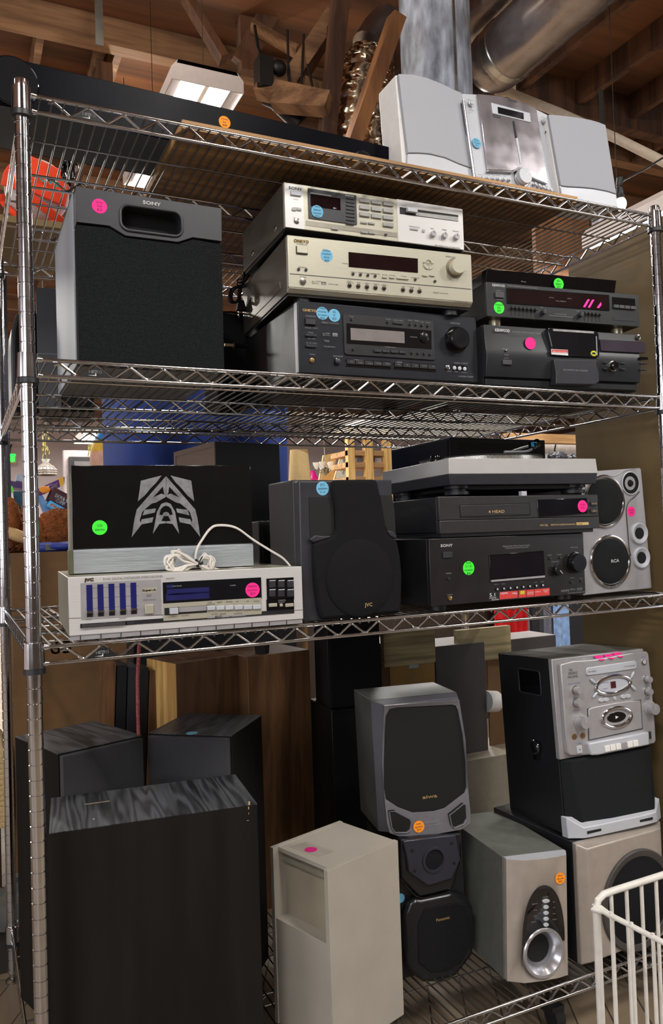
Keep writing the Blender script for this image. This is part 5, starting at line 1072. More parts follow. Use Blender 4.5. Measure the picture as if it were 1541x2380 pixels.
# silver subwoofer with port
T = Thing('subwoofer', 'narrow silver subwoofer with round chrome port and orange sticker', 'subwoofer', 38.59, 1.95, S4 + .45, -7.7, -1.2, 2.6)
T.tile(1040, 1880, .20766); W, D_, H_ = 6.35, 12.2, 10.6
T.part('cabinet', MB().box(0, W, .35, D_, 0, H_), vin_dk, bevel=.05)
fr = [(0.1, .34), (W - .05, .34), (W - .02, .05), (W - .5, -.75), (W * .75, -.95), (W * .5, -1.0), (1.4, -.85), (.1, -.1)]
fpn = T.part('front_panel', MB().prism(fr, .05, H_ - .05, 'xy'), gold_silver)
T.part('top_lip', MB().prism([(x, y + .02) for x, y in fr], H_ - .06, H_ + .0, 'xy'), silver_l)
x0, z0 = T.q(848, 1530, -.9); x1, _ = T.q(1302, 1470, -.9); cx = (x0 + x1) / 2; hw = (x1 - x0) / 2
zt = T.q(1090, 845, -.9)[1]; zb = T.q(1075, 1500, -.9)[1]
P = [(cx + hw * math.sin(t), zb + (zt - zb) * math.cos(t) ** .8 if math.cos(t) > 0 else zb) for t in [math.radians(a) for a in range(-90, 91, 9)]]
cpn = T.part('control_panel', MB().prism(P, -1.06, -.6), blk_gloss)
for i, bb in enumerate((1025, 1092, 1158, 1224, 1290)):
    x, z = T.q(1094, bb, -1.0); T.part('button', MB().prism(ell(x, z, .36 if i == 0 else .26, .16), -1.2, -1.0), silver_l, bevel=.03)
x, z = T.q(1075, 1612, -1.0); Rr = hw * 1.0
for o_ in (fpn, cpn): cut(o_, MB().lathe([(Rr * .97, -2), (Rr * .97, 2)], (x, 0, z), (0, 1, 0), 64, sz=1.06))
cut(T.o.children[0], MB().lathe([(Rr * .97, -2), (Rr * .97, 3)], (x, 0, z), (0, 1, 0), 64, sz=1.06))
T.part('port_horn', MB().lathe([(Rr, 0), (Rr, .12), (Rr * .96, .22), (Rr * .86, .2), (Rr * .76, -.08), (Rr * .66, -.4), (Rr * .58, -.85), (Rr * .55, -1.2)], (x, -.95, z), (0, -1, 0), 64, cap=False, sz=1.06), mat('satin_chrome', (190, 190, 196), .22, .75, .03))
T.part('port_hole', MB().prism(ell(x, z, Rr * .6, Rr * .62), -.02, .05), blk_deep)
T.ring(1096, 728, .17, .05, chrome_dull, 'badge_ring', y=-.92)
for t, a, bb, w2 in (('POWER', 1062, 995, 1125), ('BASS', 948, 1072, 1010), ('VOL', 965, 1140, 1005), ('UP', 965, 1205, 1000), ('INPUT', 940, 1275, 995), ('ON', 1178, 1048, 1200), ('AUX', 1178, 1112, 1205), ('SUR', 1178, 1180, 1210), ('MUTE', 1175, 1245, 1222)): T.lab(t, a, bb, 12, w2, y=-1.06)
T.flush(gray_ink, off=.02)
T.sticker(1262, 778, orange_s, 'orange', ['silver', 'subwoofer', '$20'], .5, yoff=1.01)
T.tile(0, 0, 1)
# large silver woofer box with karaoke player on top
T = Thing('subwoofer', 'large silver and black subwoofer with huge round woofer, under the karaoke player', 'subwoofer', 46.67, .95, S4 + .02, 2.5)
T.tile(1320, 1900, .20164); W, D_, H_ = 11.2, 12.2, 11.05
T.part('cabinet', MB().box(0, W, .9, D_, 0, H_), blk, bevel=.05)
T.part('front_panel', MB().loft([[(0, .92, 0), (W, .92, 0), (W, .92, H_), (0, .92, H_)], [(0, .4, .05), (W, .4, .05), (W, .4, H_ - .05), (0, .4, H_ - .05)], [(.75, -.25, .4), (W - .75, -.25, .4), (W - .75, -.25, H_ - .45), (.75, -.25, H_ - .45)]]), gold_silver, bevel=.1)
x, z = T.q(810, 950, -.3); Rr = 4.75
T.part('woofer_surround', MB().lathe([(Rr, 0), (Rr, .2), (Rr * .97, .3), (Rr * .86, .22), (Rr * .84, .1)], (x, -.2, z), (0, -1, 0), 72), mat('dark_grey_rubber', (62, 58, 56), .5, 0, .06))
T.part('woofer_grille', MB().lathe([(Rr * .86, .12), (Rr * .84, .2), (Rr * .6, .26), (Rr * .58, .3), (.01, .36)], (x, -.2, z), (0, -1, 0), 72), cloth_dk)
T.part('side_cord', MB().tube(spl([Vector(v) for v in ((-.2, 4.6, H_ - 1.6), (-.25, 4.2, H_ - 1.0), (-.25, 3.5, H_ - 1.0), (-.2, 2.8, H_ - 2))]), .1, 6), blk2)
T = Thing('karaoke_player', 'black and silver karaoke player with three pink stickers on its sloping top edge', 'karaoke machine', 46.84, 2.78, S4 + 11.15, -3.4, -3.4, -.4)
T.tile(1180, 1480, .23426); W, D_, H_ = 11.15, 7.6, 16.6
T.part('cabinet', MB().box(0, W, .3, D_ + 1.6, .2, H_), blk, bevel=.05); T.part('cabinet_top', MB().box(0.02, W - .02, .35, D_ + 1.5, H_ - .02, H_ + .02), mat('plain_grey_top', (88, 84, 76), .5, 0, .2, 10))  # top slab greyer than the black cabinet
xm = T.q(440, 240, .3)[0]
fp = [T.q(a, b, -.5) for a, b in ((520, 272), (650, 236), (830, 226), (1000, 200), (1220, 158), (1380, 146), (1396, 170), (1430, 500), (1462, 900), (1470, 1030), (1450, 1060), (1370, 1075), (870, 1170), (620, 1180), (592, 1150), (570, 900), (540, 500))]
T.part('side_shell', MB().box(-.05, W + .02, -.0, .6, T.q(560, 1215)[1], H_ + .0), silver_k, bevel=.08)
T.part('front_panel', MB().prism(fp, -.55, .05), silver_k, bevel=.12)
Y = -.6
def E_(a, b, y=-.55): return T.q(a, b, y)
T.part('disc_tray', MB().prism([E_(*p) for p in ((775, 318), (790, 305), (1255, 236), (1272, 245), (1278, 302), (1265, 318), (795, 385), (775, 372))], -.66, -.5), silver_l, bevel=.06)
for (a, bb, ra, rb, nm, tl_) in ((1040, 475, 2.1, .82, 'display_ring', .14), (1070, 795, 1.75, .88, 'window_ring', .2)):
    x, z = E_(a, bb); sl = .13
    T.part(nm, MB().tube([(x + ra * math.cos(2 * PI * i / 60), -.66, z + rb * math.sin(2 * PI * i / 60) + sl * ra * math.cos(2 * PI * i / 60) * .3) for i in range(60)], .17, 10, closed=True), chrome)
    T.part('display_plate' if rb < .85 else 'window_plate', MB().prism([(x + ra * .88 * math.cos(2 * PI * i / 40), z + rb * .8 * math.sin(2 * PI * i / 40)) for i in range(40)], -.6, -.5), silver_l)
x, z = E_(1043, 475); T.part('display', MB().box(x - .3, x + .3, -.64, -.55, z - .32, z + .32), mat('red_dim_display', (70, 20, 22), .3))
for a, bb, an in ((840, 440, 40), (860, 575, 140), (1230, 378, 128), (1240, 505, 45)):
    x, z = E_(a, bb); c_ = Vector((math.cos(math.radians(180 - an)), 0, math.sin(math.radians(180 - an)))); T.part('button', MB().sphere((x, -.66, z), .42, .12, .15, 8, rotm=Matrix.Rotation(-math.radians(180 - an), 3, 'Y')), silver_l)
T.part('deck_surround', MB().prism([E_(*p) for p in ((788, 712), (1050, 660), (1318, 622), (1338, 915), (800, 1030))], -.6, -.5), dark_ink)
T.part('cassette_door', MB().prism([E_(*p) for p in ((795, 716), (850, 695), (1050, 655), (1200, 635), (1310, 630), (1330, 908), (806, 1022))], -.68, -.5), silver_k, bevel=.08)
x, z = E_(1070, 795); T.part('cassette_window', MB().prism(ell(x, z, 1.15, .5), -.72, -.62), blk_gloss, bevel=.03); T.part('window_mark', MB().prism([(x - .15, z - .15), (x + .22, z), (x - .15, z + .15)], -.74, -.71), white_ink)
x, z = E_(1070, 795)
T.part('window_ring', MB().tube([(x + 1.75 * math.cos(2 * PI * i / 60), -.76, z + .92 * math.sin(2 * PI * i / 60)) for i in range(60)], .16, 10, closed=True), chrome)
ks = [E_(*p) for p in ((775, 1048), (1372, 935), (1378, 1068), (870, 1168), (800, 1170))]
T.part('key_ledge', MB().prism(ks, -1.0, -.4), silver_l, bevel=.15)
for i in range(6):
    a = 955 + i * 55 if i < 3 else 955 + i * 55 + 4; dark = i == 3
    T.part('tape_key', MB().prism([E_(a, 1085 - i * 11, -1), (E_(a + 50, 1076 - i * 11, -1)), E_(a + 56, 1132 - i * 10.5, -1), E_(a + 8, 1142 - i * 10.5, -1)], -1.14 if not dark else -1.06, -.95), silver_k if dark else white_pl, bevel=.02)
for a, bb, r, o in ((685, 530, .36, .6), (692, 655, .36, .6), (1385, 420, .32, .5), (1392, 540, .32, .5), (735, 840, .62, .8), (1425, 710, .58, .7)):
    T.knob(a - 20 * o, bb, r, silver_k, o + .1, y=-.55, skirt=(r * 1.25, chrome_dull if r < .5 else silver_k), pointer=silver_l if r > .5 else None, pa=90)
T.knob(1348, 250, .2, silver_l, .15, 'power_button', y=-.55, skirt=(.3, chrome_dull))
for a, bb in ((660, 988), (742, 978)): T.knob(a, bb, .16, blk_deep, .1, 'microphone_jack', y=-.55, skirt=(.26, mat('brass_ring', (150, 120, 80), .3, .8) if 'brass_ring' not in MATS else MATS['brass_ring']))
x, z = E_(710, 1118); T.part('power_rocker', MB().box(x - .3, x + .3, -.65, -.5, z - .35, z + .35), silver_l, bevel=.04); T.part('rocker_dot', MB().box(x - .05, x + .05, -.67, -.6, z - .05, z + .05), blk)
for a, bb, w_ in ((925, 628, .34), (972, 622, .34), (1058, 608, .16), (1145, 593, .34), (1190, 588, .34)): x, z = E_(a, bb); T.part('transport_button', MB().prism(ell(x, z, w_, .19), -.68, -.5), silver_l, bevel=.03)
x, z = E_(1410, 975); T.part('slide_switch', MB().box(x - .12, x + .12, -.62, -.5, z - .35, z + .35), blk2)
for t, a, bb, h, w2 in (('THE', 606, 345, 26, 640), ('SINGING', 600, 378, 26, 692), ('MACHINE', 597, 414, 26, 695)): T.lab(t, a, bb, h, w2, y=-.55)
T.lab('1 Bit DAC', 790, 357, 16, 880, y=-.66); T.lab('PLAY PROGRAMMABLE', 1155, 302, 10, 1265, y=-.66); T.flush(dark_ink, 'lettering', .03)
bi = mat('blue_ink', (70, 70, 150), .6)
for t, a, bb, h, w2 in (('ECHO CONTROL', 596, 475, 10, 722), ('ECHO', 652, 606, 10, 684), ('MIC VOLUME', 640, 740, 10, 712), ('CD GRAPHICS', 990, 380, 11, 1096), ('TAPE CASSETTE RECORDER', 920, 716, 9, 1080), ('VOLUME', 1355, 622, 10, 1404), ('PHONES', 690, 1063, 9, 730), ('POWER', 1325, 206, 9, 1362), ('A PROGRAM', 930, 464, 10, 1000), ('A REPEAT', 940, 524, 10, 990)): T.lab(t, a, bb, h, w2, y=-.55)
T.flush(bi, 'printed_legend', .06)
fd = H_
for i, a in enumerate((912, 1008, 1098)):
    x, z = T.q(a, (205, 190, 174)[i], -.3); mb = MB().prism(ell(0, 0, .52, .52, 32), 0, .03, 'xy'); T.o['_'] = 1; del T.o['_']; mb.build('price_sticker', pink, T.o, label='round pink price sticker', world=Matrix.Translation((x, -.25, z - .02)) @ Matrix.Rotation(math.radians(28), 4, 'X'))
# lower grille and foot
zg = T.q(600, 1215)[1]
T.part('grille', MB().loft([[(.0, .3, 1.0), (W, .3, 1.0), (W, .3, zg), (0, .3, zg)], [(1.2, -.75, 1.0), (W - 1.1, -.75, 1.0), (W - .7, -.55, zg), (.9, -.55, zg)]]), cloth_blk, bevel=.2)
bs_ = [(-.15, .5), (-.1, -.3), (1.2, -1.05), (3, -1.15), (W - 3, -1.15), (W - 1.2, -1.0), (W + .05, -.25), (W + .1, .5)]
T.part('base_trim', MB().loft([[(x, y, 0) for x, y in bs_], [(x, y, .95 if 1 < x < W - 1 else 1.9) for x, y in bs_]]), silver_l, bevel=.06)
for xx in (2.3, W - 2.6): T.part('trim_slot', MB().box(xx - .8, xx + .8, -1.17, -1.12, .4, .62), blk_deep)
rect = [(2.2, 7.3), (2.2, 6)]
T.part('handle_recess', MB().box(-.03, .02, 2.2, 5.6, H_ - 3.6, H_ - 1.4), blk_gloss, bevel=.02); T.part('recess_rim', MB().tube([(-.04, y, z) for y, z in rr(2.1, 5.7, H_ - 3.7, H_ - 1.3, .3)], .07, 6, closed=True), blk2)
T.part('microphone_clip', MB().sphere((-.35, 3.4, H_ - 8.8), .35, .75, .75, 10).box(-.5, .02, 3.1, 3.6, H_ - 10, H_ - 8.8), blk_gloss)
# reddish cord and photo frames
cm = mat('red_speckled_cord', (176, 96, 96), .8, 0, .6, 300)
o = MB().tube([(9.3, 11.5, 37.6), (9.35, 13, 34), (9.6, 14.5, 30.5), (9.75, 15.2, 28.75)], .16, 8).build('braided_cord', cm); tag(o, 'red speckled braided cord hanging from third shelf onto black ash speaker', 'cord')
p0 = ony(196, 1490, 14.5); p1 = ony(204, 1680, 16.5)
for v in (p0,): pass
# dark leaning boards at the back
for i, (a, w_) in enumerate(((205, 1.5), (225, 1.3), (245, 1.2), (262, 1.3), (280, 1.1), (298, 1.2), (312, .5))):
    p = ony(a, 1680, 31); m_ = (walnut, blk, blk2, MATS['deep_black'], walnut, blk2, MATS['pine'])[i]
    x = 8.0 + i * 1.14; h = 27.5 - i * .3; t_ = 1.02 if i < 6 else .45
    m = MB().hexa([(x, 30, S4), (x + t_, 30, S4), (x + t_, 34, S4), (x, 34, S4), (x + 1.5, 30, S4 + h), (x + t_ + 1.5, 30, S4 + h), (x + t_ + 1.5, 34, S4 + h), (x + 1.5, 34, S4 + h)])
    o = m.build('leaning_board', m_); tag(o, 'dark board leaning in a row at back left of bottom shelf' if i < 6 else 'thin pale board leaning at right end of the row of dark boards', 'board', 'dark boards leaning at the back' if i < 6 else None)
# ------------------------------------------------------------------ around the shelving
o = MB().box(60.6, 61.4, -.2, 14.4, 0, 77).build('plywood_partition', olive); tag(o, 'tall olive brown panel standing at the right end of the shelving', 'panel')
# counter behind, left
t = bpy.data.objects.new('counter', None); COL.objects.link(t); tag(t, 'low counter with brown back panel behind the left end of the shelving', 'counter')
CX0 = ony(28, 1400, 45.4).x
MB().box(CX0, 14.5, 45.4, 46.1, 2, 44.95).build('back_panel', chip, t); MB().box(CX0, 14.5, 46.1, 66, 43.6, 44.9).build('top', mat('black_counter_top', (26, 24, 24), .5), t); MB().box(CX0, 14.5, 65, 66, 2, 43.6).build('front_panel', chip, t)
for x in (CX0 + .1, 13.5): MB().box(x, x + .9, 46.1, 65, 0, 43.6).build('side_panel', chip, t)
mb = MB(); put_text(mb, '63"', (ony(118, 1521, 45.3).x, 45.38, ony(118, 1521, 45.3).z), (1, 0, 0), (0, 0, 1), 3.4, 1.5, (0, -.02, 0), .02); mb.build('pen_marking', mat('dark_brown_ink', (50, 34, 20), .8), t)
# plush bear
fur = mat('brown_fur', (150, 90, 52), 1, 0, .35, 120, bump=1, bscale=500, spec=.1)
rnd = random.Random(2)
def furball(mb, c, rx, ry, rz, n=30, amp=.06):
    mb.sphere(c, rx, ry, rz, n, fn=lambda v: 1 + rnd.uniform(-amp, amp))
t = bpy.data.objects.new('teddy_bear', None); COL.objects.link(t); tag(t, 'brown plush bear lying on the counter behind the shelving', 'soft toy')
mb = MB(); c = ony(140, 1236, 54); furball(mb, c, 3.5, 3.4, 3.0); c2 = ony(75, 1246, 54); furball(mb, c2, 4.2, 3, 2.2); c3 = ony(22, 1236, 54); furball(mb, c3, 3.2, 3, 2.9); mb.build('body', fur, t)
mb = MB(); furball(mb, ony(22, 1205, 51), 1.3, 1.3, 2.6, 20); mb.build('arm', fur, t)
MB().sphere(ony(36, 1243, 49.6), 2.3, .9, .75, 12, rotm=Matrix.Rotation(math.radians(24), 3, 'Y')).build('paw', mat('cream_plush', (206, 170, 120), .9), t)
bl = mat('blue_rubber', (62, 78, 165), .45, 0, .1)
p = ony(112, 1273, 49.5); o = MB().sphere(p, 2.7, 1.6, .75, 12).build('blue_toy', bl); tag(o, 'rounded blue toy with grey badge on the counter beside the bear', 'toy')
MB().box(p.x - .5, p.x + 1.2, p.y - 1.65, p.y - 1.4, p.z - .3, p.z + .35).build('badge', chrome_dull, o)
p = ony(158, 1269, 48.5); o = MB().sphere(p, 2.6, 1.5, .6, 12).build('blue_toy', bl); tag(o, 'flat blue toy next to the bear, against the black glass player', 'toy')
# boxes of games in a white wire basket further back
def gbox(label, quad, Yd, m, th, txt=(), name='game_box'):
    P = [ony(a, b, Yd) for a, b in quad]; Tn = bpy.data.objects.new(name, None); COL.objects.link(Tn); tag(Tn, label, 'game box')
    mb = MB(); mb.hexa([P[3], P[2], P[2] + Vector((0, th, 0)), P[3] + Vector((0, th, 0)), P[0], P[1], P[1] + Vector((0, th, 0)), P[0] + Vector((0, th, 0))]); mb.build('carton', m, Tn, smooth=False)
    ux = (P[2] - P[3]).normalized(); uz = (P[0] - P[3]).normalized()
    for s_, u0, v0, w_, h_, mm, bold in txt:
        L1 = (P[2] - P[3]).length; L2 = (P[0] - P[3]).length; mb = MB()
        put_text(mb, s_, P[3] + ux * u0 * L1 + uz * v0 * L2, ux, uz, w_ * L1, h_ * L2, (0, -.05, 0), bold); mb.build('lettering', mm, Tn, smooth=False)
    return Tn
pur = mat('purple_card', (92, 36, 120), .5); lim = mat('lime_ink', (150, 210, 50), .5); yel = mat('yellow_card', (245, 195, 60), .5); org = mat('orange_ink', (245, 150, 40), .5)
wht = mat('white_card', (235, 236, 232), .5); teal = mat('teal_cloth', (24, 66, 84), .7); lbl = mat('light_blue_card', (110, 165, 225), .5); red_c = mat('dark_red_card', (70, 26, 34), .5); sky = mat('sky_blue_card', (70, 170, 225), .5); pk = mat('salmon_ink', (240, 150, 120), .5); grn = mat('green_card', (90, 210, 60), .5)
g = gbox('purple game carton with yellow end and coloured letters, top of the pile', ((92, 1134), (150, 1108), (150, 1125), (92, 1153)), 84, pur, 6, (('paZZog', .12, .25, .58, .5, wht, .03),))
P = [ony(a, b, 83.9) for a, b in ((136, 1112), (147, 1107), (150, 1125), (140, 1131))]; MB().hexa([P[3], P[2], P[2] + Vector((0, 5, 0)), P[3] + Vector((0, 5, 0)), P[0], P[1], P[1] + Vector((0, 5, 0)), P[0] + Vector((0, 5, 0))]).build('yellow_end', yel, g)
q = ony(104, 1138, 83.9); MB().sphere(q, .9, .1, .6, 8).build('printed_burst', org, g)
gbox('dark red game carton reading BOUNCE OFF beside the black glass player', ((126, 1132), (172, 1156), (162, 1185), (113, 1160)), 82, red_c, 6, (('BOUNCE', .2, .38, .75, .26, wht, .04), ('OFF', .3, .06, .4, .26, wht, .04)))
gbox('sky blue narrow carton with salmon letters under the dark red one', ((117, 1163), (170, 1192), (164, 1206), (110, 1174)), 81, sky, 6, (('greedy', .08, .3, .4, .45, pk, .06), ('granny', .52, .3, .4, .45, pk, .06)))
gbox('white carton with green and orange edges reading SLIME, left of the post', ((15, 1132), (28, 1132), (38, 1200), (27, 1204)), 80, wht, 6, ())
Tn = bpy.data.objects['game_box.003'] if 'game_box.003' in bpy.data.objects else None
P3 = ony(27, 1192, 79.9); mb = MB(); put_text(mb, 'SLIME', P3, Vector((.14, 0, -1)).normalized() * -1, Vector((-1, 0, -.14)).normalized(), 3.6, 1.0, (0, -.05, 0), .04); o_ = mb.build('lettering', lim, Tn, smooth=False)
for qd, m_ in ((((14, 1135), (19, 1134), (27, 1200), (22, 1204)), mat('orange_red_card', (240, 90, 50), .5)), (((16, 1128), (29, 1130), (32, 1140), (26, 1146)), grn)):
    P = [ony(a, b, 79.8) for a, b in qd]; MB().hexa([P[3], P[2], P[2] + Vector((0, .1, 0)), P[3] + Vector((0, .1, 0)), P[0], P[1], P[1] + Vector((0, .1, 0)), P[0] + Vector((0, .1, 0))]).build('coloured_edge', m_, Tn)
g = gbox('teal cloth box with gold ornament between the shelf posts', ((32, 1141), (62, 1143), (64, 1200), (38, 1200)), 83, teal, 5, (('88', .3, .2, .5, .25, MATS['gold_ink'], .03),))
gbox('dark purple flat carton with pink sticker behind the left post', ((22, 1117), (64, 1124), (62, 1138), (20, 1131)), 88, mat('deep_purple_card', (62, 30, 90), .5), 6)
gbox('pale blue book standing between the post and the dark red carton', ((90, 1152), (100, 1152), (120, 1198), (108, 1198)), 84, lbl, 4)
gbox('grey carton standing at the top left of the game pile', ((40, 1102), (56, 1100), (54, 1120), (38, 1117)), 90, mat('grey_card', (150, 165, 175), .5), 4)
t = bpy.data.objects.new('wire_basket', None); COL.objects.link(t); tag(t, 'white wire basket holding the pile of game cartons behind the bear', 'basket')
a, b = ony(22, 1208, 78), ony(160, 1204, 78)
MB().cyl(a, b, .55, n=12).build('rim', white_coat, t)
for i in range(10): q = a.lerp(b, i / 9); MB().cyl(q, (q.x, q.y, q.z - 14), .12, n=6).build('wire', white_coat, t)
MB().box(a.x, b.x, a.y, a.y + 22, a.z - 15, a.z - 14.5).build('tray', white_coat, t)
MB().box(a.x, b.x, a.y, a.y + 22, 0, a.z - 15).build('stand', blk2, t)
# exit sign, tiffany lamp, frames at the far wall
ex = bpy.data.objects.new('exit_sign', None); COL.objects.link(ex); tag(ex, 'green lit EXIT sign on the far wall', 'sign')
p = ony(12, 1076, 800); q = ony(38, 1054, 800); MB().box(p.x, q.x, 800, 804, p.z, q.z).build('housing', mat('beige_sign', (205, 180, 165), .6), ex)
mb = MB(); a = ony(14, 1072, 799.7); b2 = ony(35, 1056, 799.7); put_text(mb, 'EXIT', a, (1, 0, 0), (0, 0, 1), b2.x - a.x, b2.z - a.z, (0, -.3, 0), .35); mb.build('lettering', mat('green_glow', (20, 255, 60), .5, emit=3), ex)
MB().tube([ony(22, 1056, 806), ony(24, 1040, 806), ony(27, 1033, 806)], .8).build('conduit', blk2, ex)
t = bpy.data.objects.new('pendant_lamp', None); COL.objects.link(t); tag(t, 'leaded glass dome pendant lamp hanging far back beside the left post', 'lamp')
c = ony(107, 1103, 260); k = 260 + 56; s_ = k / 1847 * 1.06
gl = mat('leaded_glass', (215, 222, 214), .4, 0, .12, 8, emit=.15)
MB().lathe([(21 * s_, 0), (21 * s_, 5 * s_), (21.5 * s_, 9 * s_), (15 * s_, 16 * s_), (6 * s_, 22 * s_), (5 * s_, 25 * s_), (9 * s_, 32 * s_)], c, (0, 0, 1), 16, cap=False).build('shade', gl, t, smooth=False)
mb = MB()
for i in range(16):
    an = 2 * PI * i / 16; mb.tube([c + Vector((r * s_ * math.cos(an) * 1.01, r * s_ * math.sin(an) * 1.01, h * s_)) for r, h in ((21, 0), (21, 5), (21.5, 9), (15, 16), (6, 22), (5, 25))], .3, 5)
for r, h in ((21.2, 9), (21.2, 5), (21, 0), (15, 16)): mb.tube([c + Vector((r * s_ * math.cos(2 * PI * i / 32), r * s_ * math.sin(2 * PI * i / 32), h * s_)) for i in range(32)], .35, 5, closed=True)
mb.build('leading', mat('lead_came', (120, 110, 100), .5), t)
MB().cyl(c + Vector((0, 0, 30 * s_)), (c.x, c.y, HC - 8), .3, n=6).build('chain', blk2, t)
gold = mat('gold_tinsel', (150, 140, 80), .3, .7, .4, 200)
for lab_, px_, y0_, y1_, n in (('gold tinsel garland hanging above the leaded glass lamp', 106, 1000, 1072, 26), ('gold tinsel cluster hanging above the black picture frame', 212, 1035, 1062, 16)):
    mb = MB(); rnd = random.Random(9); a = ony(px_, y0_, 240); b = ony(px_, y1_, 240)
    for i in range(n): f = rnd.random(); q = a.lerp(b, f) + Vector((rnd.uniform(-1.2, 1.2), rnd.uniform(-1, 1), 0)); mb.hexa([q + Vector(v) * .5 for v in ((-.3, 0, -1.6), (.3, 0, -1.6), (.3, .1, -1.6), (-.3, .1, -1.6), (rnd.uniform(-.6, .3), 0, 1.2), (.5, .2, 1.2), (.5, .3, 1.2), (-.3, .3, 1.2))])
    mb.cyl((a.x, a.y, b.z), (a.x, a.y, HC - 8), .1, n=5); o = mb.build('tinsel_garland', gold); tag(o, lab_, 'garland', kind='stuff')
c = ony(106, 1110, 120)
t = bpy.data.objects.new('picture_frame', None); COL.objects.link(t); tag(t, 'black picture frame on the far wall behind the glass player', 'picture')
p = ony(162, 1115, 300); q = ony(222, 1062, 300); MB().box(p.x, q.x, 300, 302, p.z, q.z).build('frame', blk, t); MB().box(p.x + 2, q.x - 2, 299.8, 300.1, p.z + 2, q.z - 2).build('picture', mat('grey_print', (90, 84, 84), .5), t)
MB().box(p.x - 2, q.x + 4, 302, 306, 0, q.z + 3).build('stand_board', mat('grey_board', (150, 138, 138), .7), t)
p = atd(217, 1012, 330); t = fixture('bright bare lamp glaring through the wires of the second shelf', p.x, p.y, p.z, 30, 8)
# blue cloth heap and striped ball
mb = MB(); rnd = random.Random(5)
den = mat('blue_cloth', (44, 72, 150), .85, 0, .12, 12, bump=.4, bscale=60)
P = []
NX, NZ = 40, 26
a0 = ony(252, 1120, 60).x; a1 = ony(692, 1120, 50).x
for j in range(NZ + 1):
    row = []
    for i in range(NX + 1):
        u = i / NX; v = j / NZ
        x = a0 + (a1 - a0) * u; z = 46 + v * 28
        edge = 1 - (abs(u - .5) * 2) ** 16; bul = math.sin(PI * min(1, v * 1.05 + .02)) ** .35 if v < .96 else .5
        if u > .9: z = max(z, 54 + (1 - u) * -20)
        y = 60 - 13 * edge * bul + 1.2 * math.sin(7 * u * PI + 2 * v) + .7 * math.sin(17 * u + 9 * v)
        row.append((x, y, z))
    P.append(row)
V = [[mb.bm.verts.new(p) for p in r] for r in P]; VB = [[mb.bm.verts.new((p[0], 64, p[2])) for p in r] for r in P]
for j in range(NZ):
    for i in range(NX): mb.bm.faces.new([V[j][i], V[j][i + 1], V[j + 1][i + 1], V[j + 1][i]]); mb.bm.faces.new([VB[j][i], VB[j + 1][i], VB[j + 1][i + 1], VB[j][i + 1]])
for i in range(NX):
    mb.bm.faces.new([V[0][i], VB[0][i], VB[0][i + 1], V[0][i + 1]]); mb.bm.faces.new([V[NZ][i], V[NZ][i + 1], VB[NZ][i + 1], VB[NZ][i]])
for j in range(NZ):
    mb.bm.faces.new([V[j][0], V[j + 1][0], VB[j + 1][0], VB[j][0]]); mb.bm.faces.new([V[j][NX], VB[j][NX], VB[j + 1][NX], V[j + 1][NX]])
o = mb.build('blue_cloth_bundle', den); tag(o, 'big bundle of blue cloth piled behind the shelving above the glass player', 'cloth')
o = MB().box(max(a0 + 1, 15.2), a1 - 1, 50, 64, 0, 45.9).build('storage_cabinet', blk2); tag(o, 'dark cabinet carrying the blue cloth bundle behind the shelving', 'cabinet')
t = bpy.data.objects.new('beach_ball', None); COL.objects.link(t); tag(t, 'rounded blue, yellow and peach toy at left end of the blue cloth', 'toy')
c = ony(252, 1058, 68.5); cols = (mat('peach', (240, 185, 155), .6), yel, mat('toy_blue', (40, 130, 190), .5))
for i, (z0, z1) in enumerate(((-4.6, .4), (.4, 2.2), (2.2, 4.6))):
    R0 = 4.6; prof = [(math.sqrt(max(.0001, R0 * R0 - (z0 + (z1 - z0) * k_ / 8) ** 2)) * .6, (z0 + (z1 - z0) * k_ / 8)) for k_ in range(9)]
    MB().lathe(prof, c, (.1, 0, 1), 24, cap=(True)).build('panel', cols[i], t)
# lamp shade, chandelier, pictures, pine bookcase
zt_ = ony(727, 1119, 120).z
o = MB().box(ony(700, 1119, 120).x, ony(780, 1119, 120).x, 116, 130, zt_ - 1.2, zt_).box(ony(710, 1119, 120).x, ony(770, 1119, 120).x, 120, 126, 0, zt_ - 1.2).build('display_table', pine_x); tag(o, 'small table far behind carrying the magenta bottle', 'table')
zt_ = ony(1296, 1073, 60).z
o = MB().box(ony(1230, 1073, 60).x, ony(1345, 1073, 60).x + 5, 57, 66, zt_ - 1, zt_).box(ony(1350, 1073, 60).x, ony(1350, 1073, 60).x + 2, 58, 65, 0, zt_ - 1).box(ony(1222, 1073, 60).x, ony(1222, 1073, 60).x + 1, 58, 60, 0, zt_ - 1).build('display_table', blk2); tag(o, 'narrow dark table carrying the round brushes behind the shelving', 'table')
t = bpy.data.objects.new('lamp_shade', None); COL.objects.link(t); tag(t, 'tall beige drum lamp shade right of the blue cloth', 'lamp')
a = ony(697, 1120, 95); b = ony(695, 1046, 95); sc_ = (95 + 57) / 1847 * 1.05
bg_ = mat('beige_shade', (200, 172, 118), .8, 0, .08, 90)
MB().lathe([(27 * sc_, 0), (21.5 * sc_, b.z - a.z)], a, (0, 0, 1), 40, cap=False).lathe([(26 * sc_, 0), (20.5 * sc_, b.z - a.z)], a, (0, 0, 1), 40, cap=False).build('shade', bg_, t)
MB().lathe([(22 * sc_, 0), (21.8 * sc_, 1.2)], (b.x, b.y, b.z - 1.2), (0, 0, 1), 40, cap=False).build('shade_band', mat('tan_band', (160, 128, 80), .8), t); MB().cyl((a.x, a.y, 10), (a.x, a.y, a.z + 2), .6).cyl((a.x, a.y, 0), (a.x, a.y, 10), 3.5, 2).build('lamp_base', chip, t)
t = bpy.data.objects.new('chandelier', None); COL.objects.link(t); tag(t, 'small chandelier with white glass cups hanging before the pictures', 'chandelier')
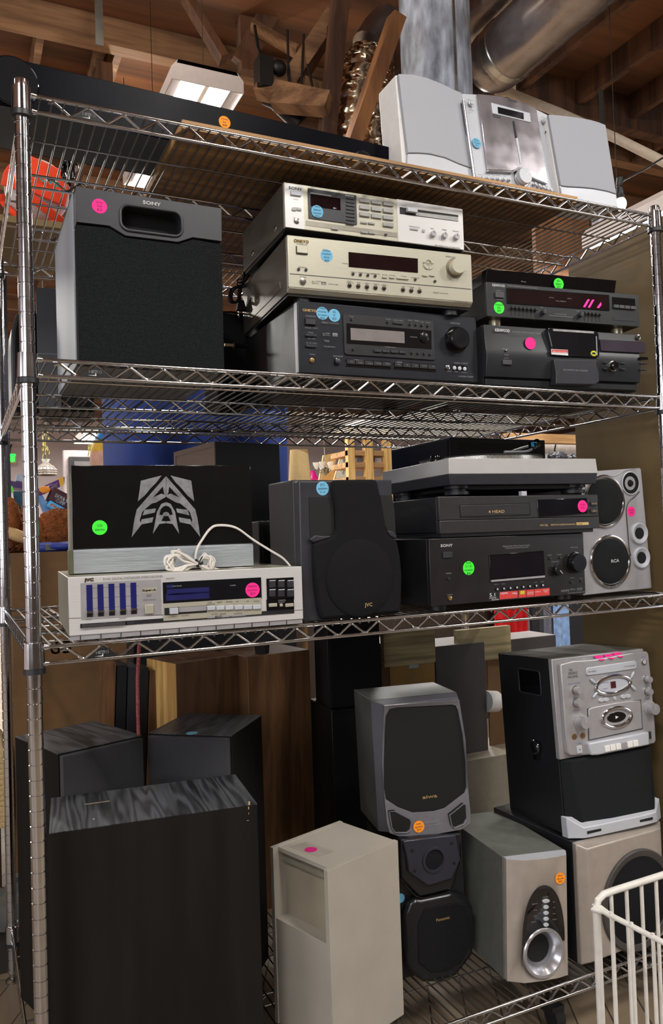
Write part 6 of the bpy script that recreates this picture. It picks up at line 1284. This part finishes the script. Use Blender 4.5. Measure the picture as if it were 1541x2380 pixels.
c = ony(755, 1094, 170); MB().cyl(c + Vector((0, 0, 2)), (c.x, c.y, HC), .18, n=6).lathe([(.3, -1.5), (1.2, -.6), (1.6, .4), (.5, 1.4), (.4, 3)], c, (0, 0, 1), 16).build('stem', chrome_dull, t)
for i in range(5):
    an = 2 * PI * i / 5 + .3; e = c + Vector((2.6 * math.cos(an), 2.6 * math.sin(an), .6)); MB().tube([c, c + Vector((1.3 * math.cos(an), 1.3 * math.sin(an), -.8)), e], .14, 6).build('arm', chrome_dull, t)
    MB().lathe([(.4, 0), (.9, 1), (1.2, 2)], e, (0, 0, 1), 14, cap=False).build('glass_cup', mat('opal_glass', (238, 236, 228), .3) if 'opal_glass' not in MATS else MATS['opal_glass'], t)
def leanpic(label, quad, Yd, fm_, im_, name='framed_picture', bw=.12):
    P = [ony(a, b, Yd) for a, b in quad]; Tn = bpy.data.objects.new(name, None); COL.objects.link(Tn); tag(Tn, label, 'picture'); th = Vector((0, .8, 0))
    MB().hexa([P[3], P[2], P[2] + th, P[3] + th, P[0], P[1], P[1] + th, P[0] + th]).build('frame', fm_, Tn, smooth=False)
    c = sum(P, Vector()) / 4; Q = [c + (p - c) * (1 - bw) + Vector((0, -.06, 0)) for p in P]
    MB().hexa([Q[3], Q[2], Q[2] + th * .2, Q[3] + th * .2, Q[0], Q[1], Q[1] + th * .2, Q[0] + th * .2]).build('picture', im_, Tn, smooth=False); return Tn, P
leanpic('gold framed mirror leaning behind the little chandelier', ((752, 1058), (783, 1052), (775, 1120), (741, 1120)), 185, mat('gilt_frame', (190, 150, 80), .4, .5), mat('golden_mirror', (190, 160, 110), .3, .4, .3, 6))
_, P = leanpic('pale drawing of a figure in a thin wooden frame', ((792, 1060), (815, 1052), (812, 1116), (776, 1116)), 180, mat('thin_oak', (200, 165, 120), .6), mat('cream_paper', (224, 224, 208), .8))
c = ony(800, 1085, 179.6); MB().tube([c + Vector(v) for v in ((0, 0, 2), (-.4, 0, .6), (.1, 0, -.8), (-.6, 0, -2.4))], .16, 5).sphere(c + Vector((.1, 0, 2.3)), .45, .1, .5, 6).tube([c + Vector(v) for v in ((-.9, 0, -1), (.6, 0, -1))], .12, 5).build('drawn_figure', mat('faded_ink', (110, 130, 130), .8), _)
t = bpy.data.objects.new('bookcase', None); COL.objects.link(t); tag(t, 'pine open bookcase holding framed prints behind the turntable', 'bookcase')
ptop = ony(812, 1018, 150).z + 3
for (a0, a1) in ((811, 826), (851, 869), (895, 911)): p = ony(a0, 1100, 150); q = ony(a1, 1100, 150); MB().box(p.x, q.x, 150, 152, 0, ptop).build('upright', pine, t)
p = ony(811, 1100, 150); q = ony(911, 1100, 150)
for z_ in (ptop - 1.6, ony(840, 1052, 150).z - .8, ony(840, 1120, 150).z, ony(900, 1086, 150).z): MB().box(p.x, q.x, 150.3, 162, z_, z_ + 1.5).build('shelf_board', pine_x, t)
leanpic('blue tinted print standing in the pine bookcase', ((829, 1062), (852, 1052), (853, 1086), (829, 1090)), 156, wht, mat('pale_blue_print', (190, 205, 220), .6))
leanpic('glass fronted print catching the light in the pine bookcase', ((869, 1054), (894, 1046), (894, 1084), (870, 1084)), 156, mat('grey_frame', (110, 105, 100), .5), mat('bright_print', (235, 232, 225), .3))
o = MB().lathe([(1.3, 0), (1.4, .6), (.7, 2), (.5, 2.5)], ony(727, 1118, 120), (0, 0, 1), 20).build('glass_bottle', mat('pink_glass', (200, 30, 130), .15, 0, .1, 20, trans=.4)); tag(o, 'small magenta bottle beside the beige lamp shade', 'bottle')
# rail and posters at right
o = MB().box(ony(1180, 1020, 70).x, ony(1345, 1020, 70).x + 20, 70, 72, ony(1290, 1030, 70).z, ony(1290, 1009, 70).z).build('wooden_rail', pine_x); tag(o, 'orange pine rail seen between second shelf and olive panel', 'rail')
t, _p = leanpic('white poster propped under the pine rail beside the olive panel', ((1255, 1028), (1420, 1028), (1420, 1075), (1255, 1075)), 74, wht, mat('white_poster', (228, 232, 232), .5))
o = MB().tube([ony(1292, 1030, 73), ony(1289, 1045, 73), ony(1290, 1056, 73)], .16).build('hook', blk); tag(o, 'dark metal hook hanging under the pine rail', 'hook')
for lab_, a, b in (('bristly dark round brush in front of the white poster, left one', 1296, 1064), ('bristly dark round brush at the foot of the white poster, near panel', 1345, 1066)):
    mb = MB(); rnd = random.Random(a); c = ony(a, b, 60); furball(mb, c, 2.3, 1.2, 1.1, 16, .14); o = mb.build('round_brush', blk2); tag(o, lab_, 'brush')
# orange cap and cable coil seen through the top shelf
t = bpy.data.objects.new('trucker_cap', None); COL.objects.link(t); tag(t, 'orange cap with white mesh and teal lettering behind the top shelf', 'cap')
capo = mat('orange_felt', (240, 70, 30), .85, 0, .06, 60); mesh_ = mat('white_cap_mesh', (205, 195, 195), .9, 0, .5, 500)
c = ony(86, 446, 51.5); fw_ = (CAM - c).normalized(); rt_ = fw_.cross(Vector((0, 0, 1))).normalized() * -1; up_ = rt_.cross(fw_).normalized() * (1 if rt_.cross(fw_).z > 0 else -1)
ang_ = math.radians(-14); rt_, up_ = rt_ * math.cos(ang_) + up_ * math.sin(ang_), up_ * math.cos(ang_) - rt_ * math.sin(ang_)
RC = 4.3
def cap_pt(a, b, k=1.0):
    n_ = a * a + b * b
    if n_ > .98: s_ = math.sqrt(.98 / n_); a, b, n_ = a * s_, b * s_, .98
    return c + (rt_ * a + up_ * b + fw_ * math.sqrt(1 - n_)) * RC * k
def patch(a0, a1, b0, b1, k, nm, m_, sk=0, n=18, th=.1):
    mb = MB(); V = [[mb.bm.verts.new(cap_pt(a0 + (a1 - a0) * i / n, b0 + (b1 - b0) * j / n + sk * (a0 + (a1 - a0) * i / n), k)) for i in range(n + 1)] for j in range(n + 1)]
    for j in range(n):
        for i in range(n): mb.bm.faces.new([V[j][i], V[j][i + 1], V[j + 1][i + 1], V[j + 1][i]])
    o = mb.build(nm, m_, t); s = o.modifiers.new('thick', 'SOLIDIFY'); s.thickness = th * U; s.offset = 0; return o
MB().sphere(c, RC * .93, RC * .93, RC * .93, 20).build('crown', mesh_, t)
patch(-.45, .82, -.08, .85, 1.02, 'front_panel', capo, -.08); patch(-.97, -.5, -.15, .75, 1.02, 'side_panel', capo); patch(-.2, .85, -.32, -.1, 1.16, 'bill', capo, -.38, th=.2)
MB().tube([cap_pt(-.98 + i * .095, -.42 - .5 * math.sin(PI * (i / 20)) ** .8 * .9, 1.04) for i in range(20)], .42, 10).build('sweatband', capo, t)
mb = MB(); put_text(mb, 'rove', cap_pt(-.12, .3, 1.12) , rt_, up_, 2.9, .8, fw_ * .1, .05); mb.build('lettering', mat('teal_thread', (60, 180, 180), .7), t, smooth=False)
t = bpy.data.objects.new('cable_coil', None); COL.objects.link(t); tag(t, 'black coiled cable dangling from top shelf near the orange cap', 'cable')
mb = MB(); rnd = random.Random(21)
for i in range(9):
    j = lambda: rnd.uniform(-5, 5)
    mb.tube(lp([(158 + j(), 340 + j() * .5), (150 + j() * .5, 385), (148 + j() * .5, 410), (158, 424 + j() * .4), (170 + j() * .4, 410), (165 + j() * .5, 385), (160 + j(), 342)], .13, 20), .16, 8)
mb.cyl(ony(160, 384, 20), ony(161, 390, 20), .9, n=12)
mb.tube([ony(160, 345, 20), (ony(160, 345, 20).x, 20, ZS[0])], .1, 6); mb.build('cable', blk_gloss, t)
zc = 85.0
xr_ = ony(150, 560, 50).x
o = MB().box(-34, xr_, 45.5, 67, zc, zc + .8).build('rack_board', cardb); tag(o, 'wide olive board high behind the left posts with an orange cap on it', 'board')
rk = bpy.data.objects.new('storage_rack', None); COL.objects.link(rk); tag(rk, 'thin upright rack carrying the high olive board behind the left posts', 'rack')
for x_ in (-33, ony(7, 1100, 66).x): MB().box(x_, x_ + 1, 65.6, 66.6, 0, zc - .02).build('upright', blk2, rk)
# clothes hanging beyond, under shelf three
def garment(label, x0p, x1p, ytop, ybot, Yd, m_, n=24, amp=.7, name='hanging_garment'):
    a = ony(x0p, ytop, Yd); b = ony(x1p, ytop, Yd); zb_ = ony((x0p + x1p) / 2, ybot, Yd).z; mb = MB(); rows = []
    for j in range(9):
        v = j / 8; rows.append([(a.x + (b.x - a.x) * (i / n), Yd + amp * math.sin(i * 1.3 + .5 * v) * (1 + .3 * math.sin(i * .7)), a.z + (zb_ - a.z) * v) for i in range(n + 1)])
    V = [[mb.bm.verts.new(p) for p in r] for r in rows]
    for r1, r2 in zip(V[:-1], V[1:]):
        for i in range(n): mb.bm.faces.new([r1[i], r1[i + 1], r2[i + 1], r2[i]])
    o = mb.build(name, m_); s = o.modifiers.new('thick', 'SOLIDIFY'); s.thickness = .3 * U; tag(o, label, 'clothes'); return o
garment('red garment hanging behind, under the black video receiver', 1150, 1225, 1380, 1490, 100, mat('red_cloth', (225, 36, 42), .9), amp=.5)
garment('white striped garment between the red and the dark ones', 1222, 1232, 1380, 1488, 101, wht, 8, .3)
garment('dark navy garment hanging left of the faded jeans', 1230, 1246, 1380, 1490, 100, mat('navy_cloth', (50, 54, 72), .9), 8, .3)
garment('dusty pink garment sliver beside the grey trousers', 1243, 1252, 1380, 1488, 99, mat('dusty_pink', (150, 100, 95), .9), 6, .3)
garment('grey trousers hanging left of the faded blue jeans', 1250, 1287, 1380, 1492, 98, mat('grey_denim', (120, 120, 132), .9, 0, .15, 60), 14, .4)
garment('faded blue jeans hanging under the red label receiver', 1284, 1335, 1380, 1530, 97, mat('faded_denim', (150, 182, 226), .9, 0, .25, 30), 14, .5)
garment('dark blue jeans at the right next to the olive panel', 1333, 1372, 1380, 1530, 99, mat('dark_denim', (62, 82, 140), .9, 0, .2, 30), 12, .4)
o = MB().box(36, 175, 104, 106, 0, 43).build('display_partition', mat('dark_brown_board', (58, 44, 34), .8)); tag(o, 'dark brown partition behind the hanging clothes', 'partition')
o = MB().box(-60, CX0 - 3.5, 72, 82, 0, 44).build('dark_cabinet', blk2); tag(o, 'dark cabinet glimpsed beyond the far left rear post', 'cabinet')
# small cabinets on a beige box at the back of the bottom shelf
def fbox(name, label, px0, px1, ytop, Yd, dep, m_, z0, cat='speaker', mt=None):
    a = ony(px0, ytop, Yd); b = ony(px1, ytop, Yd); t = bpy.data.objects.new(name, None); COL.objects.link(t); tag(t, label, cat); t.location = (a.x * U, Yd * U, z0 * U)
    MB().box(0, b.x - a.x, 0, dep, 0, a.z - z0).build('cabinet', m_, t, bevel=.05)
    if mt: MB().box(.02, b.x - a.x - .02, .02, dep - .02, a.z - z0 - .05, a.z - z0 + .05).build('top_panel', mt, t)
    return t, b.x - a.x, a.z - z0
dg = mat('dark_grey_vinyl', (58, 54, 54), .5, 0, .1, 30); lt = mat('pale_top_tone', (125, 119, 119), .7)  # speaker tops get a paler tone than the vinyl
zb_ = ony(1100, 1766, 24.5).z
a = ony(1014, 1766, 24.5); b = ony(1222, 1766, 24.5)
o = MB().box(a.x, b.x, 24.5, 34.3, SF[3], zb_).build('beige_cabinet', mat('beige_laminate', (160, 150, 132), .6, 0, .06, 60), bevel=.06); tag(o, 'long beige box at the back carrying the small dark grey speakers', 'cabinet')
zb_ += .02
fbox('bookshelf_speaker', 'dark grey pale topped speaker between two weathered planks on beige box', 1012, 1126, 1504, 27, 6.5, dg, zb_, mt=lt)
t, w_, h_ = fbox('bookshelf_speaker', 'brown open backed speaker carrying the first weathered plank, above grey speaker', 884, 1008, 1496, 27, 5.5, MATS['walnut_veneer'], SF[3])
MB().box(1.1, w_ - .05, -.1, 0, .4, h_ - .15).build('back_panel', mat('tan_hardboard', (140, 108, 52), .6, 0, .15, 15), t, label='tan hardboard back'); MB().box(w_ * .5, w_ * .68, -.16, -.1, h_ - 3.3, h_ - 2.6).build('paper_label', mat('pale_blue_label', (150, 165, 170), .6), t)
t, w_, h_ = fbox('bookshelf_speaker', 'pale topped grey speaker with brown side, left of the karaoke player', 1186, 1292, 1487, 28.5, 5.5, dg, zb_, mt=lt)
q = ony(1130, 1600, 28.5).x - ony(1186, 1600, 28.5).x
MB().box(q, 0, -.05, .2, 0, h_ - .6).build('side_panel', chip, t, label='brown hardboard side')
def plank(label, px0, px1, y0, y1, Yd):
    a = ony(px0, y1, Yd); b = ony(px1, y0, Yd); o = MB().box(a.x, b.x, Yd, Yd + .85, a.z, b.z).build('plank', pine_old); tag(o, label, 'plank'); return a
plank('weathered plank on the brown open backed speaker at back of bottom shelf', 894, 1010, 1462, 1552, 25.9)
plank('weathered plank in front of grey speaker left of the karaoke player', 1066, 1186, 1454, 1542, 27.5 + 6.2 - 6.6)
o = MB().cyl(ony(1127, 1630, 27.5), ony(1152, 1630, 27.9), 1.35, n=24).build('paper_roll', white_pl); tag(o, 'white roll wedged between the two dark grey speakers', 'roll')
# tan wooden chair glimpsed at far right, wicker at far left
t = bpy.data.objects.new('wooden_chair', None); COL.objects.link(t); tag(t, 'light wooden chair glimpsed at right edge beside the karaoke player', 'chair')
p = ony(1534, 1655, 40); MB().box(p.x, p.x + 16, 40, 56, p.z - 1, p.z).build('seat', pine_x, t)
for x in (p.x + .3, p.x + 14):
    for y in (40.5, 54): MB().box(x, x + 1.6, y, y + 1.6, 0, p.z - 1).build('leg', pine, t)
t = bpy.data.objects.new('wicker_chair', None); COL.objects.link(t); tag(t, 'woven rush seat edge at far left behind the shelf posts', 'chair')
wk = mat('rush_weave', (196, 170, 120), .8, 0, .25, 200, bump=.8, bscale=300)
p = ony(0, 1860, 46); mb = MB()
for i in range(14): mb.tube([(p.x - 14, 46, p.z - 3 + i * .62), (p.x - 2, 46, p.z - 3 + i * .62 + .2), (p.x + .9 - .05 * abs(i - 6), 46.2, p.z - 3 + i * .62), (p.x + .6, 60, p.z - 3 + i * .62)], .36, 8)
mb.build('seat', wk, t)
for x in (p.x - 13, p.x - .6): MB().cyl((x, 48, 0), (x, 48, p.z - 2.8), .7).build('leg', chip, t)
glass = mat('clear_glass', (220, 225, 225), .05, 0, .02, trans=1)
c = ony(36, 2252, 41.5); 
o = MB().lathe([(1.8, 0), (2.6, .6), (3.2, 2.4), (2.9, 3.6), (1.1, 4.3), (.7, 5), (.8, 5.6)], (c.x, 41.5, max(3, c.z - 3)), (0, 0, 1), 28).build('glass_jar', mat('smoky_glass', (120, 120, 118), .1, 0, .1, 20, trans=.5)); tag(o, 'squat smoky glass jar behind the big black speaker at lower left', 'jar')
zj = max(3, c.z - 3); o2 = MB().box(c.x - 6, c.x + 3, 37.5, 44, 0, zj - .02).build('wooden_crate', mat('dark_crate', (40, 34, 30), .7)); tag(o2, 'dark crate under the smoky glass jar', 'crate')
# caster on the floor
t = bpy.data.objects.new('caster', None); COL.objects.link(t); tag(t, 'black caster wheel on the floor under front edge of the shelf', 'caster')
c = onz(1290, 2362, .9); MB().cyl((c.x - .5, c.y, .9), (c.x + .5, c.y, .9), .9).build('wheel', rubber, t); MB().box(c.x - .7, c.x + .7, c.y - .5, c.y + 1.2, 1.2, 2).cyl((c.x, c.y + .5, 2), (c.x, c.y + .5, 3.2), .3).build('fork', blk, t)
# black object under right end
t = bpy.data.objects.new('black_crate', None); COL.objects.link(t); tag(t, 'black equipment case on the floor under right end of the bottom shelf', 'case')
a = onz(1505, 2290, 0); MB().box(a.x, a.x + 14, a.y + 3, a.y + 14, 0, 4.0).build('body', blk, t, bevel=.1); MB().box(a.x - .1, a.x + 14.1, a.y + 2.9, a.y + 14.1, 2.9, 3.1).build('rim', blk2, t)
# ------------------------------------------------------------------ white wire cart in the foreground
t = bpy.data.objects.new('shopping_cart', None); COL.objects.link(t); tag(t, 'white coated wire cart basket in the right foreground', 'cart')
Yc0 = -16.0
cr = ony(1386, 2110, Yc0)                                  # near left corner of the rim
kz = cr.z
d1 = onz(1541, 2047, kz + .35) - Vector((cr.x, cr.y, kz)); d1.z = 0; d1.normalize()
d2 = onz(1541, 2190, kz) - Vector((cr.x, cr.y, kz)); d2.z = 0; d2.normalize()
c0 = Vector((cr.x, cr.y, kz))
A1 = c0 + d1 * 20; A2 = c0 + d2 * 16
rt = Vector((0, 0, .55))
MB().tube([c0 + Vector((0, 0, -.2)), c0 + rt * .8 + d1 * .15, c0 + rt * 1.3 + d1 * .7, c0 + rt * 1.35 + d1 * 1.6, A1 + rt * 1.35], .23, 14).build('top_rail', white_coat, t)
MB().tube([c0 + d1 * .4 + Vector((-.2, 0, .1)), c0 + Vector((-.35, -.1, 0)), c0 + Vector((-.1, -.35, -.05)), c0 + d2 * .6, A2], .17, 14).build('rim_wire', white_coat, t)
MB().tube([c0 + d2 * .5 + Vector((.1, .3, .05)), c0 + d2 * 1.7 + Vector((.2, .4, -.25))], .2, 12).build('hinge_pin', white_coat, t)
MB().cyl(c0 + Vector((0, 0, -14)), c0 + Vector((0, 0, .2)), .26, n=16).build('corner_post', white_coat, t)
for i in range(9):
    q = c0 + d1 * (1.35 + 1.4 * i) + rt * 1.3; MB().cyl((q.x, q.y, kz - 14), q, .13, n=10).build('upright_wire', white_coat, t)
    q = c0 + d2 * (1.25 + 1.6 * i); q2 = q + Vector((0, 0, -.0)); MB().cyl((q2.x, q2.y, kz - 14), q2 + Vector((0, 0, .22)), .12, n=10).build('upright_wire', white_coat, t)
for h in (0, 1):
    z_ = kz - 14
    MB().tube([c0 + Vector((0, 0, -14)), A1 + Vector((0, 0, -14))] if h == 0 else [c0 + Vector((0, 0, -14)), A2 + Vector((0, 0, -14))], .2, 10).build('bottom_rail', white_coat, t)
ft_ = c0 + Vector((0, 0, -14))
for q in (ft_, ft_ + d1 * 19, ft_ + d2 * 15): MB().cyl((q.x, q.y, 2.5), (q.x, q.y, ft_.z), .3).build('leg', white_coat, t); MB().cyl((q.x - .5, q.y, 1.3), (q.x + .5, q.y, 1.3), 1.3).build('wheel', rubber, t)
